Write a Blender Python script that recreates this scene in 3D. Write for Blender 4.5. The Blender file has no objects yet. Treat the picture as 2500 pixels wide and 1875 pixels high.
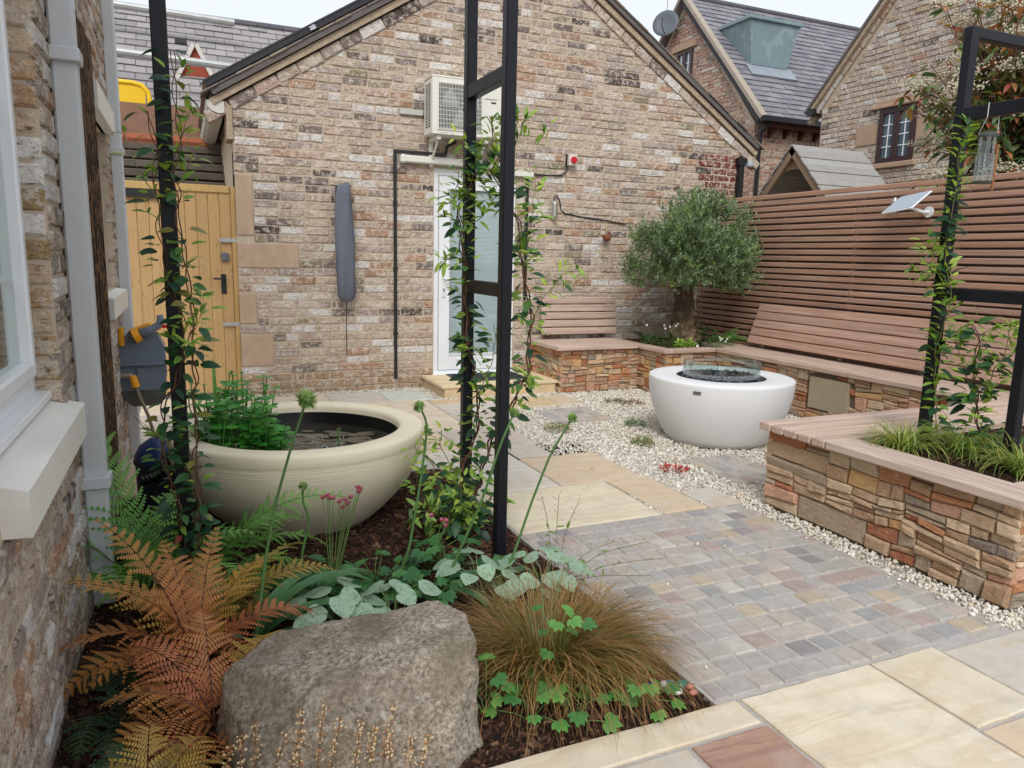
import bpy, math, random
import numpy as np
from mathutils import Matrix, Vector
random.seed(7); RNG = np.random.default_rng(11)
scene = bpy.context.scene
COL = scene.collection
# ---------------------------------------------------------------- camera
cam_d = bpy.data.cameras.new('camera'); cam = bpy.data.objects.new('camera', cam_d); COL.objects.link(cam)
YAW, PITCH, ROLL = .415335, .170496, .0230153
def cam_axes():
    cy, sy, cp, sp = math.cos(YAW), math.sin(YAW), math.cos(PITCH), math.sin(PITCH)
    f = Vector((sy*cp, cy*cp, -sp)); r = Vector((cy, -sy, 0)); u = r.cross(f)
    c, s = math.cos(ROLL), math.sin(ROLL)
    return c*r + s*u, -s*r + c*u, f
_r, _u, _f = cam_axes()
cam.matrix_world = Matrix(((_r.x, _u.x, -_f.x, 0), (_r.y, _u.y, -_f.y, 0), (_r.z, _u.z, -_f.z, 1.36), (0, 0, 0, 1)))
cam_d.sensor_width = 36; cam_d.lens = 36*1805.93/2500; cam_d.clip_start = .02; cam_d.clip_end = 500
scene.camera = cam
# ---------------------------------------------------------------- light
world = bpy.data.worlds.new('World'); scene.world = world; world.use_nodes = True
wn = world.node_tree; wn.nodes.clear()
sky = wn.nodes.new('ShaderNodeTexSky'); sky.sky_type = 'NISHITA'; sky.sun_disc = False
SUN_EL, SUN_AZ = math.radians(44), math.radians(205)      # azimuth clockwise from +Y
sky.sun_elevation = SUN_EL; sky.sun_rotation = SUN_AZ; sky.air_density = 1.4; sky.dust_density = 4.0; sky.ozone_density = 1.0
hs = wn.nodes.new('ShaderNodeHueSaturation'); hs.inputs['Saturation'].default_value = .22
mx = wn.nodes.new('ShaderNodeMix'); mx.data_type = 'RGBA'; mx.inputs[0].default_value = .55
mx.inputs[7].default_value = (9.1, 9.7, 10.6, 1)                 # even overcast cloud
bg = wn.nodes.new('ShaderNodeBackground'); bg.inputs['Strength'].default_value = .125
wo = wn.nodes.new('ShaderNodeOutputWorld')
wn.links.new(sky.outputs[0], hs.inputs['Color']); wn.links.new(hs.outputs[0], mx.inputs[6])
wn.links.new(mx.outputs[2], bg.inputs['Color']); wn.links.new(bg.outputs[0], wo.inputs['Surface'])
sd = bpy.data.lights.new('sun', 'SUN'); sd.energy = 1.5; sd.angle = math.radians(22); sd.color = (1, .985, .96)
sun = bpy.data.objects.new('sun', sd); COL.objects.link(sun)
_sv = Vector((math.sin(SUN_AZ)*math.cos(SUN_EL), math.cos(SUN_AZ)*math.cos(SUN_EL), math.sin(SUN_EL)))
sun.rotation_euler = _sv.to_track_quat('Z', 'Y').to_euler(); sun.location = (0, -3, 9)
vs = scene.view_settings; vs.view_transform = 'Standard'; vs.look = 'None'; vs.exposure = .1; vs.gamma = 1; vs.use_curve_mapping = False
scene.render.engine = 'CYCLES'; scene.cycles.max_bounces = 6; scene.cycles.transparent_max_bounces = 12
scene.cycles.use_denoising = True
# ---------------------------------------------------------------- helpers
def rgb(r, g, b, k=1.0):
    f = lambda c: (c/255/12.92 if c/255 <= .04045 else ((c/255+.055)/1.055)**2.4)*k
    return (f(r), f(g), f(b))
def jit(c, s=.1, h=.012):
    k = 1 + random.uniform(-s, s); h = min(h, .014)
    return tuple(max(.002, x*k*(1+random.uniform(-h, h))) for x in c)
def nz(x, y=0, z=0):
    from mathutils import noise
    return noise.noise(Vector((x, y, z)))

class NT:
    def __init__(s, name):
        s.m = bpy.data.materials.new(name); s.m.use_nodes = True; s.t = s.m.node_tree
        s.b = s.t.nodes['Principled BSDF']; s.out = s.t.nodes['Material Output']
    def n(s, typ, **kw):
        nd = s.t.nodes.new(typ)
        for k, v in kw.items():
            if k in nd.inputs.keys(): nd.inputs[k].default_value = v
            else: setattr(nd, k, v)
        return nd
    def l(s, a, b): s.t.links.new(a, b)
    def pos(s, sc=(1, 1, 1)):
        g = s.n('ShaderNodeNewGeometry'); mp = s.n('ShaderNodeMapping'); mp.inputs['Scale'].default_value = sc
        s.l(g.outputs['Position'], mp.inputs['Vector']); return mp.outputs[0]
    def noise(s, vec, scale, detail=4, rough=.6):
        nd = s.n('ShaderNodeTexNoise'); nd.inputs['Scale'].default_value = scale; nd.inputs['Detail'].default_value = detail; nd.inputs['Roughness'].default_value = rough
        s.l(vec, nd.inputs['Vector']); return nd.outputs['Fac']
    def ramp(s, fac, stops):
        r = s.n('ShaderNodeValToRGB'); e = r.color_ramp.elements
        while len(e) < len(stops): e.new(.5)
        for i, (p, c) in enumerate(stops): e[i].position = p; e[i].color = (*c, 1) if len(c) == 3 else c
        s.l(fac, r.inputs[0]); return r.outputs[0]
    def mix(s, fac, a, b, mode='MIX'):
        m = s.n('ShaderNodeMix'); m.data_type = 'RGBA'; m.blend_type = mode
        for v, i in ((fac, 0), (a, 6), (b, 7)):
            if isinstance(v, (int, float)): m.inputs[i].default_value = v
            elif isinstance(v, tuple): m.inputs[i].default_value = (*v, 1)
            else: s.l(v, m.inputs[i])
        return m.outputs[2]
    def attr(s, name='Col'):
        a = s.n('ShaderNodeAttribute'); a.attribute_name = name; return a
    def bump(s, h, strength=.3, dist=.01, prev=None):
        b = s.n('ShaderNodeBump'); b.inputs['Strength'].default_value = strength; b.inputs['Distance'].default_value = dist
        s.l(h, b.inputs['Height'])
        if prev is not None: s.l(prev, b.inputs['Normal'])
        return b.outputs[0]

MATS = {}
def M(name, col=None, rough=.7, spec=.4, mott=.18, ms=9., bump=.25, bs=60., bd=.006, metal=0., stretch=(1, 1, 1), coat=0., leaf=0., extra=None):
    """general procedural material: base colour (constant or 'Col' attribute) mottled by noise, with fine relief"""
    if name in MATS: return MATS[name]
    t = NT(name); p = t.pos(stretch)
    base = t.attr().outputs['Color'] if col is None else None
    n1 = t.noise(p, ms, 5)
    lo, hi = 1-mott, 1+mott
    f = t.ramp(n1, [(.25, (lo, lo, lo)), (.75, (hi, hi, hi))])
    c = t.mix(1.0, base if base is not None else tuple(col), f, 'MULTIPLY')
    if extra: c = extra(t, p, c)
    t.l(c, t.b.inputs['Base Color'])
    t.b.inputs['Roughness'].default_value = rough; t.b.inputs['Specular IOR Level'].default_value = spec; t.b.inputs['Metallic'].default_value = metal
    if coat: t.b.inputs['Coat Weight'].default_value = coat
    if bump:
        h = t.noise(p, bs, 6, .65); t.l(t.bump(h, bump, bd), t.b.inputs['Normal'])
    if leaf:
        tr = t.n('ShaderNodeBsdfTranslucent'); t.l(t.mix(1.0, c, (1.5, 1.7, .6), 'MULTIPLY'), tr.inputs['Color'])
        mxs = t.n('ShaderNodeMixShader'); mxs.inputs[0].default_value = leaf
        t.l(t.b.outputs[0], mxs.inputs[1]); t.l(tr.outputs[0], mxs.inputs[2]); t.l(mxs.outputs[0], t.out.inputs['Surface'])
    MATS[name] = t.m; return t.m

class MB:
    """collects shapes into one mesh"""
    def __init__(s): s.V = []; s.F = {}; s.C = []; s.n = 0
    def add(s, V, F, col=(.5, .5, .5)):
        V = np.asarray(V, float).reshape(-1, 3); k0 = s.n
        for f in F: s.F.setdefault(len(f), []).append(np.asarray(f)+k0)
        s.V.append(V); c = np.asarray(col, float); s.C.append(np.broadcast_to(c, (len(V), 3))); s.n += len(V)
    def inst(s, T, Fk, R, O, cols):
        """many copies: T (k,3) template, Fk (m,q) faces, R (N,3,3), O (N,3), cols (N,3) or (N,k,3)"""
        N, k = len(O), len(T)
        V = np.einsum('nij,kj->nki', R, T) + O[:, None, :]
        for f in (Fk if isinstance(Fk, list) else [Fk]):
            f = np.asarray(f); A = (f[None]+(np.arange(N)*k)[:, None, None]+s.n).reshape(-1, f.shape[1])
            s.F.setdefault(f.shape[1], []).extend(list(A) if len(A) < 1 else [A])
        s.V.append(V.reshape(-1, 3)); c = np.asarray(cols, float)
        if c.ndim == 2: c = np.repeat(c[:, None], k, 1)
        s.C.append(c.reshape(-1, 3)); s.n += N*k
    def box(s, a, b, col=(.5, .5, .5), R=None, o=None, bev=0):
        a = np.array(a, float); b = np.array(b, float); lo, hi = np.minimum(a, b), np.maximum(a, b)
        if bev:
            V = []; 
            for ax in range(3):
                for sx in (0, 1):
                    for sy in (0, 1):
                        for sz in (0, 1):
                            q = [(lo, hi)[t][i] for i, t in enumerate((sx, sy, sz))]
                            for i, t in enumerate((sx, sy, sz)):
                                if i != ax: q[i] += bev*(1 if t == 0 else -1)
                            V.append(q)
            V = np.array(V); idx = lambda ax, x, y, z: ax*8+x*4+y*2+z
            F = []
            for ax in range(3):
                for t in (0, 1):
                    u, v = [i for i in range(3) if i != ax]
                    L = []
                    for (p, q) in ((0, 0), (1, 0), (1, 1), (0, 1)):
                        c = [0, 0, 0]; c[ax] = t; c[u] = p; c[v] = q; L.append(idx(ax, *c))
                    flip = (t == 1) != (ax == 1)
                    F.append(L if flip else L[::-1])
            for ax in range(3):
                u, v = [i for i in range(3) if i != ax]
                for p in (0, 1):
                    for q in (0, 1):
                        c0 = [0, 0, 0]; c0[u] = p; c0[v] = q; c1 = list(c0); c1[ax] = 1
                        L = [idx(u, *c0), idx(u, *c1), idx(v, *c1), idx(v, *c0)]
                        F.append(L)
            for x in (0, 1):
                for y in (0, 1):
                    for z in (0, 1): F.append([idx(0, x, y, z), idx(1, x, y, z), idx(2, x, y, z)])
        else:
            V = np.array([[(lo, hi)[x][0], (lo, hi)[y][1], (lo, hi)[z][2]] for x in (0, 1) for y in (0, 1) for z in (0, 1)])
            F = [(0, 1, 3, 2), (4, 6, 7, 5), (0, 4, 5, 1), (2, 3, 7, 6), (0, 2, 6, 4), (1, 5, 7, 3)]
        if R is not None: V = V @ np.array(R).T
        if o is not None: V = V + np.array(o)
        s.add(V, F, col); return s
    def tube(s, P, r, n=8, col=(.5, .5, .5), cap=True):
        P = np.asarray(P, float); m = len(P); r = np.broadcast_to(np.asarray(r, float), (m,))
        T = np.gradient(P, axis=0); T /= np.linalg.norm(T, axis=1)[:, None]+1e-9
        a = np.array([0, 0, 1.]) if abs(T[0, 2]) < .9 else np.array([1., 0, 0])
        N = np.cross(T[0], a); N /= np.linalg.norm(N); V = []
        for i in range(m):
            N = N-T[i]*(N@T[i]); N /= np.linalg.norm(N)+1e-9; B = np.cross(T[i], N)
            for k in range(n):
                t = 2*math.pi*k/n; V.append(P[i]+r[i]*(math.cos(t)*N+math.sin(t)*B))
        F = [(i*n+k, i*n+(k+1) % n, (i+1)*n+(k+1) % n, (i+1)*n+k) for i in range(m-1) for k in range(n)]
        if cap: F += [tuple(range(n))[::-1], tuple((m-1)*n+k for k in range(n))]
        c = np.asarray(col, float)
        if c.ndim == 2: c = np.repeat(c, n, 0)
        s.add(V, F, c); return s
    def lathe(s, prof, n=64, o=(0, 0, 0), col=(.5, .5, .5), close=False):
        V = []; m = len(prof)
        for (r, z) in prof:
            for k in range(n):
                t = 2*math.pi*k/n; V.append((o[0]+r*math.cos(t), o[1]+r*math.sin(t), o[2]+z))
        F = [(i*n+k, i*n+(k+1) % n, (i+1)*n+(k+1) % n, (i+1)*n+k) for i in range(m-1) for k in range(n)]
        if close: F += [tuple(range(n))[::-1], tuple((m-1)*n+k for k in range(n))]
        s.add(V, F, col); return s
    def prism(s, poly, axis, a, b, col=(.5, .5, .5)):
        """polygon (list of 2D points in the two other axes, in order) swept from a to b along axis"""
        n = len(poly); u, v = [i for i in range(3) if i != axis]; V = []
        for t in (a, b):
            for p in poly:
                q = [0, 0, 0]; q[axis] = t; q[u] = p[0]; q[v] = p[1]; V.append(q)
        F = [tuple(range(n)), tuple(range(2*n-1, n-1, -1))]+[(i, n+i, n+(i+1) % n, (i+1) % n) for i in range(n)]
        s.add(V, F, col); return s
    def mesh(s, name, smooth=False):
        me = bpy.data.meshes.new(name)
        if s.n == 0: return me
        V = np.concatenate(s.V); C = np.concatenate(s.C); loops = []; starts = []; p = 0
        for k, L in s.F.items():
            A = np.concatenate([np.asarray(f).reshape(-1, k) for f in L]); m = len(A)
            loops.append(A.reshape(-1)); starts.append(p+np.arange(m)*k); p += m*k
        loops = np.concatenate(loops).astype(np.int32); starts = np.concatenate(starts).astype(np.int32)
        me.vertices.add(len(V)); me.vertices.foreach_set('co', V.astype(np.float32).ravel())
        me.loops.add(len(loops)); me.loops.foreach_set('vertex_index', loops)
        me.polygons.add(len(starts)); me.polygons.foreach_set('loop_start', starts)
        me.polygons.foreach_set('use_smooth', np.full(len(starts), bool(smooth)))
        a = me.color_attributes.new('Col', 'FLOAT_COLOR', 'POINT')
        a.data.foreach_set('color', np.c_[C, np.ones(len(C))].astype(np.float32).ravel())
        me.update(calc_edges=True); me.validate(); return me
    def obj(s, name, mat, parent=None, smooth=False, kind=None, label=None):
        return link(name, s.mesh(name, smooth), mat, parent, kind, label)
def link(name, me, mat=None, parent=None, kind=None, label=None):
    o = bpy.data.objects.new(name, me); COL.objects.link(o)
    if mat is not None and me is not None and len(me.materials) == 0: me.materials.append(mat)
    setp(o, parent)
    if kind: o['kind'] = kind
    if label: o['label'] = label
    return o
def setp(o, parent):
    if parent is not None:
        o.parent = parent
        if parent.type == 'EMPTY': o.matrix_parent_inverse = Matrix.Translation(-parent.location)
def thing(name, loc, label, cat, group=None):
    o = bpy.data.objects.new(name, None); COL.objects.link(o); o.location = loc; o.empty_display_size = .05
    return tag(o, label, cat, group)
def tag(o, label, cat, group=None):
    o['label'] = label; o['category'] = cat
    if group: o['group'] = group
    return o
def fix(me):
    import bmesh
    bm = bmesh.new(); bm.from_mesh(me); bmesh.ops.recalc_face_normals(bm, faces=bm.faces); bm.to_mesh(me); bm.free()
def rotm(fwd, up=(0, 0, 1)):
    """columns: x = across, y = along fwd, z = normal"""
    f = np.asarray(fwd, float); f = f/np.linalg.norm(f); u = np.asarray(up, float)
    x = np.cross(f, u); nx = np.linalg.norm(x)
    if nx < 1e-4: x = np.cross(f, (1, 0, .1)); nx = np.linalg.norm(x)
    x /= nx; z = np.cross(x, f); return np.stack([x, f, z], 1)
# ---------------------------------------------------------------- masonry helpers
class Frame:
    def __init__(s, O, U, N): s.O = np.array(O, float); s.U = np.array(U, float); s.N = np.array(N, float); s.Z = np.array([0, 0, 1.])
    def w(s, P): P = np.asarray(P, float); return s.O+P[:, :1]*s.U+P[:, 1:2]*s.Z+P[:, 2:3]*s.N
    def flip(s): return float(np.cross(s.U, s.Z) @ s.N) < 0
def piece(c, prd=.004, bev=.006, rough=.003, back=-.03):
    """rough-faced block: c = 4 corners (u,v) BL BR TR TL; 16 verts"""
    c = np.asarray(c, float); V = []
    for p in c: V.append((*p, back))
    for p in c: V.append((p[0], p[1], prd-bev))
    m = c.mean(0); d = np.array([bev, bev])
    q = [p+np.clip(m-p, -d, d) for p in c]
    for t in (0, 1):
        a, b = (q[0], q[1]) if t == 0 else (q[3], q[2])
        for k in range(4):
            p = a+(b-a)*(k/3+(random.uniform(-.08, .08) if 0 < k < 3 else 0))
            V.append((p[0], p[1]+random.uniform(-1, 1)*rough*.6, prd+random.uniform(-1, .6)*rough))
    F = [(0, 1, 5, 4), (1, 2, 6, 5), (2, 3, 7, 6), (3, 0, 4, 7),
         (4, 5, 11, 10, 9, 8), (5, 6, 15, 11), (6, 7, 12, 13, 14, 15), (7, 4, 8, 12), (8, 9, 13, 12), (9, 10, 14, 13), (10, 11, 15, 14)]
    return V, F
def put_pieces(fr, items, name, mat, parent, keep, restname):
    """items: (V,F,col); the `keep` nearest to the camera become objects, the rest one mesh"""
    L = []
    for V, F, c in items:
        P = fr.w(V)
        if fr.flip(): F = [f[::-1] for f in F]
        L.append((float(np.linalg.norm(P.mean(0)-np.array([0, 0, 1.36]))), P, F, c))
    L.sort(key=lambda t: t[0]); rest = MB()
    for i, (d, P, F, c) in enumerate(L):
        if i < keep:
            o = P.mean(0); b = MB(); b.add(P-o, F, c); ob = b.obj(name, mat, parent); ob.location = o
            if parent is not None and parent.type == 'EMPTY': ob.matrix_parent_inverse = Matrix.Translation(-parent.location)
        else: rest.add(P, F, c)
    if rest.n: rest.obj(restname, mat, parent, kind='stuff')
def pick(pal):
    w = random.random()*sum(p[0] for p in pal)
    for p in pal:
        w -= p[0]
        if w <= 0: return jit(p[1], p[2] if len(p) > 2 else .12, .04)
    return pal[-1][1]
def bricks(intervals, v0, v1, ch, bl, joint=.011, pal=None, seed=1, prd=(.0, .006), rough=.003, bev=.006, header=.14, special=None):
    random.seed(seed); out = []; row = 0; v = v0
    while v < v1-.01:
        vt = v+ch-joint; iv = intervals(v+ch/2)
        for (a, b) in iv:
            u = a-((row % 2)*.5+random.uniform(-.04, .04))*bl
            while u < b:
                n = bl
                if random.random() < header: n = bl*.5
                n *= random.uniform(.97, 1.03)
                x0, x1 = max(u, a), min(u+n-joint, b); u += n
                if x1-x0 < .03: continue
                j = lambda s=.0025: random.uniform(-s, s)
                c = [(x0+j(), v+j()), (x1+j(), v+j()), (x1+j(), vt+j()), (x0+j(), vt+j())]
                col = special(.5*(x0+x1), v, row) if special else None
                if special and col is False: continue
                V, F = piece(c, random.uniform(*prd), bev, rough)
                out.append((V, F, col or pick(pal)))
        v += ch; row += 1
    return out
PAL_BUFF = [(32, rgb(200, 180, 158), .11), (20, rgb(194, 168, 150), .11), (18, rgb(182, 164, 153), .12), (9, rgb(134, 120, 114), .18), (12, rgb(226, 221, 216), .05),
            (7, rgb(186, 146, 116), .14), (3, rgb(156, 145, 116), .14), (3.5, rgb(92, 82, 80), .22), (7, rgb(212, 194, 178), .07)]
PAL_LEFT = [(30, rgb(194, 174, 152), .11), (20, rgb(184, 162, 144), .11), (14, rgb(168, 152, 142), .12), (15, rgb(222, 217, 213), .05), (9, rgb(186, 144, 110), .14), (8, rgb(160, 140, 106), .14), (5, rgb(120, 106, 100), .18)]
PAL_RED = [(40, rgb(168, 120, 102), .1), (16, rgb(184, 138, 114), .09), (18, rgb(148, 110, 98), .12), (16, rgb(190, 162, 140), .09), (8, rgb(124, 104, 96), .15), (5, rgb(206, 194, 184), .06)]
PAL_STONE = [(24, rgb(194, 166, 136), .1), (18, rgb(178, 146, 116), .11), (12, rgb(184, 130, 94), .11), (8, rgb(172, 112, 82), .1), (11, rgb(176, 158, 134), .1), (4, rgb(150, 136, 120), .1), (14, rgb(208, 184, 154), .07), (2, rgb(132, 121, 114), .1), (6, rgb(200, 160, 110), .1), (8, rgb(198, 154, 130), .08)]
def greyed(pal, k=.22, g=.95):
    return [(w, tuple((x*(1-k)+k*(.3*c[0]+.6*c[1]+.1*c[2]))*g for x in c), *r) for w, c, *r in pal]
PAL_BUFF, PAL_LEFT, PAL_RED = greyed(PAL_BUFF, .12, .96), greyed(PAL_LEFT, .14, .9), greyed(PAL_RED, .08, 1)
def brick_extra(t, p, c):
    # lime bloom, brown patches and fine pores; dark streaks paint in crease shade
    a = t.noise(p, 17, 7, .75); w = t.ramp(a, [(.49, (0, 0, 0)), (.57, (1, 1, 1))])
    c = t.mix(t.mix(1.0, w, (.7, .7, .7), 'MULTIPLY'), c, rgb(220, 209, 196))
    e = t.noise(p, 30, 5, .7); m = t.ramp(e, [(.36, (1, 1, 1)), (.44, (0, 0, 0))])
    c = t.mix(t.mix(1.0, m, (.5, .5, .5), 'MULTIPLY'), c, rgb(164, 130, 108))
    b = t.noise(t.pos((7, 7, 20)), 4.2, 8, .8); k = t.ramp(b, [(.55, (0, 0, 0)), (.60, (1, 1, 1))])
    c = t.mix(t.mix(1.0, k, (.85, .85, .85), 'MULTIPLY'), c, rgb(98, 80, 70))
    d = t.noise(p, 240, 3, .6); q = t.ramp(d, [(.55, (1, 1, 1)), (.72, (.62, .6, .58))])
    return t.mix(1.0, c, q, 'MULTIPLY')
BRICK = M('weathered_brick', None, .9, .15, .12, 30, 1.0, 34, .022, extra=brick_extra)
MORTAR = M('lime_mortar', rgb(190, 174, 154), .95, .1, .14, 14, .6, 120, .006)
def stone_extra(t, p, c):
    a = t.noise(t.pos((1, 1, 3)), 14, 6, .7); w = t.ramp(a, [(.5, (0, 0, 0)), (.7, (1, 1, 1))])
    c = t.mix(t.mix(1.0, w, (.4, .4, .4), 'MULTIPLY'), c, rgb(180, 132, 94))
    b = t.noise(p, 22, 5, .7); k = t.ramp(b, [(.56, (0, 0, 0)), (.72, (1, 1, 1))])
    return t.mix(t.mix(1.0, k, (.45, .45, .45), 'MULTIPLY'), c, rgb(206, 196, 178))
STONE = M('split_stone', None, .88, .2, .18, 26, .9, 38, .014, stretch=(1, 1, 2), extra=stone_extra)
DARKJOINT = M('dark_joint', rgb(116, 103, 88), .95, .1, .2, 20, .5, 90)
def slab_extra(t, p, c):
    w = t.n('ShaderNodeTexNoise'); w.inputs['Scale'].default_value = 2.6; w.inputs['Detail'].default_value = 5; w.inputs['Distortion'].default_value = 1.6
    t.l(t.pos((.5, 2.6, 1)), w.inputs['Vector'])
    k = t.ramp(w.outputs['Fac'], [(.46, (0, 0, 0)), (.6, (.4, .4, .4)), (.63, (0, 0, 0)), (.76, (.4, .4, .4))])
    c = t.mix(k, c, rgb(194, 168, 136)); g = t.noise(p, 5, 4); q = t.ramp(g, [(.5, (0, 0, 0)), (.75, (.5, .5, .5))])
    c = t.mix(q, c, rgb(194, 190, 184)); d = t.noise(p, 150, 3, .7); c = t.mix(1.0, c, t.ramp(d, [(.6, (1, 1, 1)), (.75, (.72, .7, .66))]), 'MULTIPLY'); e = t.noise(p, 11, 6, .7)
    return t.mix(1.0, c, t.ramp(e, [(.35, (.9, .885, .86)), (.55, (1, 1, 1))]), 'MULTIPLY')
SLAB = M('riven_sandstone', None, .8, .3, .06, 7, .25, 26, .006, extra=slab_extra)
SETT = M('sandstone_sett', None, .85, .25, .14, 24, .5, 60, .006)
GROUT = M('pale_grout', rgb(176, 170, 164), .95, .1, .15, 30, .4, 150)
def wood(name, st): return M(name, None, .6, .3, .07, 3, .3, 1.0, .004, stretch=st, extra=lambda t, p, c: t.mix(t.ramp(t.noise(p, 1.2, 6, .65), [(.42, (0, 0, 0)), (.66, (.6, .6, .6))]), t.mix(t.ramp(t.noise(t.pos(tuple(x*.12 for x in st)), 1.6, 4, .6), [(.35, (0, 0, 0)), (.7, (.3, .3, .3))]), c, rgb(206, 190, 178)), rgb(130, 100, 82)))
HARDWOOD = wood('oiled_hardwood_along_y', (55, 1.6, 55)); HARDWOOD_X = wood('oiled_hardwood_along_x', (1.6, 55, 55))
STEEL = M('black_powder_coat', (.009, .010, .014), .42, .3, .1, 40, .12, 500, .001)
WHITEPVC = M('white_plastic', (.78, .80, .82), .3, .5, .02, 3, 0)
# ---------------------------------------------------------------- ground
b = MB(); b.add([(-120, -120, -.09), (120, -120, -.09), (120, 160, -.09), (-120, 160, -.09)], [(0, 1, 2, 3)])
g = b.obj('ground', M('dull_soil', rgb(128, 116, 100), .95, .1, .2, 2, .3, 20)); g['kind'] = 'structure'
# patio bedding seen in the joints
PAV = MB()
for (x0, y0, x1, y1) in ((-.6, .3, 4.2, 1.66), (1.455, 3.18, 2.84, 4.8), (1.455, 1.66, 2.84, 3.179), (-.41, 4.45, 2.64, 7.21), (2.64, 6.03, 3.44, 6.56), (2.62, 3.17, 2.9, 3.5), (-.41, 7.21, .45, 8.2)):
    PAV.box((x0, y0, -.05), (x1, y1, -.009 if (y0, y1) != (1.66, 3.179) else -.005))
pav = PAV.obj('pavement', GROUT); pav['kind'] = 'structure'
CREAM, PEACH, GREYC, ORNG, WHT, RED = rgb(218, 206, 182), rgb(208, 188, 163), rgb(197, 190, 178), rgb(206, 183, 146), rgb(210, 205, 194), rgb(156, 120, 108)
SL = [(-.45, 1.54, .55, 1.66, CREAM), (.565, 1.54, 1.525, 1.66, CREAM), (-.45, .8, .42, 1.525, PEACH), (.435, .8, 1.24, 1.525, GREYC), (1.255, 1.05, 1.53, 1.522, RED), (1.255, .6, 1.53, 1.035, RED), (1.545, .9, 2.10, 1.655, CREAM),
      (2.115, 1.275, 2.42, 1.655, CREAM), (2.115, .7, 2.42, 1.26, PEACH), (2.435, .95, 3.0, 1.62, GREYC), (3.015, .9, 3.6, 1.62, CREAM), (3.615, .9, 4.15, 1.62, PEACH),
      (1.465, 3.19, 2.32, 3.82, CREAM), (2.335, 3.19, 2.635, 3.82, PEACH), (2.648, 3.19, 2.885, 3.49, GREYC), (1.465, 3.835, 2.02, 4.785, WHT), (2.035, 3.835, 2.61, 4.455, PEACH), (2.035, 4.47, 2.305, 4.785, GREYC),
      (1.21, 4.8, 1.74, 5.4, PEACH), (1.755, 4.8, 2.335, 5.4, rgb(198, 188, 176)), (1.21, 5.415, 2.03, 6.045, CREAM), (2.045, 5.415, 2.635, 6.045, GREYC),
      (1.21, 6.06, 2.035, 6.675, CREAM), (2.05, 6.06, 2.66, 6.40, WHT), (2.05, 6.415, 2.66, 6.6, ORNG), (2.67, 6.06, 3.19, 6.53, ORNG), (3.2, 6.06, 3.425, 6.53, PEACH),
      (.58, 6.69, 1.18, 7.2, CREAM), (1.19, 6.69, 1.70, 7.2, GREYC), (1.71, 6.69, 2.12, 7.2, rgb(196, 204, 198)), (-.40, 6.69, .565, 7.33, CREAM)]
for yy in ((4.46, 5.08), (5.09, 5.7), (5.715, 6.3), (6.315, 6.675)):
    for xx in ((-.39, .2), (.215, .78), (.795, 1.195)): SL.append((xx[0], yy[0], xx[1], yy[1], random.choice((CREAM, PEACH, GREYC))))
for (x0, y0, x1, y1, c) in SL:
    b = MB(); z = random.uniform(-.002, .002); n = 7; E = []
    for k in range(n): E.append((x0+(x1-x0)*k/n, y0+random.uniform(-.003, .003)))
    for k in range(n): E.append((x1+random.uniform(-.003, .003), y0+(y1-y0)*k/n))
    for k in range(n): E.append((x1-(x1-x0)*k/n, y1+random.uniform(-.003, .003)))
    for k in range(n): E.append((x0+random.uniform(-.003, .003), y1-(y1-y0)*k/n))
    m = len(E); cx, cy = (x0+x1)/2, (y0+y1)/2
    ins = lambda p, d: (p[0]+(d if p[0] < cx else -d)*(abs(p[0]-cx) > .42*(x1-x0)), p[1]+(d if p[1] < cy else -d)*(abs(p[1]-cy) > .42*(y1-y0)))
    V = [(*p, -.03) for p in E]+[(*p, z-.004) for p in E]+[(*ins(p, .006), z) for p in E]
    F = [(i, (i+1) % m, m+(i+1) % m, m+i) for i in range(m)]+[(m+i, m+(i+1) % m, 2*m+(i+1) % m, 2*m+i) for i in range(m)]+[tuple(range(2*m, 3*m))]
    b.add(V, F, jit(c, .05, .02)); b.obj('paving_slab', SLAB, pav)
# setts
PAL_SETT = [(34, rgb(168, 163, 157), .06), (18, rgb(172, 163, 154), .06), (16, rgb(160, 154, 149), .06), (12, rgb(178, 168, 157), .05), (8, rgb(166, 150, 142), .06), (4, rgb(178, 164, 144), .05), (5, rgb(154, 153, 151), .06), (3, rgb(184, 179, 171), .04), (3, rgb(144, 138, 137), .06)]
def sett_field(x0, y0, x1, y1, px, py, parent, stag=True, name='sett'):
    ny = max(1, round((y1-y0)/py)); py = (y1-y0)/ny
    for j in range(ny):
        u = x0-(random.uniform(0, px) if stag else 0)
        while u < x1-.01:
            w = px*(random.uniform(.86, 1.16) if stag else 1); a, b_ = max(u, x0)+.005, min(u+w, x1)-.005; u += w
            if b_-a < .025: continue
            q = lambda s=.004: random.uniform(-s, s)
            c = [(a+q(), y0+j*py+.005+q()), (b_+q(), y0+j*py+.005+q()), (b_+q(), y0+(j+1)*py-.005+q()), (a+q(), y0+(j+1)*py-.005+q())]
            V, F = piece(c, random.uniform(-.001, .003), .006, .0012, -.03)
            V = [(p[0], p[1], p[2]) for p in V]; mb = MB(); mb.add(V, F, pick(PAL_SETT)); mb.obj(name, SETT, parent)
sett_field(1.462, 1.672, 2.838, 3.178, .104, .1, pav)
for (x0, y0, x1, y1) in ((2.8, 5.31, 3.335, 5.9), (3.095, 3.49, 3.55, 4.08)):
    p0 = MB().box((x0, y0, -.045), (x1, y1, -.006)).obj('sett_pad', GROUT)
    tag(p0, 'square pad of grey setts in white gravel %s' % ('in front of the door step' if y0 > 5 else 'beside the fire bowl and front planter'), 'paving pad', 'sett pads in the gravel')
    sett_field(x0, y0, x1, y1, (x1-x0)/5, (y1-y0)/5, p0, False)
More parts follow.
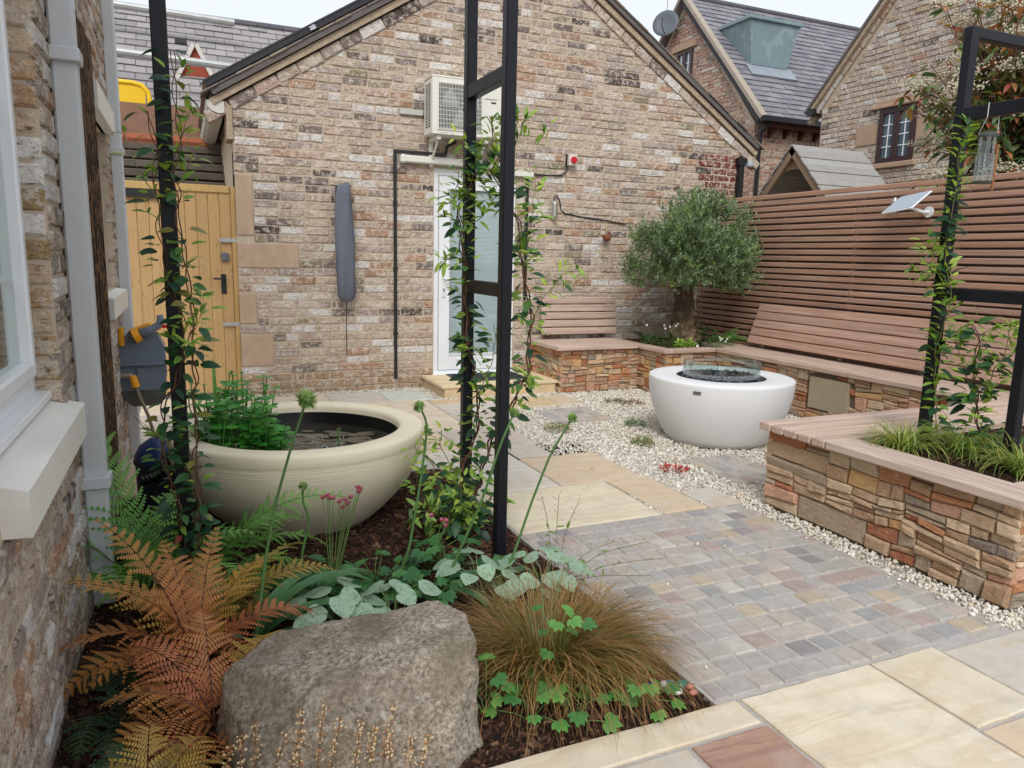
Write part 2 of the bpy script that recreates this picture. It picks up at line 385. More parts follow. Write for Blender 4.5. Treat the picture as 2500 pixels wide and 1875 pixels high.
# white gravel
b = MB(); b.box((2.3, 3.17, -.06), (5.05, 6.66, -.02)); b.box((2.83, 1.62, -.06), (4.5, 3.2, -.021)); b.box((.45, 7.19, -.06), (2.25, 7.36, -.0205)); b.box((2.1, 6.53, -.06), (2.3, 7.3, -.0215)); b.box((2.29, 6.53, -.06), (3.5, 6.7, -.022))
gb = b.obj('gravel_bed', M('gravel_dust', rgb(186, 180, 168), .95, .1, .2, 60, .5, 200)); gb['kind'] = 'structure'
block = [s[:4] for s in SL]+[(2.8, 5.31, 3.335, 5.9), (3.095, 3.49, 3.55, 4.08), (1.46, 1.66, 2.835, 3.18)]
def scatter(x0, y0, x1, y1, dens):
    n = int((x1-x0)*(y1-y0)*dens); P = RNG.uniform((x0, y0), (x1, y1), (n, 2)); keep = np.ones(n, bool)
    for (a, c, d, e) in block: keep &= ~((P[:, 0] > a-.004) & (P[:, 0] < d+.004) & (P[:, 1] > c-.004) & (P[:, 1] < e+.004))
    keep &= np.hypot(P[:, 0]-3.77, P[:, 1]-4.53) > .36
    return P[keep]
PB = np.concatenate([scatter(2.3, 3.17, 5.0, 6.63, 4300), scatter(2.835, 1.63, 2.98, 3.2, 4300), scatter(2.84, 1.63, 4.3, 1.76, 4300), scatter(.5, 7.2, 2.2, 7.345, 3000), scatter(2.1, 6.53, 2.24, 7.3, 3000), scatter(2.2, 6.56, 3.45, 6.66, 3000)])
# icosahedron template
ph = (1+5**.5)/2; ICO = np.array([(-1, ph, 0), (1, ph, 0), (-1, -ph, 0), (1, -ph, 0), (0, -1, ph), (0, 1, ph), (0, -1, -ph), (0, 1, -ph), (ph, 0, -1), (ph, 0, 1), (-ph, 0, -1), (-ph, 0, 1)], float); ICO /= np.linalg.norm(ICO[0])
ICOF = np.array([(0, 11, 5), (0, 5, 1), (0, 1, 7), (0, 7, 10), (0, 10, 11), (1, 5, 9), (5, 11, 4), (11, 10, 2), (10, 7, 6), (7, 1, 8), (3, 9, 4), (3, 4, 2), (3, 2, 6), (3, 6, 8), (3, 8, 9), (4, 9, 5), (2, 4, 11), (6, 2, 10), (8, 6, 7), (9, 8, 1)])
def rand_rot(n, rng=RNG):
    q = rng.normal(size=(n, 4)); q /= np.linalg.norm(q, axis=1)[:, None]; w, x, y, z = q.T
    return np.stack([np.stack([1-2*(y*y+z*z), 2*(x*y-z*w), 2*(x*z+y*w)], 1), np.stack([2*(x*y+z*w), 1-2*(x*x+z*z), 2*(y*z-x*w)], 1), np.stack([2*(x*z-y*w), 2*(y*z+x*w), 1-2*(x*x+y*y)], 1)], 1)
def pebbles(P, z, size, cols, flat=.6):
    n = len(P); R = rand_rot(n); S = size[:, None]*RNG.uniform((.7, .45, .35), (1.25, .9, .6), (n, 3))
    b = MB(); b.inst(ICO, ICOF, R*S[:, None, :], np.c_[P, z], cols); return b
STRAY = np.concatenate([RNG.normal((2.86, 2.4), (.06, .6), (60, 2)), RNG.normal((2.45, 4.6), (.16, .5), (18, 2)), RNG.uniform((1.5, 1.7), (2.8, 3.1), (9, 2)), RNG.normal((2.7, 6.0), (.3, .1), (30, 2))]); NS = len(STRAY); PB = np.concatenate([PB, STRAY])
n = len(PB); pc = np.array([rgb(218, 211, 198), rgb(206, 197, 182), rgb(228, 224, 214), rgb(186, 176, 160), rgb(160, 154, 148), rgb(208, 190, 164)])
PZ = RNG.uniform(-.016, .001, n); PZ[-NS:] = .005
gv = pebbles(PB, PZ, RNG.uniform(.007, .0135, n), pc[RNG.choice(6, n, p=[.35, .25, .25, .08, .03, .04])]).obj('gravel', M('limestone_chip', None, .75, .3, .1, 60, 0))
tag(gv, 'white limestone gravel spread round the fire bowl and paving', 'gravel'); gv['kind'] = 'stuff'
# ---------------------------------------------------------------- the brick outbuilding with the gable (y = 7.353)
W = 7.353
XL, XR, XA, ZE, ZA = .45, 6.15, 3.33, 2.66, 4.5
SLOPE = (ZA-ZE)/(XA-.40)
def roofz(x): return ZA-SLOPE*abs(x-XA)
ob = thing('brick_outbuilding', (3.3, W, 0), 'buff brick outbuilding with a wide gable and white half-glazed door', 'building')
DX0, DX1, DZ0, DZ1 = 2.335, 3.245, .125, 2.225
b = MB()
b.prism([(XL, -.05), (DX0, -.05), (DX0, 2.9), (XL, ZE-.02)], 1, W+.004, W+.3); b.prism([(DX1, -.05), (XR, -.05), (XR, ZE-.02), (DX1, 2.9)], 1, W+.004, W+.3)
b.box((DX0, W+.004, -.05), (DX1, W+.3, DZ0)); b.prism([(DX0, DZ1), (DX1, DZ1), (DX1, 2.9), (DX0, 2.9)], 1, W+.004, W+.3)
b.prism([(XL, ZE-.02), (DX0, 2.9), (DX1, 2.9), (XR, ZE-.02), (XR, roofz(XR)), (XA, ZA), (XL, roofz(XL))], 1, W+.004, W+.3)
b.box((XL, W+.3, -.05), (XL+.25, W+6, ZE)); b.box((XR-.25, W+.3, -.05), (XR, W+6, ZE)); b.box((XL, W+5.8, -.05), (XR, W+6, ZE))
wall = b.obj('wall', MORTAR, ob)
QST = [(XL, 1.50, .60, 2.04), (XL+.004, 1.205, .995, 1.425), (XL, .685, .60, .96), (XL, .28, .74, .575)]       # dressed quoin stones: x0 z0 x1 z1
CH = .0776
def iv_main(v):
    a, c = XL, XR
    d = max(0, v-ZE)
    if v > ZE-.02: a, c = XA-(ZA-v)/SLOPE+.10, XA+(ZA-v)/SLOPE-.10
    L = [(a, c)]
    cut = []
    if v < DZ1+.01: cut.append((DX0-.005, DX1+.005))
    for (x0, z0, x1, z1) in QST:
        if z0-.02 < v < z1+.02: cut.append((x0-.1, x1+.008))
    for (p, q) in cut:
        N = []
        for (s, e) in L:
            if q <= s or p >= e: N.append((s, e))
            else:
                if p > s: N.append((s, p))
                if q < e: N.append((q, e))
        L = N
    return L
def sp_main(u, v, row):
    if u > 5.62+.1*(row % 2) and 1.55 < v < 2.56: return jit(rgb(124, 62, 58), .12)
    if v < .2: return jit(rgb(172, 144, 116), .08)
    return None
def iv2(v): return [(a, c) for a, c in iv_main(v) if c-a > .05]
fr = Frame((0, W, 0), (1, 0, 0), (0, -1, 0))
put_pieces(fr, bricks(iv2, -.03, 4.15, CH, .232, .011, PAL_BUFF, 3, (-.001, .010), .005, .008, .18, sp_main), 'brick', BRICK, wall, 300, 'far_bricks')
DRESSED = M('dressed_sandstone', rgb(182, 158, 136), .9, .15, .12, 9, .5, 70)
for (x0, z0, x1, z1) in QST: MB().box((x0, W-.008, z0), (x1, W+.1, z1), bev=.004).obj('quoin_stone', DRESSED, wall)
# door
dr = MB()
for (x0, z0, x1, z1) in ((DX0, DZ0, DX0+.055, DZ1), (DX1-.055, DZ0, DX1, DZ1), (DX0+.055, DZ1-.07, DX1-.055, DZ1), (DX0+.055, DZ0, DX1-.055, DZ0+.035)): dr.box((x0, W+.02, z0), (x1, W+.09, z1), bev=.004)
door = dr.obj('door', WHITEPVC, ob)
b = MB(); X0, X1, Z0, Z1 = DX0+.06, DX1-.06, DZ0+.04, DZ1-.075; G0, G1, GZ0, GZ1 = X0+.115, X1-.115, Z0+.17, Z1-.13
for (x0, z0, x1, z1) in ((X0, Z0, G0, Z1), (G1, Z0, X1, Z1), (G0, Z0, G1, GZ0), (G0, GZ1, G1, Z1)): b.box((x0, W+.012, z0), (x1, W+.07, z1))
for (x0, z0, x1, z1) in ((G0-.018, GZ0-.018, G0, GZ1+.018), (G1, GZ0-.018, G1+.018, GZ1+.018), (G0, GZ0-.018, G1, GZ0), (G0, GZ1, G1, GZ1+.018)): b.box((x0, W+.004, z0), (x1, W+.03, z1), bev=.003)
b.obj('door_leaf', WHITEPVC, door)
t = NT('clear_glass'); t.b.inputs['Base Color'].default_value = (.9, .95, .95, 1); t.b.inputs['Roughness'].default_value = .02; t.b.inputs['Transmission Weight'].default_value = 1; t.b.inputs['IOR'].default_value = 1.45
tp = t.n('ShaderNodeBsdfTransparent'); gl = t.n('ShaderNodeBsdfGlossy'); gl.inputs['Roughness'].default_value = .02; fs = t.n('ShaderNodeLayerWeight'); fs.inputs['Blend'].default_value = .1; mr_ = t.n('ShaderNodeMapRange'); mr_.inputs['To Min'].default_value = .06; mr_.inputs['To Max'].default_value = .6; ms_ = t.n('ShaderNodeMixShader')
tp.inputs['Color'].default_value = (.93, .97, .96, 1)
t.l(fs.outputs['Facing'], mr_.inputs['Value']); t.l(mr_.outputs[0], ms_.inputs[0]); t.l(tp.outputs[0], ms_.inputs[1]); t.l(gl.outputs[0], ms_.inputs[2]); t.l(ms_.outputs[0], t.out.inputs['Surface']); GLASS = t.m
BLIND = M('white_blind', rgb(244, 246, 248), .5, .4, .02, 4, 0)
z = GZ0+.004; k = 0
bl = MB()
while z < GZ1-.01:
    bl.box((G0+.004, -.008, -.0012), (G1-.004, .008, .0012), R=((1, 0, 0), (0, math.cos(.55), math.sin(.55)), (0, -math.sin(.55), math.cos(.55))), o=(0, W+.046, z)); z += .0135
bl.obj('blind_slats', BLIND, door, kind='stuff')
MB().box((G0, W+.062, GZ0), (G1, W+.068, GZ1)).obj('blind_back', M('blind_gap', rgb(206, 216, 226), .6, .3, .02, 4, 0), door)
MB().box((G0, W+.022, GZ0), (G1, W+.026, GZ1)).obj('pane', GLASS, door)
b = MB(); b.box((X0+.035, W-.002, .93), (X0+.068, W+.012, 1.17), bev=.003); b.tube([(X0+.05, W-.0, 1.12), (X0+.05, W-.045, 1.12), (X0+.06, W-.055, 1.12), (X0+.17, W-.055, 1.12)], .0095, 8)
b.obj('door_handle', M('handle_white', (.75, .77, .78), .25, .5, .02, 4, 0), door)
MB().box((X0+.046, W-.004, .985), (X0+.057, W+.001, 1.02)).obj('keyhole', M('dark_hole', (.02, .02, .02), .6, .2, 0, 5, 0), door)
b = MB(); b.box((X0+.2, W-.002, Z0+.1), (X0+.25, W+.012, Z0+.11)); b.box((X1-.22, W-.002, Z0+.1), (X1-.17, W+.012, Z0+.11)); b.box((DX0-.01, W-.03, DZ0-.022), (DX1+.01, W+.05, DZ0+.004), bev=.003); b.obj('door_threshold', WHITEPVC, door)
# roof: two slopes, verge and tiles
TILE = M('grey_roof_tile', None, .85, .2, .15, 18, .5, 60)
SANDV = M('verge_mortar', rgb(176, 158, 136), .9, .1, .25, 12, .9, 30, .016)
for sgn, nm in ((-1, 'l'), (1, 'r')):
    L = math.hypot(XA-.36, ZA-roofz(.36)); d = np.array([sgn*(XA-.36)/L, 0, -(ZA-roofz(.36))/L]); nrm = np.array([sgn*-d[2]*sgn, 0, 0]); nrm = np.array([sgn*abs(d[2]), 0, abs(d[0])]); A = np.array([XA, 0, ZA])
    R = np.stack([d, np.array([0, 1, 0]), nrm], 1)
    rf = MB(); rf.box((-.0, W-.075, .085), (L+.02, W+5.5, .13), rgb(104, 98, 96), R=R, o=A)
    roof = rf.obj('roof', TILE, ob)
    # verge undercloak and brick-on-edge course
    vb = MB(); vb.box((0, W-.045, .02), (L+.06, W+.3, .076), R=R, o=A); vb.obj('verge_board', SANDV, roof)
    u = .05
    while u < L+.02:
        n_ = random.uniform(.2, .26); q = MB(); q.box((u+.004, W-.018, -.085+random.uniform(-.006, .004)), (u+n_-.006, W+.1, .006), pick(PAL_BUFF), R=R, o=A, bev=.006); q.obj('verge_brick', BRICK, roof); u += n_
    u = 0
    while u < L:
        q = MB(); q.box((u, W-.085+random.uniform(-.012, .004), .128+random.uniform(0, .006)), (u+.17, W+.2, .15), pick([(1, rgb(112, 104, 100), .2), (1, rgb(140, 128, 116), .15)]), R=R, o=A, bev=.004); q.obj('verge_tile', TILE, roof); u += .172
    if sgn < 0:
        q = MB(); q.box((.55, W-.09, .16), (L+.03, W+3.6, .215), (.012, .012, .014), R=R, o=A); q.box((.55, W-.098, .205), (L+.03, W-.05, .22), (.02, .02, .022), R=R, o=A); q.obj('solar_panel_edge', M('panel_frame_black', None, .35, .5, .05, 5, 0), roof)
        q = MB()
        for u in (1.35, 2.42): q.box((u, W-.104, .17), (u+.06, W-.088, .185), R=R, o=A); q.box((u, W-.104, .19), (u+.06, W-.088, .2), R=R, o=A); q.box((u+.02, W-.106, .165), (u+.03, W-.088, .205), R=R, o=A)
        q.obj('panel_clamp', M('clamp_alloy', (.55, .56, .58), .4, .5, .05, 5, 0, metal=.6), roof)
# white ogee gutter end on the left eave, black downpipe and gutter end on the right
og = [(.235, 2.655), (.25, 2.60), (.29, 2.565), (.34, 2.55), (.385, 2.56), (.385, 2.655), (.31, 2.665)]
b = MB(); b.prism(og, 1, W-.03, W+4.5, (.62, .60, .55)); b.obj('gutter', M('painted_gutter', None, .5, .4, .06, 8, .1, 30), ob)
b = MB(); b.prism([(.40, 2.34), (.45, 2.34), (.45, 2.64), (.40, 2.60)], 1, W-.02, W+.3, rgb(196, 174, 146)); b.obj('eave_corbel', SANDV, ob)
b = MB(); b.box((6.12, W-.06, 1.5), (6.19, W+.01, 2.52)); b.box((6.1, W-.07, 2.5), (6.22, W+.02, 2.58)); b.obj('downpipe', M('black_gutter', (.012, .012, .014), .4, .5, .05, 5, 0), ob)
b = MB(); b.lathe([(.0, .05), (.03, .05), (.05, .0), (.045, -.02), (0, -.02)], 16, (6.25, W-.08, 2.50)); q = b.obj('floodlight', M('grey_plastic', rgb(150, 156, 162), .4, .4, .05, 5, 0)); tag(q, 'small grey floodlight at the right eave of the brick gable', 'light')
# step
b = MB(); b.box((2.235, W-.68, -.05), (3.43, W-.006, .09), rgb(206, 184, 146)); st = b.obj('door_step', SLAB); tag(st, 'low cream sandstone step in front of the white door', 'step')
MB().box((2.205, W-.70, .091), (3.455, W-.007, .122), rgb(226, 208, 168), bev=.005).obj('tread', SLAB, st)
for x in (2.237, 2.56, 3.0): MB().box((x, W-.686, -.04), (x+(.32 if x < 2.5 else .43), W-.66, .09), jit(rgb(214, 190, 150), .06), bev=.003).obj('riser_stone', SLAB, st)
for y in (6.72, 7.05): MB().box((2.228, y, -.04), (2.25, y+.3, .09), jit(rgb(202, 178, 140), .06), bev=.003).obj('riser_stone', SLAB, st)
b = MB(); b.box((2.45, 6.82, .123), (3.2, 7.28, .133), (.05, .055, .065), bev=.004)
for k in range(14): b.box((2.48, 6.85+k*.03, .133), (3.17, 6.862+k*.03, .138), (.035, .04, .05))
tag(b.obj('door_mat', M('rubber_mat', None, .7, .3, .1, 20, .2, 200)), 'dark grey ribbed door mat on the cream step', 'mat')
# ---------------------------------------------------------------- the house wall on the left (x = -.39)
XW = -.39
lh = thing('brick_house', (-1.2, 4, 0), 'weathered buff brick house wall along the left edge with white windows', 'building')
W1 = (1.2, 2.80, .86, 3.4); W2 = (4.28, 5.14, 1.12, 2.02)      # window openings: y0 y1 z0 z1
b = MB()
for (y0, z0, y1, z1) in ((.2, -.1, W1[0], 4.2), (W1[0], -.1, W1[1], .80), (W1[0], W1[3], W1[1], 4.2), (W1[1], -.1, W2[0], 4.2), (W2[0], -.1, W2[1], W2[2]), (W2[0], W2[3], W2[1], 4.2), (W2[1], -.1, 5.5, 4.2)): b.box((XW-.3, y0, z0), (XW-.004, y1, z1))
lw = b.obj('wall', MORTAR, lh)
def iv_left(v):
    L = [(.9, 5.49)]
    for w in (W1, W2):
        if w[2]-.12 < v < w[3]:
            N = []
            for a, c in L:
                if w[1] <= a or w[0] >= c: N.append((a, c))
                else: N += [(a, w[0]), (w[1], c)]
            L = N
    return L
fr = Frame((XW, 0, 0), (0, 1, 0), (1, 0, 0))
put_pieces(fr, bricks(iv_left, -.05, 3.4, CH, .232, .012, PAL_LEFT, 5, (.002, .011), .005, .008, .2), 'brick', BRICK, lw, 300, 'far_bricks')
# brick reveal of the near window (faces the camera)
fr = Frame((XW-.165, W1[1]-.007, 0), (1, 0, 0), (0, -1, 0))
put_pieces(fr, bricks(lambda v: [(-.02, .16)], .85, 3.4, CH, .36, .012, [(40, rgb(202, 178, 152), .1), (26, rgb(226, 220, 216), .06), (18, rgb(186, 150, 116), .12), (14, rgb(160, 136, 96), .14)], 9, (.0, .006), .004, .008, 0), 'reveal_brick', BRICK, lw, 60, 'far_bricks')
SILLM = M('painted_sill', rgb(226, 223, 215), .55, .35, .04, 6, .35, 30, .004, extra=lambda t, p, c: t.mix(t.ramp(t.noise(p, 17, 6, .7), [(.68, (0, 0, 0)), (.7, (1, 1, 1))]), c, rgb(176, 172, 168)))
b = MB()
for (xb, y0, y1) in ((XW-.11, 1.84, 2.79), (XW-.002, 2.7901, 2.85)):
    zb = .83+.045*(-.335-xb)/.165; V = [(xb, y0, zb), (-.335, y0, .83), (-.335, y1, .835), (xb, y1, zb+.004), (xb, y0, .73), (-.335, y0, .725), (-.335, y1, .73), (xb, y1, .735)]
    b.add(V, [(0, 1, 2, 3), (4, 7, 6, 5), (0, 4, 5, 1), (1, 5, 6, 2), (2, 6, 7, 3), (3, 7, 4, 0)])
b.obj('window_sill', SILLM, lh)
b = MB(); b.add([(XW-.02, 4.22, 1.12), (-.335, 4.22, 1.105), (-.335, 5.2, 1.105), (XW-.02, 5.2, 1.12), (XW-.02, 4.22, 1.0), (-.335, 4.22, 1.0), (-.335, 5.2, 1.0), (XW-.02, 5.2, 1.0)], [(0, 1, 2, 3), (4, 7, 6, 5), (0, 4, 5, 1), (1, 5, 6, 2), (2, 6, 7, 3), (3, 7, 4, 0)]); b.obj('window_sill', SILLM, lh)
b = MB(); b.box((XW-.02, 4.22, 2.02), (-.345, 5.2, 2.15)); b.obj('window_head', SILLM, lh)
def win(y0, y1, z0, z1, x, mull):
    f = MB(); T = .06
    for (a, c, d, e) in ((y0, z0, y0+T, z1), (y1-T, z0, y1, z1), (y0+T, z0, y1-T, z0+T), (y0+T, z1-T, y1-T, z1)): f.box((x-.06, a, c), (x, d, e), bev=.006)
    w = f.obj('window', WHITEPVC, lh)
    ys = [y0+T]+mull+[y1-T]
    for a, c in zip(ys, ys[1:]):
        s = MB(); S = .05
        for (p, q, r_, t_) in ((a+.004, z0+T+.003, a+S, z1-T-.003), (c-S, z0+T+.003, c-.004, z1-T-.003), (a+S, z0+T+.003, c-S, z0+T+S), (a+S, z1-T-S, c-S, z1-T-.003)): s.box((x-.05, p, q), (x+.018, r_, t_), bev=.007)
        s.obj('sash', WHITEPVC, w)
        MB().box((x-.022, a+S, z0+T+S), (x-.016, c-S, z1-T-S)).obj('pane', GLASS, w)
        for zz in (z0+.36, z0+.9): MB().box((x-.03, a+S, zz), (x-.024, c-S, zz+.02)).obj('glazing_bar', WHITEPVC, w)
    MB().box((x-.5, y0, z0), (x-.45, y1, z1)).obj('room_back', M('dim_room', rgb(120, 124, 128), .9, .1, .1, 3, 0), w)
win(W1[0], W1[1]-.002, W1[2]+.03, W1[3], XW-.075, [2.0]); win(W2[0], W2[1], W2[2], W2[3], XW-.09, [])
MB().box((XW-.09, 1.3, .868), (XW-.03, 2.79, .895), bev=.004).obj('window_ledge', WHITEPVC, lh)
PIPE = M('grey_white_downpipe', rgb(206, 210, 214), .4, .4, .03, 3, .03, 60)
b = MB(); b.box((-.386, 3.06, .0), (-.306, 3.13, 4.0), bev=.008); dp = b.obj('downpipe', PIPE, lh)
for z in (.47, 1.98): MB().box((-.397, 3.035, z), (-.294, 3.14, z+.045), bev=.004).obj('bracket', PIPE, dp)
for z in (.44,): MB().box((-.43, 3.09, z+.05), (-.37, 3.115, z+.09)).obj('bracket_arm', PIPE, dp)
b = MB(); b.box((-.392, 5.33, .0), (-.322, 5.40, 3.6), bev=.008); dp = b.obj('downpipe', PIPE, lh)
MB().box((-.397, 5.31, 1.93), (-.312, 5.41, 1.97), bev=.004).obj('bracket', PIPE, dp)
# dark ribbed screen on the wall
b = MB(); MAT = rgb(58, 46, 40); p0 = MB().box((-.387, 3.62, .3), (-.372, 4.2, 2.3), (.02, .016, .014)).obj('reed_screen', M('dark_reed', None, .8, .2, .4, 30, .8, 40, stretch=(1, 1, .12), extra=lambda t, p, c: t.mix(t.ramp(t.noise(t.pos((60, 60, 14)), 1.6, 3, .5), [(.5, (0, 0, 0)), (.58, (.8, .8, .8))]), c, rgb(140, 106, 74))))
tag(p0, 'dark ribbed reed screen fixed upright on the left house wall', 'screen')
k = 3.63
while k < 4.19:
    MB().tube([(-.366, k, .3), (-.366+random.uniform(-.004, .004), k, 1.2), (-.366, k, 2.3+random.uniform(-.02, .01))], .011, 6, jit(rgb(46, 38, 34), .3)).obj('reed', p0.data.materials[0], p0); k += .024
# ---------------------------------------------------------------- hardwood fence
def plank(name, a, c, parent, col=None, bev=.006):
    return MB().box(a, c, col or jit(rgb(166, 126, 106), .1, .03), bev=bev).obj(name, HARDWOOD_X if abs(c[0]-a[0]) > abs(c[1]-a[1]) else HARDWOOD, parent)
fe = thing('slatted_fence', (5.66, 4.5, 0), 'brown hardwood fence of narrow horizontal slats along the right side', 'fence')
z0_ = .06
while z0_ < 2.02:
    z = z0_+random.uniform(-.0015, .0015)
    plank('slat', (5.648, 2.2, z), (5.668, 5.1, z+.046), fe, jit(rgb(172, 132, 110), .13, .02)); plank('slat', (5.648, 5.103, z), (5.668, W-.02, z+.046), fe, jit(rgb(172, 132, 110), .13, .02)); z0_ += .063
for y in (2.3, 3.2, 4.1, 5.1, 6.0, 6.9): MB().box((5.67, y-.03, -.05), (5.73, y+.03, 2.0), rgb(120, 92, 76)).obj('fence_post', HARDWOOD, fe)
MB().box((5.74, 2.2, 0), (5.76, W-.02, 2.0), rgb(64, 50, 46)).obj('gap_shade_sheet', HARDWOOD, fe)  # dark sheet added so the gaps between slats read as shade
# ---------------------------------------------------------------- stone benches and planters
def stone_face(fr, L, Hh, seed, holes=(), big=1.0):
    """random rubble: courses cut into cells, cells split again"""
    random.seed(seed); out = []; rows = max(2, round(Hh/(.145*min(big, 1.15)))); ys = [0]+[Hh*(i+random.uniform(-.16, .16))/rows for i in range(1, rows)]+[Hh]
    wx = lambda u, v: (u+(.016*nz(u*3.1, v*7, seed) if .01 < u < L-.01 else 0), v+(.032*nz(u*3.7, v*9, seed+5) if .01 < v < Hh-.01 else 0))
    def cell(u0, v0, u1, v1, d=0):
        w, h = u1-u0, v1-v0
        if h > .055*big and w < 2.6*h+.06 and random.random() < (.9 if h > .1 else .55) and h > .06:
            r = random.uniform(.32, .68); m = v0+h*r; cell(u0, v0, u1, m, d+1); cell(u0, m, u1, v1, d+1); return
        if w > .15*big and random.random() < (.85 if w > .26*big else .45):
            r = random.uniform(.35, .65); m = u0+w*r; cell(u0, v0, m, v1, d+1); cell(m, v0, u1, v1, d+1); return
        if h > .095*big and random.random() < .75:
            r = random.uniform(.35, .65); m = v0+h*r; cell(u0, v0, u1, m, d+1); cell(u0, m, u1, v1, d+1); return
        g = .0022; P = [wx(u0, v0), wx(u1, v0), wx(u1, v1), wx(u0, v1)]; mu, mv = (u0+u1)/2, (v0+v1)/2
        if any(q[0] < mu < q[2] and q[1] < mv < q[3] for q in holes): return
        s_ = random.uniform(-.10, .10)*h
        cs = [(P[0][0]+g, P[0][1]+g), (P[1][0]-g+min(0, s_), P[1][1]+g), (P[2][0]-g-max(0, s_), P[2][1]-g), (P[3][0]+g, P[3][1]-g)]
        V, F = piece(cs, random.uniform(.0, .024), random.uniform(.006, .011), .006, -.03); out.append((V, F, pick(PAL_STONE)))
    for a, c in zip(ys, ys[1:]):
        u = 0
        while u < L-.001:
            w = random.uniform(.2, .5)*big
            if L-(u+w) < .12: w = L-u
            cell(u, a, u+w, c); u += w
    return out
ZB = .435; ZT = .48
def core(a, c, parent): return MB().box(a, c).obj('core', DARKJOINT, parent)
CAP = lambda: jit(rgb(200, 176, 160), .07, .012)  # weathered timber, paled further to carry sky reflection in the colour
# bench along the back wall
A = thing('back_bench', (3.9, 6.95, 0), 'stone bench with timber seat against the brick gable, right of the door', 'bench')
core((3.47, 6.62, -.05), (4.42, W-.01, ZB), A)
put_pieces(Frame((3.46, 6.61, 0), (1, 0, 0), (0, -1, 0)), stone_face(None, .93, ZB, 21, big=.85), 'stone', STONE, A, 300, 'stones')
put_pieces(Frame((3.46, W-.01, 0), (0, -1, 0), (-1, 0, 0)), stone_face(None, .73, ZB, 22), 'stone', STONE, A, 300, 'stones')
for k in range(6): plank('seat_board', (3.385, 6.55+k*.112, ZB+.002), (4.33, 6.55+k*.112+.104, ZT), A, CAP())
for k in range(5): plank('backrest_slat', (3.52, 7.20+.012*k, .53+k*.083), (4.46, 7.225+.012*k, .53+k*.083+.072), A, CAP())
for x in (3.62, 4.3): MB().box((x, 7.278, .5), (x+.05, W-.01, .9), rgb(90, 66, 56)).obj('backrest_bracket', HARDWOOD, A)
# corner planter
B = thing('corner_planter', (4.8, 6.7, 0), 'stone corner planter with hardwood rim below the olive tree', 'planter')
core((4.40, 6.15, -.05), (5.63, W-.01, .40), B)
put_pieces(Frame((4.385, 6.62, 0), (0, -1, 0), (-1, 0, 0)), stone_face(None, .5, ZB, 31), 'stone', STONE, B, 300, 'stones')
put_pieces(Frame((4.375, 6.13, 0), (1, 0, 0), (0, -1, 0)), stone_face(None, .64, ZB, 32, big=1.1), 'stone', STONE, B, 300, 'stones')
plank('rim_board', (4.335, 6.082, ZB+.002), (4.46, 6.55, ZT), B, CAP()); plank('rim_board', (4.335, 6.555, ZB+.003), (4.46, W-.01, ZT-.003), B, CAP()); plank('rim_board', (4.463, 6.082, ZB+.002), (4.965, 6.21, ZT), B, CAP())
SOIL = M('bark_soil', rgb(62, 46, 38), .95, .1, .35, 40, .9, 60, .03)
MB().box((4.44, 6.2, .38), (5.6, W-.02, .445)).obj('soil', SOIL, B)
# bench along the fence
C = thing('side_bench', (5.3, 4.6, 0), 'long stone bench with sloping slatted timber backrest along the fence', 'bench')
core((5.03, 2.4, -.05), (5.63, 6.15, ZB), C)
put_pieces(Frame((5.015, 6.13, 0), (0, -1, 0), (-1, 0, 0)), stone_face(None, 3.0, ZB, 41, holes=((1.28, .1, 1.74, .4),), big=1.0), 'stone', STONE, C, 300, 'stones')
MB().box((4.995, 4.41, .11), (5.03, 4.835, .385), bev=.003).obj('access_panel', M('cement_panel', rgb(166, 154, 128), .85, .2, .1, 9, .3, 60), C)
for k in range(5):
    y = 6.2
    for y0, y1 in ((4.42, 6.13 if k < 2 else 6.6), (2.4, 4.415)): plank('seat_board', (4.97+k*.105, y0, ZB+.002), (4.97+k*.105+.1, y1, ZT), C, CAP())
th = math.atan2(.15, .42)
for k in range(5):
    R = np.array([[math.cos(th), 0, math.sin(th)], [0, 1, 0], [-math.sin(th), 0, math.cos(th)]])
    q = MB().box((-.012, 2.4, .005+k*.088), (.012, 6.13, .005+k*.088+.079), jit(rgb(178, 140, 119), .09, .03), R=R, o=(5.41, 0, .52), bev=.004); q.obj('backrest_slat', HARDWOOD, C)
for y in (2.8, 3.8, 4.9, 5.9): MB().box((.014, y, 0), (.06, y+.05, .4), rgb(80, 60, 52), R=np.array([[math.cos(th), 0, math.sin(th)], [0, 1, 0], [-math.sin(th), 0, math.cos(th)]]), o=(5.41, 0, .5)).obj('backrest_bracket', HARDWOOD, C)
# front planter with its bench arm
D = thing('front_planter', (3.6, 2.45, 0), 'stone planter with timber coping and bench boards at the right front', 'planter')
core((3.0, 1.76, -.05), (3.15, 3.13, ZB), D); core((3.151, 1.76, -.049), (5.0, 1.9, ZB-.001), D); core((3.151, 2.62, -.049), (5.02, 3.13, ZB-.001), D); core((3.151, 1.901, -.048), (5.0, 2.619, .40), D)
put_pieces(Frame((2.985, 3.14, 0), (0, -1, 0), (-1, 0, 0)), stone_face(None, 1.40, ZB, 51, big=1.0), 'stone', STONE, D, 300, 'stones')
put_pieces(Frame((2.985, 1.745, 0), (1, 0, 0), (0, -1, 0)), stone_face(None, 1.1, ZB, 52, big=1.0), 'stone', STONE, D, 300, 'stones')
put_pieces(Frame((2.985, 3.145, 0), (1, 0, 0), (0, 1, 0)), stone_face(None, 1.9, ZB, 53, big=1.3), 'stone', STONE, D, 300, 'stones')
for k in range(5): plank('seat_board', (2.92, 2.695+k*.096, ZB+.002), (4.965, 2.695+k*.096+.085, ZT), D, CAP())
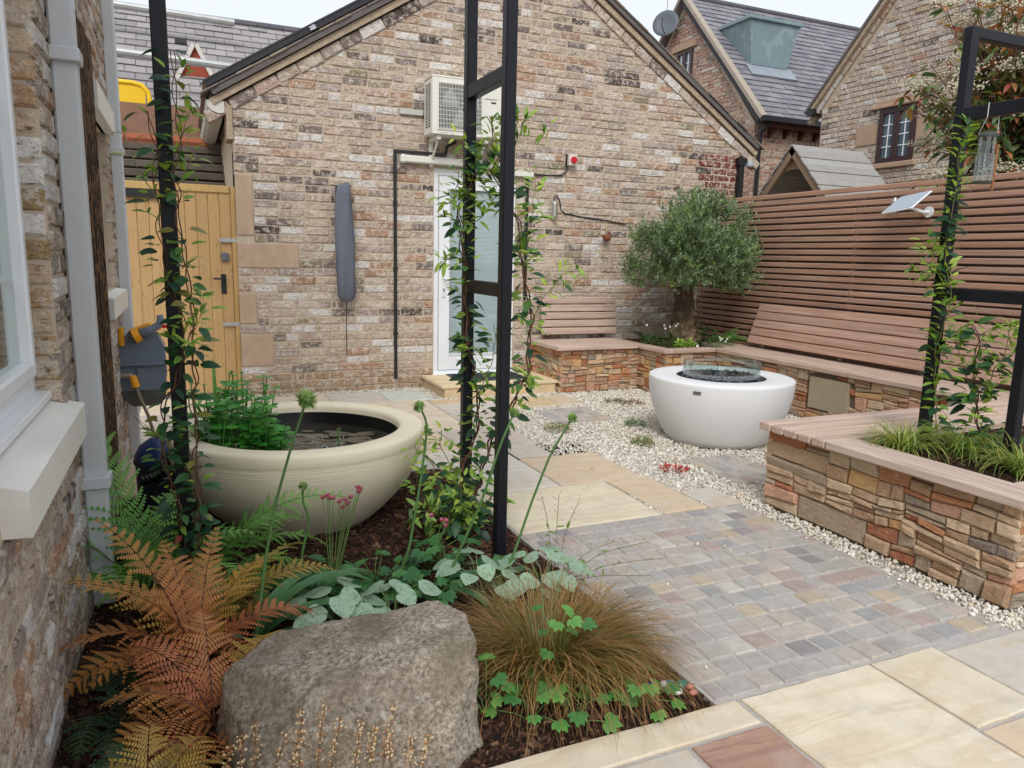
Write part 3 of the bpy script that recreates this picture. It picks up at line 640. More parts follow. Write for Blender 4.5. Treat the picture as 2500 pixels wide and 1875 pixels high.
plank('coping_board', (2.92, 1.70, ZB+.002), (3.12, 2.688, ZT), D, rgb(204, 184, 170)); plank('coping_board', (3.123, 1.70, ZB+.002), (4.6, 1.88, ZT), D, rgb(204, 184, 170))  # coping colour paled for the sky reflection on top
MB().box((3.10, 1.87, .39), (4.9, 2.70, .44)).obj('soil', SOIL, D)
# ---------------------------------------------------------------- houses beyond the garden
def iv_gable(y0, y1, ya, za, ze, cuts):
    def f(v):
        a, c = y0, y1
        if v > ze:
            k = (za-ze)/(ya-y0); a = ya-(za-v)/k+.06; c = min(y1, ya+(za-v)/k-.06)
        L = [(a, c)]
        for (p, q, z0, z1) in cuts:
            if z0 < v < z1:
                N = []
                for s, e in L:
                    if q <= s or p >= e: N.append((s, e))
                    else: N += [(s, p), (q, e)]
                L = N
        return [(s, e) for s, e in L if e-s > .06]
    return f
DARKFR = M('dark_brown_frame', rgb(58, 38, 40), .4, .4, .05, 6, 0)
SANDST = M('lintel_sandstone', rgb(176, 148, 126), .9, .15, .08, 10, .3, 60)
def lead_window(par, x, y0, y1, z0, z1):
    """window in a wall that faces -x"""
    f = MB(); T = .07; ym = (y0+y1)/2
    for (a, c, d, e) in ((y0, z0, y0+T, z1), (y1-T, z0, y1, z1), (y0+T, z0, y1-T, z0+T), (y0+T, z1-T, y1-T, z1), (ym-.05, z0+T, ym+.05, z1-T)): f.box((x-.035, a, c), (x+.05, d, e), bev=.005)
    w = f.obj('window', DARKFR, par)
    for (a, c) in ((y0+T, ym-.05), (ym+.05, y1-T)):
        MB().box((x-.004, a, z0+T), (x+.003, c, z1-T)).obj('pane', M('house_glass', rgb(84, 100, 110), .04, .8, .1, 2, 0), w)
        g = MB(); m = (a+c)/2; g.box((x-.014, m-.007, z0+T), (x-.005, m+.007, z1-T))
        for k in (1, 2, 3): zz = z0+T+(z1-z0-2*T)*k/4; g.box((x-.015, a, zz-.007), (x-.006, c, zz+.007))
        g.obj('glazing_bar', WHITEPVC, w)
    return w
SLATE = M('grey_slate', None, .7, .35, .12, 12, .35, 50)
def slate_roof(par, e0, e1, r0, rows, pitch, pal, keep, name='slate', seed=2):
    """slates from eave line e0-e1 up to the ridge start r0"""
    random.seed(seed); e0 = np.array(e0, float); e1 = np.array(e1, float); r0 = np.array(r0, float)
    U = e1-e0; L = np.linalg.norm(U); U /= L; S = r0-e0; S -= U*(S@U); H_ = np.linalg.norm(S); S /= H_; N = np.cross(U, S); N = N if N[2] > 0 else -N
    bk = MB(); bk.add([e0-N*.03, e1-N*.03, e1+S*H_-N*.03, e0+S*H_-N*.03, e0-N*.15, e1-N*.15, e1+S*H_-N*.15, e0+S*H_-N*.15], [(0, 1, 2, 3), (4, 7, 6, 5), (0, 4, 5, 1), (3, 2, 6, 7), (1, 5, 6, 2), (0, 3, 7, 4)], rgb(70, 68, 72))
    rf = bk.obj('roof', SLATE, par); h = H_/rows; L_ = []
    for i in range(rows):
        u = -(i % 2)*pitch/2
        while u < L-.02:
            a, c = max(0, u)+.004, min(L, u+pitch)-.004; u += pitch
            if c-a < .03: continue
            s0 = i*h-.02+random.uniform(-.006, .006); s1 = (i+1)*h+.03; tl = .022+random.uniform(0, .01)
            P = [e0+U*a+S*s0+N*tl, e0+U*c+S*s0+N*tl, e0+U*c+S*s1+N*.004, e0+U*a+S*s1+N*.004]
            Q = [p-N*(.012 if k < 2 else .004) for k, p in enumerate(P)]
            L_.append((np.linalg.norm(np.mean(P, 0)), np.array(P+Q), pick(pal)))
    L_.sort(key=lambda t: t[0]); rest = MB(); F = [(0, 1, 2, 3), (0, 4, 5, 1), (1, 5, 6, 2), (3, 7, 4, 0)]
    for k, (d, P, c) in enumerate(L_):
        if k < keep: b = MB(); b.add(P, F, c); b.obj(name, SLATE, rf)
        else: rest.add(P, F, c)
    if rest.n: rest.obj('far_slates', SLATE, rf, kind='stuff')
    rd = MB(); k = 0
    while k < L: rd.tube([e0+S*(H_)+U*k+N*.0, e0+S*H_+U*min(L, k+.44)+N*0], .085, 8, jit(rgb(88, 86, 92), .1)); k += .45
    rd.obj('ridge_tiles', SLATE, rf); return rf
PAL_SLATE = [(5, rgb(126, 124, 130), .06), (3, rgb(136, 133, 138), .06), (2, rgb(116, 114, 121), .07)]
# --- right-hand house: buff gable facing the garden at x = 9.5
RX = 9.5; k = RX/9.0
rh = thing('brick_house', (RX+3, 8, 0), 'buff brick house with gable and small leaded dark window behind the fence', 'building')
yE, zE, yA, zA = 9.55, 3.82, 6.1, 7.45
wy0, wy1, wz0, wz1 = 7.70, 8.30, 2.84, 3.60
SW = (7.55, 8.75)
b = MB(); b.prism([(2.6, -.1), (yE-.1, -.1), (yE-.1, zE), (yA, zA), (2.6, zE)], 0, RX+.006, RX+6); rw = b.obj('wall', MORTAR, rh)
cuts = [(wy0-.02, wy1+.02, wz0-.09, wz1+.13), (wy0-.02, wy1+.02, 0, .1), (8.32, 8.72, 3.13, 3.42), (7.3, 7.68, 3.1, 3.4)]
fr = Frame((RX, 0, 0), (0, -1, 0), (-1, 0, 0))
f = iv_gable(2.7, yE-.12, yA, zA, zE, cuts)
def fneg(v):
    kk = (zA-zE)/(yE-.1-yA)
    L = f(v) if v <= zE else None
    if L is None:
        a, c = 2.7, yA+(zA-v)/kk-.12; L = [(a, c)]
    return [(-e, -s) for s, e in L]
PAL_RH = greyed([(38, rgb(200, 180, 158), .09), (20, rgb(196, 170, 148), .1), (16, rgb(186, 166, 156), .1), (10, rgb(218, 210, 204), .06), (6, rgb(186, 150, 112), .12), (4, rgb(120, 106, 104), .16), (4, rgb(184, 136, 112), .12)], .18, .96)
put_pieces(fr, bricks(fneg, 1.6, 6.4, .0785, .235, .012, PAL_RH, 13, (.0, .016), .006, .008, .12), 'brick', BRICK, rw, 300, 'far_bricks')
lead_window(rh, RX, wy0, wy1, wz0, wz1)
MB().box((RX-.06, wy0-.10, wz1+.015), (RX+.05, wy1+.16, wz1+.06), bev=.01).obj('lintel', SANDST, rh); MB().box((RX-.03, wy0-.05, wz1+.061), (RX+.05, wy1+.1, wz1+.12)).obj('lintel', SANDST, rh)
MB().box((RX-.06, wy0-.08, wz0-.08), (RX+.05, wy1+.12, wz0-.005), bev=.01).obj('window_sill', SANDST, rh)
for (a, c, z0, z1) in ((8.325, 8.71, 3.135, 3.41), (7.31, 7.67, 3.11, 3.39), (9.0, 9.4, 2.55, 2.8)): MB().box((RX-.012, a, z0), (RX+.05, c, z1)).obj('dressed_stone', SANDST, rw)
lead_window(rh, RX, 5.7, 6.3, 2.7, 3.3)
S_ = np.array([0, yE-yA, zE-zA]); Ls = np.linalg.norm(S_)+.12; S_ = S_/np.linalg.norm(S_); N_ = np.array([0, -S_[2], S_[1]])
R = np.stack([np.array([1, 0, 0]), S_, N_], 1)
MB().box((-.09, 0, .0), (6, Ls, .06), rgb(172, 156, 136), R=R, o=(RX, yA, zA)).obj('roof_verge', SANDV, rh)
u = .1
while u < Ls-.05:
    MB().box((-.03, u, -.075+random.uniform(-.01, .01)), (.1, u+.21, -.004), pick(PAL_BUFF), R=R, o=(RX, yA, zA)).obj('verge_brick', BRICK, rw); u += .225
MB().box((-.12, 0, .062), (6, Ls+.03, .1), rgb(112, 106, 104), R=R, o=(RX, yA, zA)).obj('roof', SLATE, rh)
MB().box((RX-.12, yE-.02, zE-.1), (RX+5, yE+.1, zE+.0)).obj('gutter', M('black_gutter', (.012, .012, .014), .4), rh)
# --- slate-roofed house in the middle: gable at x = 11, ridge along x
MX = 11.0
mh = thing('brick_house', (MX+4, 15, 0), 'red brick house with steep grey slate roof and zinc dormer', 'building')
yf, ze, yr, zr, yb = 12.75, 4.22, 15.38, 7.34, 18.0
b = MB(); b.prism([(yf, -.1), (yb, -.1), (yb, ze), (yr, zr), (yf, ze)], 0, MX+.006, MX+9); mw = b.obj('wall', MORTAR, mh)
fr = Frame((MX, 0, 0), (0, -1, 0), (-1, 0, 0))
mk = (zr-ze)/(yr-yf); mcut = (14.98, 15.62, 5.15, 6.3)
def f2(v):
    a, c = (yf, yb) if v < ze else (yr-(zr-v)/mk+.1, yr+(zr-v)/mk-.1)
    L = [(a, c)]
    if mcut[2] < v < mcut[3]: L = [(a, mcut[0]), (mcut[1], c)]
    return [(-e, -s) for s, e in L if e-s > .05]
put_pieces(fr, bricks(f2, 2.2, 7.2, .0785, .235, .012, PAL_RED, 17, (.0, .01), .004, .006, .12), 'brick', BRICK, mw, 300, 'far_bricks')
fr = Frame((MX, yf, 0), (1, 0, 0), (0, -1, 0))
put_pieces(fr, bricks(lambda v: [(0, 3.2)], 2.2, 4.1, .0785, .235, .012, PAL_RED, 18, (.0, .01), .004, .006, .12), 'brick', BRICK, mw, 0, 'front_bricks')
lead_window(mh, MX, 15.0, 15.6, 5.2, 6.2)
MB().box((MX-.06, 14.85, 6.23), (MX+.05, 15.78, 6.36)).obj('lintel', SANDST, mh)
slate_roof(mh, (MX-.1, 12.45, 4.30), (MX+7, 12.45, 4.30), (MX-.1, yr, zr+.06), 24, .31, PAL_SLATE, 300)
MB().box((MX-.12, 12.32, 4.2), (MX+7, 12.46, 4.3)).obj('gutter', M('black_gutter', (.012, .012, .014), .4), mh)
for kx in range(7): MB().prism([(12.46, 4.2), (12.74, 4.2), (12.74, 3.95)], 0, MX+.35+kx*.42, MX+.43+kx*.42, rgb(78, 40, 38)).obj('eave_bracket', M('maroon_timber', None, .6, .3, .1, 8, 0), mh)
MB().box((MX+.2, 12.47, 4.12), (MX+7, 12.6, 4.2), rgb(92, 48, 44)).obj('fascia', M('maroon_timber', None, .6), mh)
S_ = np.array([0, yr-12.4, zr+.1-4.28]); Ls = np.linalg.norm(S_); S_ = S_/Ls; N_ = np.array([0, -S_[2], S_[1]])
MB().box((-.16, 0, -.03), (0, Ls, .05), rgb(150, 140, 128), R=np.stack([np.array([1, 0, 0]), S_, N_], 1), o=(MX, 12.4, 4.26)).obj('roof_verge', M('grey_verge', rgb(168, 156, 142), .9, .1, .12, 10, .3, 40), mh)
S2 = np.array([0, yb+.3-yr, ze-zr]); L2 = np.linalg.norm(S2); S2 = S2/L2; N2 = np.array([0, -S2[2], S2[1]])
MB().box((-.16, 0, -.03), (7, L2, .05), rgb(140, 132, 130), R=np.stack([np.array([1, 0, 0]), S2, N2], 1), o=(MX, yr, zr+.06)).obj('back_roof', SLATE, mh)
MB().tube([(MX+.09, 12.66, .0), (MX+.09, 12.66, 4.0), (MX+.2, 12.45, 4.22)], .045, 8).obj('downpipe', M('black_gutter', (.012, .012, .014), .4), mh)
ZINC = M('weathered_zinc', rgb(124, 144, 148), .5, .4, .1, 3, .05, 20, extra=lambda t, p, c: t.mix(t.ramp(t.noise(p, 3.2, 3, .5), [(.55, (0, 0, 0)), (.58, (.35, .35, .35))]), c, rgb(160, 176, 178)))
b = MB(); b.add([(MX+.52, 13.62, 5.62), (MX+1.55, 13.62, 5.62), (MX+1.72, 13.52, 6.5), (MX+.36, 13.52, 6.5), (MX+.52, 13.75, 5.62), (MX+1.55, 13.75, 5.62), (MX+1.72, 14.72, 6.5), (MX+.36, 14.72, 6.5)], [(0, 1, 2, 3), (0, 3, 7, 4), (1, 5, 6, 2), (3, 2, 6, 7), (4, 5, 1, 0)])
dm = b.obj('dormer', ZINC, mh); MB().box((MX+.3, 13.46, 6.5), (MX+1.78, 14.75, 6.58), bev=.01).obj('dormer_roof', ZINC, dm)
S3 = np.array([0, yr-12.45, zr+.06-4.3]); S3 = S3/np.linalg.norm(S3); N3 = np.array([0, -S3[2], S3[1]])
MB().box((MX+.4, 1.42, .03), (MX+1.68, 1.78, .045), R=np.stack([np.array([1, 0, 0]), S3, N3], 1), o=(0, 12.45, 4.3)).obj('lead_flashing', M('lead_sheet', rgb(142, 150, 158), .55, .4, .15, 6, .2, 20), mh)
# satellite dish on the gable
sdh = thing('satellite_dish', (MX-.25, 15.72, 6.86), 'round dark grey satellite dish on the slate-roofed house gable', 'satellite dish')
dv = Vector((-.75, -.62, .22)).normalized(); R = np.array(dv.to_track_quat('Z', 'Y').to_matrix()); b = MB(); prof = [(.0, 0), (.1, .004), (.2, .02), (.31, .055), (.315, .045), (.2, .008), (.0, -.012)]
b.lathe(prof, 28); b.V = [v @ R.T+np.array([MX-.3, 15.72, 6.86]) for v in b.V]; b.obj('dish', M('dish_grey', rgb(92, 98, 106), .5, .4, .05, 5, 0), sdh, smooth=True)
c0 = np.array([MX-.3, 15.72, 6.86]); b = MB(); b.tube([c0-R[:, 1]*.25, c0+R[:, 2]*.3-R[:, 1]*.2, c0+R[:, 2]*.33], .012, 6, (.03, .03, .03)); b.tube([c0, c0-R[:, 2]*.12, (MX+.02, 15.6, 6.7)], .02, 6, (.05, .05, .05)); b.tube([c0-R[:, 2]*.05, c0+np.array([0, 0, .9])], .008, 5, (.3, .3, .3)); b.obj('feed_arm', M('dish_arm', None, .5), sdh)
# --- open timber shelter behind the fence
PX = 7.0; sh = thing('timber_shelter', (PX+.6, 7.4, 0), 'small timber shelter with grey board roof above the fence', 'shelter')
OLDW = M('weathered_board', None, .85, .2, .12, 6, .4, 30, stretch=(14, 1, 1), extra=lambda t, p, c: t.mix(t.ramp(t.noise(t.pos((2, 30, 30)), 3, 4, .6), [(.45, (0, 0, 0)), (.7, (.4, .4, .4))]), c, rgb(116, 111, 106)))
ya, za = 7.39, 2.80
for sg in (-1, 1):
    d = np.array([0, sg*.60, -.66]); n_ = np.linalg.norm(d); d /= n_; N_ = np.array([0, sg*-d[2]*1, abs(d[1])]); N_ = np.array([0, sg*abs(d[2]), abs(d[1])]); R = np.stack([np.array([1, 0, 0]), d, N_], 1)
    for k in range(8): MB().box((-.02, k*.118, .0+.006*(k % 2)), (1.18, k*.118+.112, .02+.006*(k % 2)), jit(rgb(162, 159, 156), .1), R=R, o=(PX, ya, za), bev=.003).obj('roof_board', OLDW, sh)
    MB().box((.0, 0, -.09), (.05, .92, -.004), rgb(150, 126, 104), R=R, o=(PX, ya, za)).obj('rafter', OLDW, sh)
    MB().box((1.1, 0, -.09), (1.15, .92, -.004), rgb(150, 126, 104), R=R, o=(PX, ya, za)).obj('rafter', OLDW, sh)
    for x in (.02, 1.06): MB().box((PX+x, ya+sg*.55-.035, -.05), (PX+x+.07, ya+sg*.55+.035, za-.66), rgb(150, 130, 110)).obj('post', OLDW, sh)
b = MB(); n = 12; V = []
for k in range(n+1):
    a = math.pi*k/n; V += [(PX+.055, ya+.44*math.cos(a), za-.62+.34*math.sin(a)), (PX+.055, ya+.50*math.cos(a), za-.62+.5*(1-abs(math.cos(a))))]
b.add(V, [(2*k, 2*k+1, 2*k+3, 2*k+2) for k in range(n)], rgb(150, 126, 104)); b.obj('arch_brace', OLDW, sh)
MB().box((PX+1.15, ya-.6, 1.0), (PX+1.17, ya+.6, za-.64), rgb(92, 76, 62)).obj('back_board', OLDW, sh); MB().prism([(ya-.58, za-.64), (ya+.58, za-.64), (ya, za-.04)], 0, PX+1.152, PX+1.168, rgb(92, 76, 62)).obj('back_board', OLDW, sh)
# --- tiled house far left
LY = 15.0; hh = thing('tiled_house', (.5, LY, 0), 'house with mauve-grey tiled roof and small red gable, above the wooden gate', 'building')
MB().box((-4, LY-2.6, -.1), (5, LY+2, 3.2)).obj('wall', M('red_render', rgb(150, 96, 82), .9, .1, .1, 6, .3, 30), hh)
slate_roof(hh, (-4, LY-2.9, 3.15), (5, LY-2.9, 3.15), (-4, LY, 5.36), 16, .30, [(5, rgb(148, 143, 143), .05), (3, rgb(140, 135, 136), .05), (2, rgb(156, 150, 149), .04)], 300, 'roof_tile', 6)
# red gable with dark dormer
g0 = np.array([.34, 13.3, 4.05]); gd = MB(); gd.prism([(-.26, 3.3), (.86, 3.3), (.30, 4.46)], 1, 13.2, 14.5, rgb(150, 74, 58)); gg = gd.obj('small_gable', M('red_tile_hanging', None, .8, .2, .15, 14, .4, 40), hh)
for sg in (-1, 1):
    d = np.array([sg*.58, 0, -1.2]); d /= np.linalg.norm(d); R = np.stack([d, np.array([0, 1, 0]), np.array([sg*abs(d[2]), 0, abs(d[0])])], 1); MB().box((-.02, 13.14, 0), (1.34, 13.24, .06), R=R, o=(.30, 0, 4.46)).obj('gable_board', M('pale_board', rgb(206, 200, 192), .7, .3, .05, 6, 0), gg)
b = MB(); b.prism([(.04, 3.3), (.8, 3.3), (.8, 3.5), (.42, 3.97), (.04, 3.5)], 1, 13.0, 13.19, (.05, .055, .065)); b.obj('dark_gable_front', M('dark_lead', None, .5), gg)
MB().box((.1, 13.05, 3.0), (.9, 13.1, 3.22)).obj('pane', M('sky_glass', rgb(150, 190, 214), .1, .6, .05, 3, 0), gg)
MB().box((-.3, 13.0, 3.22), (1.2, 13.08, 3.3)).obj('gable_gutter', M('pale_board', rgb(206, 200, 192), .7), gg)
MB().box((.02, 13.62, 4.6), (.2, 13.78, 4.67), (.03, .03, .035)).obj('roof_vent', M('dark_lead', None, .5), hh)
# scaffold tubes on that house and a yellow guard frame
GALV = M('galvanised_tube', rgb(176, 178, 176), .45, .4, .15, 10, .1, 40, metal=.4)
for (x0, x1, y, z, nm) in ((-1.6, .95, 14.0, 5.10, 'upper'), (-1.6, .88, 12.4, 4.05, 'lower')):
    q = MB().tube([(x0, y, z+.05), (x1, y, z)], .06 if nm == 'upper' else .055, 10).obj('scaffold_tube', GALV); tag(q, 'galvanised scaffold tube, the %s of two across the tiled roof' % nm, 'scaffold', 'scaffold tubes')
yg = thing('guard_frame', (-.45, 11.0, 2.9), 'bright yellow tubular guard frame behind the gate', 'guard frame')
YEL = M('yellow_paint', rgb(236, 190, 20), .4, .4, .04, 5, 0)
MB().tube([(-1.2, 11, 3.42), (-.5, 11, 3.42), (-.40, 11, 3.40), (-.33, 11, 3.33), (-.31, 11, 3.22), (-.31, 11, 2.6)], .032, 8).obj('tube', YEL, yg, smooth=True); MB().box((-1.2, 10.99, 3.08), (-.36, 11.01, 3.4)).obj('panel', YEL, yg)
# --- lean-to with pantile eave beyond the gate
lt = thing('lean_to', (0, 9, 0), 'brown boarded lean-to with dark tiled eave behind the wooden gate', 'lean-to')
MB().box((-2.2, 9.9, 2.2), (1.2, 9.95, 3.0), rgb(138, 106, 88)).obj('fascia_board', M('brown_board', None, .8, .2, .12, 8, .3, 40), lt)
PTILE = M('pantile', None, .8, .2, .2, 10, .4, 40)
k = 0
while k < 8:
    MB().tube([(-2.2+k*.42, 9.55, 2.56), (-2.2+k*.42+.4, 9.55, 2.56)], .06, 8, rgb(150, 88, 64) if k < 6 else rgb(120, 112, 106)).obj('ridge_tile', PTILE, lt); k += 1
for i in range(6):
    MB().box((-2.2, 9.5-i*.16, 2.44-i*.11), (1.16-i*.07, 9.62-i*.16, 2.52-i*.11), jit(rgb(92, 84, 76), .1), bev=.01).obj('tile_course', PTILE, lt)
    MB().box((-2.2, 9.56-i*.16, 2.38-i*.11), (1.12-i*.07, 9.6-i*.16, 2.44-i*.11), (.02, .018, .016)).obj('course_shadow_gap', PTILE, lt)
MB().box((-2.2, 9.3, 0), (1.3, 9.4, 2.2), rgb(150, 110, 96)).obj('wall', BRICK, lt)
MB().prism([(1.0, 1.9), (1.3, 1.9), (1.3, 2.5), (1.1, 2.5)], 1, 8.9, 9.0, rgb(130, 128, 124)).obj('end_panel', M('grey_board', None, .8), lt)
MB().box((.45, 7.45, 1.93), (.53, 7.6, 2.25), rgb(120, 96, 80)).obj('gate_head_post', M('brown_board', None, .8), lt)
# ---------------------------------------------------------------- gate
ga = thing('wooden_gate', (0, 7.42, 0), 'tall fresh yellow pine boarded gate beside the brick gable', 'gate')
PINE = M('fresh_pine', None, .6, .3, .08, 6, .1, 30, stretch=(8, 8, 1), extra=lambda t, p, c: t.mix(t.ramp(t.noise(t.pos((40, 40, 1.6)), 2, 4, .6), [(.45, (0, 0, 0)), (.7, (.45, .45, .45))]), t.mix(t.ramp(t.noise(p, 9, 1, .3), [(.72, (0, 0, 0)), (.76, (.8, .8, .8))]), c, rgb(126, 88, 44)), rgb(158, 122, 78)))
x = -.46
while x < .37:
    MB().box((x, 7.40, .03), (x+.094, 7.42, 1.92), jit(rgb(186, 152, 104), .06, .02), bev=.004).obj('gate_board', PINE, ga); x += .0965
MB().box((-.46, 7.385, 1.87), (.40, 7.43, 1.935), rgb(194, 160, 104), bev=.004).obj('top_rail', PINE, ga)
MB().box((.41, 7.375, -.02), (.452, 7.46, 1.93), rgb(188, 154, 98), bev=.004).obj('gate_post', PINE, ga)
MB().box((-.46, 7.36, 1.80), (-.20, 7.384, 1.87), (.02, .02, .022)).obj('letter_plate', M('black_iron', (.014, .014, .015), .5), ga)
IRON = M('black_iron', (.014, .014, .015), .5)
hd = MB().box((.30, 7.388, .96), (.345, 7.399, 1.14), bev=.003).obj('handle_plate', IRON, ga); MB().tube([(.325, 7.39, 1.10), (.325, 7.35, 1.10), (.31, 7.345, 1.10), (.235, 7.345, 1.10)], .009, 8).obj('lever', IRON, hd)
for z in (1.43, .66): MB().box((.30, 7.383, z), (.45, 7.372, z+.035), bev=.002).obj('strap_hinge', GALV, ga)
MB().box((.31, 7.37, 1.26), (.375, 7.399, 1.335), rgb(96, 100, 108), bev=.006).obj('key_box', M('grey_case', None, .45), ga)
# ---------------------------------------------------------------- fire bowl
fb = thing('fire_bowl', (3.763, 4.53, 0), 'round white concrete fire bowl with glass wind guard on the gravel', 'fire bowl')
o = (3.763, 4.53, -.005); RF = .546
WHITEC = M('white_concrete', rgb(224, 224, 224), .6, .3, .025, 3, .05, 80)
prof = [(.0, 0), (.36, 0), (.385, .004)]
for k in range(1, 13):
    t = k/12; prof.append((.385+(RF-.385)*math.sin(t*math.pi/2)**.85, .004+.466*t))
prof += [(RF, .484), (RF-.004, .491), (RF-.012, .495), (.345, .495), (.338, .491), (.335, .484), (.335, .44), (0, .44)]
b = MB(); b.lathe(prof, 128, o); bo = b.obj('bowl', WHITEC, fb, smooth=True)
b = MB(); b.lathe([(.334, .455), (.334, .489), (.325, .489), (.30, .47), (.0, .47)], 96, o); b.obj('burner_tray', M('dark_steel', (.022, .02, .022), .5, .4, .1, 10, 0), fb)
random.seed(4); P = RNG.uniform(-.31, .31, (420, 2)); P = P[np.hypot(*P.T) < .305]; n = len(P)
b = pebbles(P+np.array(o[:2]), np.full(n, .478)+RNG.uniform(-.006, .008, n), RNG.uniform(.016, .026, n), np.array([(.035, .036, .042)]*n)*RNG.uniform(.6, 1.8, (n, 1)))
b.obj('lava_pebbles', M('black_pebble', None, .25, .5, .2, 30, 0), fb, smooth=True, kind='stuff')
TG = NT('wind_guard_glass'); tp = TG.n('ShaderNodeBsdfTransparent'); tp.inputs['Color'].default_value = (.90, .955, .95, 1); gl = TG.n('ShaderNodeBsdfGlossy'); gl.inputs['Roughness'].default_value = .01; lw_ = TG.n('ShaderNodeLayerWeight'); lw_.inputs['Blend'].default_value = .12; mm = TG.n('ShaderNodeMixShader')
mr_ = TG.n('ShaderNodeMapRange'); mr_.inputs['To Min'].default_value = .10; mr_.inputs['To Max'].default_value = .7; TG.l(lw_.outputs['Facing'], mr_.inputs['Value']); TG.l(mr_.outputs[0], mm.inputs[0]); TG.l(tp.outputs[0], mm.inputs[1]); TG.l(gl.outputs[0], mm.inputs[2]); TG.l(mm.outputs[0], TG.out.inputs['Surface']); WG = TG.m
gcut = math.radians(233); gaps = [gcut, gcut+math.pi]
for a0 in gaps:
    V = []; n = 40; r0, r1 = .284, .290; a1 = a0+math.pi-.012
    for k in range(n+1):
        a = a0+.012+(a1-a0-.012)*k/n
        for (r, z) in ((r0, .475), (r1, .475), (r1, .607), (r0, .607)): V.append((o[0]+r*math.cos(a), o[1]+r*math.sin(a), o[2]+z))
    F = [(4*k+i, 4*k+(i+1) % 4, 4*k+4+(i+1) % 4, 4*k+4+i) for k in range(n) for i in range(4)]
    b = MB(); b.add(V, F); gp = b.obj('glass_guard', WG, fb)
    b = MB(); b.add([V[0], V[1], V[2], V[3]], [(0, 1, 2, 3)]); b.add([V[-4], V[-3], V[-2], V[-1]], [(3, 2, 1, 0)])
    for k in range(n): b.add([V[4*k+3], V[4*k+2], V[4*k+6], V[4*k+7]], [(0, 1, 2, 3)])
    b.obj('polished_edge', M('glass_edge', rgb(150, 205, 200), .15, .6, .02, 5, 0), gp)
a = math.radians(214); b = MB(); rr = .385+(RF-.385)*math.sin(.9*math.pi/2)**.85+.001; R = np.array([[-math.sin(a), math.cos(a), 0], [math.cos(a), math.sin(a), 0], [0, 0, 1]]).T
b.box((-.028, 0, -.011), (.028, .006, .011), R=R, o=(o[0]+rr*math.cos(a), o[1]+rr*math.sin(a), .43)); b.obj('maker_plate', M('brushed_plate', rgb(120, 118, 114), .4, .5, .1, 60, 0, metal=.5), fb)
# ---------------------------------------------------------------- water bowl
wb = thing('water_bowl', (.508, 3.85, 0), 'large cream reconstituted-stone bowl filled with pond water', 'water bowl')
o = (.508, 3.85, -.02); RW = .632
t = NT('ribbed_cream_stone'); p = t.pos((1.2, 1.2, 1)); n1 = t.noise(t.pos((2.2, 2.2, 85)), 1.6, 5, .65)
w = t.n('ShaderNodeTexWave'); w.wave_type = 'BANDS'; w.bands_direction = 'Z'; w.inputs['Scale'].default_value = 24; w.inputs['Distortion'].default_value = 2.5; w.inputs['Detail'].default_value = 3; w.inputs['Detail Scale'].default_value = 2; t.l(t.pos((.35, .35, 1)), w.inputs['Vector'])
ge = t.n('ShaderNodeNewGeometry'); sx = t.n('ShaderNodeSeparateXYZ'); t.l(ge.outputs['Normal'], sx.inputs[0])
at = t.attr(); sp_ = t.n('ShaderNodeSeparateColor'); t.l(at.outputs['Color'], sp_.inputs[0])
c = t.mix(t.ramp(t.noise(p, 5, 4), [(.3, (0, 0, 0)), (.8, (.5, .5, .5))]), rgb(242, 231, 204), rgb(232, 219, 190)); t.l(c, t.b.inputs['Base Color']); t.b.inputs['Roughness'].default_value = .75; t.b.inputs['Specular IOR Level'].default_value = .3
hh_ = t.mix(1.0, t.mix(.12, n1, w.outputs['Fac']), at.outputs['Color'], 'MULTIPLY'); t.l(t.bump(hh_, .4, .008), t.b.inputs['Normal']); CREAMST = t.m
prof = [(.0, 0), (.33, 0)]; 
for k in range(1, 15):
    tt = k/14; prof.append((.34+(RW-.006-.34)*math.sin(tt*math.pi/2)**.9, .01+.425*tt))
b = MB(); b.lathe(prof, 128, o, (1, 1, 1)); bw = b.obj('bowl', CREAMST, wb, smooth=True)
b = MB(); b.lathe([(RW-.007, .434), (RW-.004, .44), (RW-.002, .46), (RW-.002, .486), (RW-.008, .497), (RW-.02, .502), (RW-.105, .502), (RW-.122, .497), (RW-.130, .482), (RW-.130, .43), (RW-.131, .42)], 128, o, (0, 0, 0)); b.obj('rim', CREAMST, wb, smooth=True)
b = MB(); b.lathe([(RW-.132, .46), (RW-.140, .36), (RW-.16, .30)], 96, o, (.008, .008, .008)); b.obj('liner', M('black_liner', None, .35, .5, .1, 10, 0), wb, smooth=True)
wt = MB(); n = 60; V = []; F = []
for j in range(n+1):
    r = (RW-.139)*j/n
    for k in range(96):
        a = 2*math.pi*k/96; x, y = r*math.cos(a), r*math.sin(a); d = math.hypot(x+.05, y+.08); V.append((o[0]+x, o[1]+y, o[2]+.395+.0022*math.sin(d*62)*math.exp(-d*2.5)+.0025*nz(x*14, y*14, 2)))
F = [(j*96+k, (j+1)*96+k, (j+1)*96+(k+1) % 96, j*96+(k+1) % 96) for j in range(n) for k in range(96)]
wt.add(V, F, (.03, .026, .018)); wt.obj('water', M('dark_pond_water', None, .04, .7, .25, 4, 0), wb, smooth=True)
random.seed(8); b = MB(); P = []
for k in range(46):
    a = random.gauss(0, 1); P.append((o[0]+random.gauss(-.02, .13), o[1]+random.gauss(-.02, .10)))
P = np.array(P); b.inst(np.vstack([ICO]), ICOF, np.repeat(np.eye(3)[None], len(P), 0)*RNG.uniform(.003, .009, (len(P), 1, 1)), np.c_[P, np.full(len(P), o[2]+.396)], np.full((len(P), 3), .8))
b.obj('bubbles', M('bubble_film', rgb(150, 156, 158), .08, .9, .02, 5, 0), wb, smooth=True, kind='stuff')
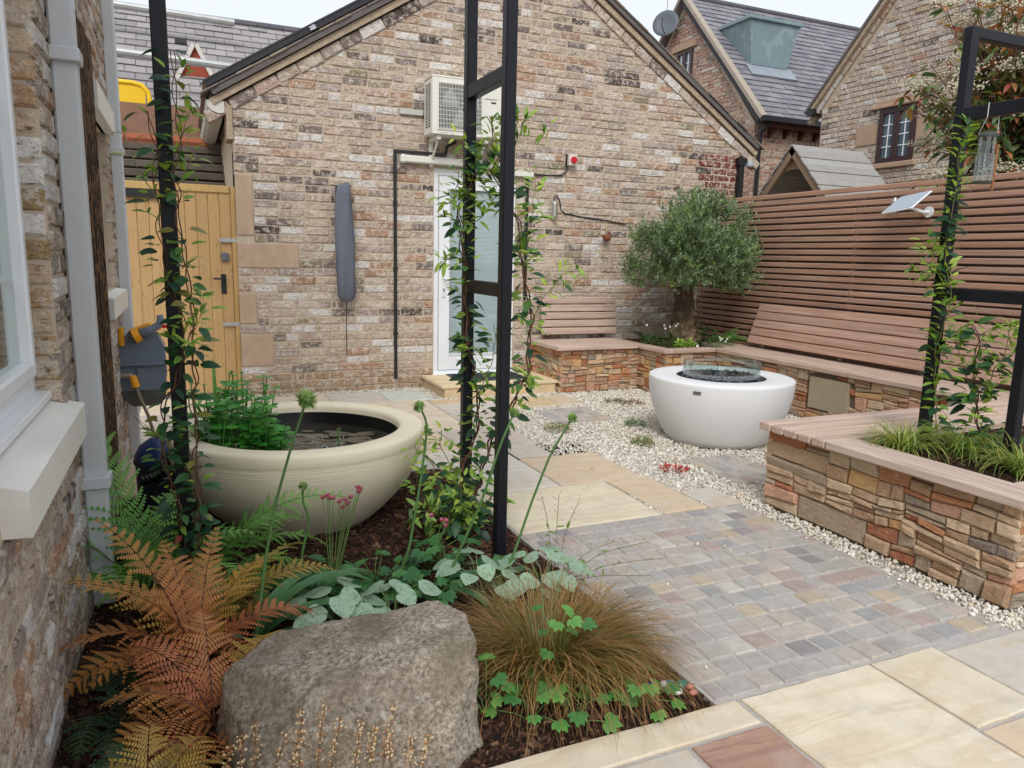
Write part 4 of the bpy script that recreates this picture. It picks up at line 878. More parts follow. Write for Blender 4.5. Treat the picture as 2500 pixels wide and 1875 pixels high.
for (x, y, r) in ((.30, -.02, .07), (.22, .13, .055), (.36, .10, .05)):
    b = MB(); V = [(o[0]+x, o[1]+y, o[2]+.401)]+[(o[0]+x+r*math.cos(a), o[1]+y+r*math.sin(a), o[2]+.402+.002*math.sin(3*a)) for a in np.linspace(.25, 2*math.pi-.25, 22)]
    V += [(v[0], v[1], v[2]-.003) for v in V]; m = 23
    b.add(V, [tuple(range(m)), tuple(range(2*m-1, m-1, -1))]+[(i, m+i, m+(i+1) % m, (i+1) % m) for i in range(m)], jit(rgb(92, 82, 66), .15)); q = b.obj('lily_pad', M('lily_leaf', None, .35, .5, .1, 30, .1, 90)); tag(q, {.30: 'largest brown lily pad, nearest the middle of the cream water bowl', .22: 'lily pad towards the back of the cream water bowl', .36: 'small lily pad beside the right rim of the cream water bowl'}[x], 'lily pad', 'lily pads in the water bowl')
# ---------------------------------------------------------------- black steel trellis frames
def trellis(name, label, x, ys, zt, zr, zb=-.08, beam=None, h=.025):
    f = thing(name, (x, ys[0], 0), label, 'trellis')
    for y in ys: MB().box((x-h, y-h, zb), (x+h, y+h, zt), bev=.004).obj('post', STEEL, f)
    for z in zr: MB().box((x-h+.002, ys[0]+h, z-.03), (x+h-.002, ys[1]-h, z+.03), bev=.003).obj('rung', STEEL, f)
    if not beam: MB().box((x-h+.001, ys[0]-h, zt), (x+h-.001, ys[1]+h, zt+.05), bev=.004).obj('top_rail', STEEL, f)
    if beam:
        for y in ys: MB().box((min(x, beam)+(h if beam > x else 0), y-h+.001, zt-.052), (max(x, beam)-(h if beam < x else 0), y+h-.001, zt-.002), bev=.004).obj('beam', STEEL, f)
    return f
trellis('steel_trellis', 'black steel ladder trellis post with jasmine in front of the wooden gate', -.045, (2.97, 3.43), 2.72, (1.22, 2.11))
trellis('steel_trellis', 'black steel ladder trellis covered with jasmine in front of the white door', 1.265, (2.97, 3.43), 2.72, (1.215, 2.11))
trellis('steel_trellis', 'black steel frame with top beam standing in the front stone planter', 3.5, (2.14, 2.585), 2.49, (1.225, 2.085), .38, beam=4.9)
# ---------------------------------------------------------------- things on the gable wall
ac = thing('heat_pump_unit', (2.6, 7.2, 2.5), 'cream outdoor air conditioning unit on brackets above the white door', 'air conditioner')
CASE = M('cream_casing', rgb(222, 221, 211), .4, .4, .02, 4, 0); DK = M('dark_inside', rgb(44, 48, 54), .6, .3, .1, 12, 0)
x0, x1, y0, y1, z0, z1 = 2.215, 2.925, 7.04, 7.31, 2.50, 3.035
b = MB(); b.box((x0, y0+.02, z0), (x1, y1, z1-.02), bev=.012); b.box((x0-.006, y0, z1-.022), (x1+.006, y1+.004, z1), bev=.01)
for (a, c, d, e) in ((x0, z0, x0+.06, z1-.022), (x0+.5, z0, x1, z1-.022), (x0+.06, z0, x0+.5, z0+.05), (x0+.06, z1-.07, x0+.5, z1-.022)): b.box((a+.001, y0, c+.001), (d-.001, y0+.03, e))
b.obj('casing', CASE, ac); MB().box((x0+.055, y0+.012, z0+.045), (x0+.505, y0+.0195, z1-.065)).obj('fan_opening', DK, ac)
b = MB(); cx, cz = x0+.29, z0+.27
for k in range(3):
    for i in range(6):
        a0 = k*2.094+i*.17; a1 = a0+.17; b.add([(cx+.03*math.cos(a0), y0+.011, cz+.03*math.sin(a0)), (cx+.19*math.cos(a0), y0+.011-.002*i/6, cz+.19*math.sin(a0)), (cx+.19*math.cos(a1), y0+.011-.002*i/6, cz+.19*math.sin(a1)), (cx+.03*math.cos(a1), y0+.011, cz+.03*math.sin(a1))], [(0, 1, 2, 3)])
b.obj('fan_blades', M('fan_grey', rgb(150, 152, 156), .5, .4, .05, 5, 0), ac)
g = MB()
for k in range(30): g.box((x0+.062+k*.0149, y0-.006, z0+.05), (x0+.066+k*.0149, y0-.001, z1-.068))
for k in range(11): g.box((x0+.06, y0-.009, z0+.055+k*.0405), (x0+.5, y0-.006, z0+.059+k*.0405))
for (a, c, d, e) in ((x0+.052, z0+.042, x0+.06, z1-.06), (x0+.5, z0+.042, x0+.508, z1-.06), (x0+.06, z0+.042, x0+.5, z0+.05), (x0+.06, z1-.068, x0+.5, z1-.06)): g.box((a, y0-.01, c), (d, y0+.002, e))
g.obj('fan_grille', CASE, ac)
b = MB()
for k in range(17):
    for j in range(2): b.box((x0-.002, y0+.06+j*.085, z0+.07+k*.024), (x0+.002, y0+.12+j*.085, z0+.082+k*.024))
b.obj('side_louvres', DK, ac)
MB().box((x0+.53, y0-.003, z0+.36), (x0+.66, y0+.002, z0+.368)).obj('panel_line', M('seam_grey', rgb(150, 150, 146), .6), ac); MB().box((x0+.60, y0-.002, z0+.325), (x0+.65, y0+.002, z0+.34)).obj('maker_badge', DK, ac)
MB().box((x1-.001, y0+.06, z0+.02), (x1+.05, y1-.03, z0+.36), bev=.012).obj('valve_cover', CASE, ac)
for x in (x0+.06, x1-.16):
    MB().box((x, y0+.03, z0-.045), (x+.04, W-.005, z0-.003), bev=.002).obj('bracket_arm', CASE, ac); MB().box((x, W-.03, z0-.28), (x+.04, W-.004, z0-.046), bev=.002).obj('bracket_leg', CASE, ac)
    MB().tube([(x+.02, y0+.08, z0-.05), (x+.02, W-.03, z0-.24)], .013, 6).obj('bracket_strut', CASE, ac)
MB().box((1.98, W-.03, 2.70), (x0, W-.006, 2.755), rgb(186, 188, 178), bev=.003).obj('wall_rail', M('galv_rail', None, .45, .4, .1, 8, 0), ac)
tk = MB(); tk.box((2.0, W-.075, 2.245), (3.1, W-.004, 2.315), bev=.012); tk.box((1.975, W-.08, 2.238), (2.03, W-.003, 2.322), bev=.015); q = tk.obj('pipe_trunking', CASE); tag(q, 'cream horizontal pipe trunking over the white door', 'trunking')
BLKPL = M('black_conduit', (.012, .012, .013), .4, .5, .05, 6, 0)
cd = thing('cable_conduit', (1.93, W, .1), 'thin black conduit running down the wall left of the door', 'conduit'); b = MB(); b.box((1.915, W-.03, .1), (1.945, W-.004, 2.36), bev=.004); b.box((1.915, W-.032, 2.335), (2.46, W-.005, 2.365), bev=.004); b.tube([(2.45, W-.02, 2.35), (2.46, W-.03, 2.43), (2.53, W-.1, 2.47)], .014, 8); b.obj('conduit', BLKPL, cd)
for z in (.55, 1.2, 1.85): MB().box((1.908, W-.034, z), (1.952, W-.003, z+.03)).obj('clip', BLKPL, cd)
cd = thing('cable_conduit', (3.36, W, 1), 'thin black conduit on the wall right of the door', 'conduit'); MB().box((3.345, W-.03, .9), (3.375, W-.004, 2.2), bev=.004).obj('conduit', BLKPL, cd); MB().box((3.2, W-.05, 2.19), (3.42, W-.004, 2.24), (.78, .78, .76), bev=.005).obj('trunking_end', CASE, cd)
# isolator switch with its cable
iso = thing('isolator_switch', (3.87, W, 2.39), 'grey isolator box with round red rotary switch on the brick gable', 'switch')
MB().box((3.82, W-.07, 2.335), (3.925, W-.004, 2.455), rgb(214, 204, 196), bev=.008).obj('box', M('box_grey', None, .5), iso); MB().box((3.81, W-.03, 2.33), (3.82, W-.004, 2.46), (.05, .05, .06)).obj('back_plate', BLKPL, iso)
b = MB(); R = np.array([[1, 0, 0], [0, 0, 1], [0, -1, 0]]); b.lathe([(0, .02), (.034, .02), (.036, .0)], 24); b.V = [v @ np.array([[1, 0, 0], [0, 0, -1], [0, -1, 0]]).T+np.array([3.875, W-.07, 2.395]) for v in b.V]; b.box((3.868, W-.105, 2.365), (3.882, W-.085, 2.425)); b.obj('red_knob', M('red_plastic', rgb(196, 28, 44), .35, .5, .03, 5, 0), iso)
MB().tube([(3.83, W-.02, 2.33), (3.815, W-.02, 2.28), (3.76, W-.02, 2.235), (3.6, W-.02, 2.222), (3.4, W-.02, 2.225)], .009, 6).obj('cable', BLKPL, iso)
wl = thing('wall_light', (3.67, W-.05, 1.86), 'small stainless steel down light on the brick gable', 'light'); SS = M('stainless', (.5, .49, .46), .35, .5, .06, 40, 0, metal=.8)
b = MB(); b.lathe([(0, .0), (.03, .0), (.032, .004), (.032, .13), (.022, .14), (.016, .165), (0, .168)], 20, (3.67, W-.055, 1.79)); b.box((3.66, W-.05, 1.86), (3.68, W-.004, 1.88)); b.obj('lamp_body', SS, wl, smooth=False)
c = [(3.67, W-.05, 1.955), (3.675, W-.03, 2.01), (3.72, W-.015, 2.02), (3.755, W-.012, 1.96), (3.77, W-.012, 1.87), (3.82, W-.012, 1.835), (4.0, W-.012, 1.81), (4.3, W-.012, 1.785), (4.6, W-.012, 1.75)]
MB().tube(c, .007, 6).obj('cable', BLKPL, wl)
# hanging coconut-shaped bird nest ornament
bn = thing('bird_ornament', (4.33, W-.06, 1.62), 'rusty brown metal bird ornament hanging on the gable wall', 'ornament'); RUST = M('rust', rgb(128, 76, 52), .7, .3, .2, 18, .4, 60)
b = MB(); n = 14
for i in range(9):
    pass
b.lathe([(0.0, -.05), (.02, -.046), (.04, -.03), (.048, -.007), (.044, .013), (.033, .027), (.027, .033), (.023, .03), (.033, .013), (.037, -.007), (.027, -.03), (0, -.04)], 22, (4.335, W-.06, 1.60)); b.obj('body', RUST, bn, smooth=True)
b = MB(); b.tube([(4.30, W-.07, 1.60), (4.26, W-.075, 1.612), (4.225, W-.075, 1.63)], (.013, .009, .002), 6); b.tube([(4.345, W-.06, 1.625), (4.352, W-.06, 1.65), (4.342, W-.06, 1.668)], (.014, .018, .004), 8); b.obj('tail_and_head', RUST, bn, smooth=True)
MB().tube([(4.33, W-.05, 1.66), (4.34, W-.02, 1.76), (4.35, W-.02, 1.66)], .004, 5, rgb(206, 176, 120)).obj('string', M('raffia', None, .8), bn)
b = MB(); 
for dx in (-.02, .015): b.tube([(4.33+dx, W-.06, 1.56), (4.32+dx, W-.06, 1.51)], .003, 5)
b.obj('dangling_leg', RUST, bn)
# folded wall parasol in grey cover
um = thing('covered_parasol', (1.42, W-.08, .9), 'slim grey fabric cover over a folded wall parasol', 'parasol'); random.seed(3)
prof = [(.02, .885), (.05, .9), (.082, .95), (.088, 1.1), (.085, 1.4), (.080, 1.7), (.074, 1.9), (.07, 1.98), (.055, 2.005), (0, 1.99)]
V = []; n = 28
for (r, z) in prof:
    for k in range(n):
        a = 2*math.pi*k/n; w_ = 1+.13*math.sin(3*a+z*2.2)+.09*math.sin(5*a-z*6)+.05*nz(a*2, z*9, 1); V.append((1.415-.012*(z-1.4)+r*w_*math.cos(a), W-.09+r*w_*.85*math.sin(a), z+.02*math.cos(a)*(z > 1.9)))
b = MB(); m = len(prof); b.add(V, [(i*n+k, i*n+(k+1) % n, (i+1)*n+(k+1) % n, (i+1)*n+k) for i in range(m-1) for k in range(n)]+[tuple(range(n))[::-1]]); b.obj('fabric_cover', M('grey_cover_cloth', rgb(98, 102, 114), .65, .35, .06, 6, .15, 400, .002), um, smooth=True)
MB().box((1.335, W-.12, 1.5), (1.343, W-.1, 1.98), (.02, .02, .022)).obj('zip', BLKPL, um); MB().tube([(1.43, W-.05, .89), (1.432, W-.03, .6), (1.433, W-.02, .345)], .004, 5).obj('pull_cord', BLKPL, um)
MB().box((1.38, W-.02, 1.93), (1.46, W-.004, 2.03), rgb(178, 156, 126)).obj('wall_plate', SANDV, um)
# white round sensor high on the gable
b = MB(); b.lathe([(0, .02), (.035, .018), (.04, .0)], 20); b.V = [v @ np.array([[1, 0, 0], [0, 0, -1], [0, -1, 0]]).T+np.array([3.45, W-.006, 4.0]) for v in b.V]; tag(b.obj('wall_sensor', WHITEPVC), 'white round sensor high on the brick gable', 'sensor')
# solar lamp on the fence
so = thing('solar_lamp', (5.6, 4.4, 1.8), 'white framed solar panel on a bracket fixed to the slatted fence', 'solar panel')
d = Vector((-.55, .12, .8)).normalized(); R = np.array(d.to_track_quat('Z', 'Y').to_matrix()); ux = np.array([0, 1, 0.]); zz = np.array(d); ux = ux-zz*(ux@zz); ux /= np.linalg.norm(ux); vy = np.cross(zz, ux); R = np.stack([ux, vy, zz], 1); oo = np.array([5.44, 4.42, 1.875])
b = MB(); b.box((-.15, -.13, -.012), (.15, .13, .0), R=R, o=oo, bev=.003); b.obj('frame', WHITEPVC, so); MB().box((-.138, -.118, .001), (.138, .118, .003), R=R, o=oo).obj('cells', M('solar_cells', rgb(150, 164, 176), .2, .6, .06, 20, 0), so)
b = MB(); b.tube([oo-zz*.012, oo-zz*.05, (5.58, 4.37, 1.80), (5.645, 4.36, 1.80)], .014, 8); b.lathe([(0, 0), (.045, 0), (.045, .01), (0, .012)], 20); b.V[-1] = b.V[-1] @ np.array([[0, 0, -1], [0, 1, 0], [1, 0, 0]]).T+np.array([5.646, 4.36, 1.8]); b.obj('bracket', WHITEPVC, so)
wl = thing('wall_light', (5.6, 4.62, 1.86), 'small stainless steel down light on the slatted fence beside the solar panel', 'light'); b = MB(); b.lathe([(0, 0), (.026, 0), (.027, .1), (.02, .11), (.012, .13), (0, .132)], 18, (5.6, 4.66, 1.80)); b.box((5.6, 4.65, 1.85), (5.648, 4.67, 1.87)); b.obj('lamp_body', SS, wl)
# hose reel on the house wall
hr = thing('hose_reel', (-.3, 5.1, .6), 'grey wall hose reel with orange fittings on the left house wall', 'hose reel'); GREYP = M('slate_plastic', rgb(112, 124, 138), .5, .4, .05, 6, 0); ORP = M('orange_plastic', rgb(240, 164, 24), .4, .4, .03, 5, 0); DGP = M('dark_grey_plastic', rgb(84, 82, 78), .55, .4, .05, 6, 0)
V = []; prof = []
b = MB(); sec = [(-.13, .50), (-.13, .70), (-.115, .80), (-.06, .865), (.02, .875), (.09, .84), (.125, .76), (.13, .60), (.12, .50)]
b.prism([(p[0]-.265, p[1]) for p in sec], 1, 5.0, 5.18); b.obj('case', GREYP, hr); MB().prism([(-.39, .5), (-.14, .5), (-.15, .44), (-.19, .40), (-.33, .40), (-.375, .44)], 1, 5.002, 5.178).obj('lower_case', DGP, hr)
MB().box((-.395, 4.97, .655), (-.13, 5.0, .67), rgb(70, 80, 94), bev=.004).obj('case_rib', GREYP, hr); MB().box((-.30, 4.985, .50), (-.26, 5.0, .64), bev=.004).obj('case_clip', GREYP, hr)
b = MB(); b.tube([(-.37, 4.98, .78), (-.37, 4.98, .89)], .017, 10); b.obj('orange_cap', ORP, hr); MB().prism([(-.33, .865), (-.22, .905), (-.15, .865)], 1, 5.02, 5.16).obj('carry_handle', ORP, hr)
MB().tube([(-.395, 4.97, .60), (-.33, 4.96, .60), (-.32, 4.955, .58)], .018, 8, (.5, .45, .38)).obj('brass_tap', M('dull_brass', (.42, .36, .28), .4, .5, .1, 20, 0, metal=.6), hr); MB().tube([(-.32, 4.95, .60), (-.305, 4.945, .53)], (.02, .024), 10).obj('hose_connector', ORP, hr)
MB().tube([(-.305, 4.945, .53), (-.285, 4.94, .46), (-.25, 4.93, .36), (-.225, 4.93, .25), (-.2, 4.94, .1), (-.16, 4.98, .02)], .010, 8, rgb(132, 124, 108)).obj('hose', M('hose_rubber', None, .6), hr)
b = MB(); b.tube([(-.30, 4.95, .835), (-.265, 4.95, .85)], (.044, .038), 14); b.obj('spray_head', ORP, hr); b = MB(); b.tube([(-.265, 4.95, .85), (-.21, 4.95, .875), (-.16, 4.95, .905), (-.15, 4.95, .94), (-.155, 4.95, .965)], (.034, .024, .022, .022, .018), 10); b.obj('spray_gun', GREYP, hr, smooth=True)
MB().box((-.145, 4.94, .885), (-.11, 4.96, .905), rgb(220, 50, 50)).obj('trigger', M('red_plastic', None, .35), hr); MB().tube([(-.315, 4.95, .828), (-.30, 4.95, .836)], (.036, .045), 14, (.03, .03, .03)).obj('spray_face', DGP, hr)
# blue pond filter with corrugated hose
pf = thing('pond_filter', (-.16, 4.25, 0), 'dark blue pond filter with black corrugated hose behind the green fern', 'pond filter'); NAVY = M('navy_plastic', rgb(30, 56, 104), .35, .5, .05, 6, 0); NAVY2 = M('navy_grey_plastic', rgb(52, 58, 76), .45, .4, .05, 6, 0)
b = MB(); b.lathe([(0, .36), (.05, .355), (.10, .32), (.125, .27), (.13, .24)], 28, (-.17, 4.3, 0)); b.obj('lid', NAVY, pf, smooth=True); b = MB(); b.lathe([(.132, .245), (.132, .225), (.125, .22), (.12, .0), (0, 0)], 28, (-.17, 4.3, 0)); b.obj('tank', NAVY2, pf)
MB().box((-.16, 4.168, .16), (-.12, 4.18, .168)).obj('white_mark', WHITEPVC, pf)
b = MB(); n = 26; pts = [np.array([-.26+.22*t_, 4.14, .17+.2*t_-.05*math.sin(t_*3)]) for t_ in np.linspace(0, 1.1, n)]; b.tube(pts, [.022+(.004 if k % 2 else 0) for k in range(n)], 10, (.01, .01, .012)); b.obj('corrugated_hose', BLKPL, pf)
# bird feeder
bf = thing('bird_feeder', (3.46, 2.46, 1.74), 'clear tube bird feeder with wire mesh hanging from the right steel frame', 'bird feeder'); fx, fy = 3.47, 2.42
b = MB(); b.tube([(fx-.02, fy, 2.05), (fx-.028, fy+.03, 1.97)], .002, 4); b.tube([(fx+.02, fy-.03, 2.06), (fx+.02, fy-.03, 1.97)], .002, 4); b.tube([(fx-.02, fy, 2.115), (fx-.02, fy, 2.05)], .003, 4); b.obj('hanger', GALV, bf)
b = MB(); b.lathe([(0, .02), (.03, .018), (.045, .006), (.045, -.004), (0, -.004)], 20, (fx, fy, 1.965)); b.obj('cap', M('feeder_grey', rgb(70, 74, 72), .5), bf); b = MB(); b.lathe([(0, .0), (.04, 0), (.038, -.01), (0, -.01)], 20, (fx, fy, 1.76)); b.obj('tray', M('feeder_grey', rgb(70, 74, 72), .5), bf)
b = MB(); b.lathe([(.036, 0), (.036, .2)], 24, (fx, fy, 1.76)); b.obj('clear_tube', WG, bf); g = MB()
for z in np.linspace(1.765, 1.88, 8): g.tube([(fx+.039*math.cos(a), fy+.039*math.sin(a), z) for a in np.linspace(0, 6.2832, 17)], .0009, 4, cap=False)
for a in np.linspace(0, 6.2832, 13)[:-1]: g.tube([(fx+.039*math.cos(a), fy+.039*math.sin(a), 1.765), (fx+.039*math.cos(a), fy+.039*math.sin(a), 1.88)], .0009, 4)
g.obj('wire_mesh', GALV, bf); MB().tube([(fx+.05, fy-.02, 1.93), (fx+.045, fy-.02, 1.72)], .007, 6, rgb(150, 104, 66)).obj('perch_stick', M('stick_wood', None, .8), bf)
# glazed pebbles and fallen leaves in the bed corner
for i, (x, y, c, lab) in enumerate(((1.31, 1.80, rgb(40, 70, 190), 'deep blue glazed pebble by the brown grass, nearest the planter edge'), (1.345, 1.79, rgb(214, 214, 216), 'white glazed pebble beside the blue ones near the bed corner'), (1.395, 1.765, rgb(20, 112, 96), 'large teal green glazed pebble in the bed corner'), (1.36, 1.735, rgb(220, 214, 208), 'off-white glazed pebble below the teal one'), (1.365, 1.785, rgb(92, 122, 200), 'pale blue glazed pebble beside the teal one'), (1.415, 1.745, rgb(186, 120, 104), 'small pink terracotta pebble right of the teal one'), (1.405, 1.715, rgb(186, 120, 104), 'pink terracotta pebble nearest the slab edge'))):
    b = MB(); random.seed(i); r = .018 if i != 2 else .028
    V = ICO*np.array([r, r*.75, r*.6])*RNG.uniform(.85, 1.15, (12, 1)); b.add(V+np.array([x, y, .02]), ICOF, c); q = b.obj('glazed_pebble', M('ceramic_glaze', None, .2, .6, .1, 30, 0), smooth=True); tag(q, lab, 'pebble', 'glazed pebbles in the bed corner')
b = MB(); V = ICO*np.array([.035, .014, .006]); b.add(V+np.array([1.255, 3.22, .012]), ICOF, rgb(210, 84, 84)); tag(b.obj('fallen_petal', M('petal_red', None, .6), smooth=True), 'red fallen petal on the bark between the trellis posts', 'petal')
# ---------------------------------------------------------------- planting bed
block_b = (-.39, 1.67, 1.452, 4.45)
nx, ny = 70, 110; V = []
for j in range(ny+1):
    for i in range(nx+1):
        x = block_b[0]+(block_b[2]-block_b[0])*i/nx; y = block_b[1]+(block_b[3]-block_b[1])*j/ny
        e = min(x-block_b[0]+.03, block_b[2]-x, y-block_b[1], block_b[3]-y); V.append((x, y, -.022+min(e, .2)*.12+.012*nz(x*6, y*6, 1)+.006*nz(x*22, y*22, 5)))
b = MB(); b.add(V, [(j*(nx+1)+i, j*(nx+1)+i+1, (j+1)*(nx+1)+i+1, (j+1)*(nx+1)+i) for j in range(ny) for i in range(nx)]); sb = b.obj('soil_bed', SOIL, smooth=True); sb['kind'] = 'structure'
n = 30000; P = RNG.uniform((block_b[0], block_b[1]), (block_b[2], block_b[3]), (n, 2)); Q = RNG.uniform((3.12, 1.9), (4.6, 2.66), (1500, 2)); Q2 = RNG.uniform((4.47, 6.23), (5.58, 7.3), (1500, 2)); PP = np.concatenate([P, Q, Q2])
zz = np.concatenate([np.array([-.018+min(min(x+.42, 1.452-x, y-1.67, 4.45-y), .2)*.12+.012*nz(x*6, y*6, 1) for x, y in P])+RNG.uniform(0, .006, n), np.full(1500, .442), np.full(1500, .447)])
m = len(PP); az = RNG.uniform(0, 6.283, m); tl = RNG.normal(0, .35, m); ca, sa = np.cos(az), np.sin(az); R = np.zeros((m, 3, 3)); L = RNG.gamma(2.2, .0028, m)+.002; R[:, 0, 0] = ca*L; R[:, 1, 0] = sa*L; R[:, 2, 0] = tl*L*.6; R[:, 0, 1] = -sa*L*.33; R[:, 1, 1] = ca*L*.33; R[:, 2, 1] = RNG.normal(0, .3, m)*L*.3; R[:, 2, 2] = L*.25
BX = np.array([(-1, -1, -1), (1, -1, -1), (1, 1, -1), (-1, 1, -1), (-.9, -.8, 1), (.8, -.9, 1), (.9, .8, 1), (-.8, .9, 1)], float); BF = np.array([(4, 5, 6, 7), (0, 1, 5, 4), (1, 2, 6, 5), (2, 3, 7, 6), (3, 0, 4, 7)])
pc = np.array([rgb(74, 52, 42), rgb(58, 42, 36), rgb(96, 70, 54), rgb(44, 34, 30), rgb(126, 98, 76)]); b = MB(); b.inst(BX, BF, R, np.c_[PP, zz], pc[RNG.choice(5, m, p=[.3, .3, .22, .12, .06])])
q = b.obj('bark_mulch', M('bark_chip', None, .9, .15, .2, 60, 0)); tag(q, 'dark brown bark chips covering the planting bed', 'mulch'); q['kind'] = 'stuff'
# ---------------------------------------------------------------- boulder
import bmesh as _bm
bm = _bm.new(); _bm.ops.create_icosphere(bm, subdivisions=6, radius=1)
from mathutils import noise as _N
planes = [(Vector((-.04, -.95, .16)), .80), (Vector((-.10, .05, 1)), .66), (Vector((1, -.12, .06)), .86), (Vector((-.9, -.1, .25)), .95), (Vector((.5, -.75, .20)), .94), (Vector((.0, -.62, .80)), .80), (Vector((.2, .9, .4)), .8), (Vector((-.6, -.2, .8)), .84)]
for v in bm.verts:
    d = v.co.normalized(); r = 1.08
    for p_, h in planes:
        k = d.dot(p_.normalized())
        if k > .05: r = min(r, h/k)
    r += .04*_N.noise(d*2.3)+.035*_N.noise(d*5)+.015*_N.fractal(d*9, 1.0, 2.1, 4)+.006*_N.noise(d*30)
    cr = abs(_N.noise(d*3.1+Vector((3, 1, 5)))); r -= .03*max(0, 1-cr/.035)
    v.co = d*r
    v.co = Vector((.41+v.co.x*(.385+.03*v.co.z), 1.98+v.co.y*.33, .0+v.co.z*.36+.022*v.co.x))
me = bpy.data.meshes.new('boulder'); bm.to_mesh(me); bm.free()
for p_ in me.polygons: p_.use_smooth = True
t = NT('granite_boulder'); p = t.pos(); a = t.noise(p, 70, 8, .82); c = t.ramp(a, [(.36, rgb(90, 81, 71)), (.46, rgb(146, 135, 120)), (.55, rgb(188, 177, 161)), (.68, rgb(226, 219, 206))])
e = t.noise(p, 7, 6, .7); c = t.mix(t.ramp(e, [(.42, (0, 0, 0)), (.6, (.55, .55, .55))]), c, rgb(128, 114, 96)); f_ = t.noise(p, 3.4, 6, .65); c = t.mix(t.ramp(f_, [(.5, (0, 0, 0)), (.66, (.5, .5, .5))]), c, rgb(106, 97, 76))
ge = t.n('ShaderNodeNewGeometry'); sx = t.n('ShaderNodeSeparateXYZ'); t.l(ge.outputs['Position'], sx.inputs[0])
t.l(c, t.b.inputs['Base Color']); t.b.inputs['Roughness'].default_value = .9; t.b.inputs['Specular IOR Level'].default_value = .2
t.l(t.bump(t.noise(p, 120, 6, .7), .6, .006, t.bump(t.noise(p, 14, 8, .7), .7, .03)), t.b.inputs['Normal'])
q = link('boulder', me, t.m); tag(q, 'large rough grey granite boulder at the front of the bed', 'boulder')
# ---------------------------------------------------------------- plant helpers
LEAF = M('leaf_tissue', None, .45, .45, .14, 40, .12, 90, .002, leaf=.22)
STEM = M('plant_stem', None, .6, .3, .1, 20, 0)
def leaf_t(w=.42, fold=.18, curl=.25, n=4, tip=1.0, base=.0, heart=0.):
    """leaf of length 1 along +y, normal +z, folded along the midrib"""
    V = [(0, 0, 0)]; F = []
    rows = []
    for i in range(1, n+1):
        s = i/(n+1); ww = w*.5*(math.sin(math.pi*s**.75)**.8); z = -curl*s*s
        i0 = len(V); V += [(-ww, s-heart*(1-s)**4, z+fold*ww), (0, s, z), (ww, s-heart*(1-s)**4, z+fold*ww)]; rows.append(i0)
    V.append((0, 1, -curl)); t_ = len(V)-1
    F3 = [(0, rows[0]+1, rows[0]), (0, rows[0]+2, rows[0]+1), (rows[-1], rows[-1]+1, t_), (rows[-1]+1, rows[-1]+2, t_)]; F4 = []
    for a, c in zip(rows, rows[1:]): F4 += [(a, a+1, c+1, c), (a+1, a+2, c+2, c+1)]
    return np.array(V, float), np.array(F3), np.array(F4)
def leaves_into(b, T, pos, fwd, up, size, cols):
    V, F3, F4 = T; R = np.stack([rotm(f, u) for f, u in zip(fwd, up)])*np.asarray(size)[:, None, None]
    b.inst(V, [F3, F4] if len(F4) else [F3], R, np.asarray(pos), np.asarray(cols))
def leaf_objs(parent, name, T, pos, fwd, up, size, cols, mat=None, nv=8):
    """each leaf an object; meshes shared between leaves of like colour"""
    order = np.argsort([c[0]+c[1]+c[2] for c in cols]); groups = np.array_split(order, nv)
    for g in groups:
        if len(g) == 0: continue
        b = MB(); c = np.mean([cols[i] for i in g], 0); V, F3, F4 = T; b.add(V, list(F3)+list(F4), c); me = b.mesh(name, True); me.materials.append(mat or LEAF)
        for i in g:
            o = bpy.data.objects.new(name, me); COL.objects.link(o); R = rotm(fwd[i], up[i])*size[i]
            o.matrix_basis = Matrix(((R[0, 0], R[0, 1], R[0, 2], pos[i][0]), (R[1, 0], R[1, 1], R[1, 2], pos[i][1]), (R[2, 0], R[2, 1], R[2, 2], pos[i][2]), (0, 0, 0, 1))); setp(o, parent)
def smooth_path(P, n):
    P = np.asarray(P, float); d = np.r_[0, np.cumsum(np.linalg.norm(np.diff(P, axis=0), axis=1))]; t = np.linspace(0, d[-1], n)
    Q = np.stack([np.interp(t, d, P[:, i]) for i in range(3)], 1)
    for _ in range(3): Q[1:-1] = .25*Q[:-2]+.5*Q[1:-1]+.25*Q[2:]
    return Q
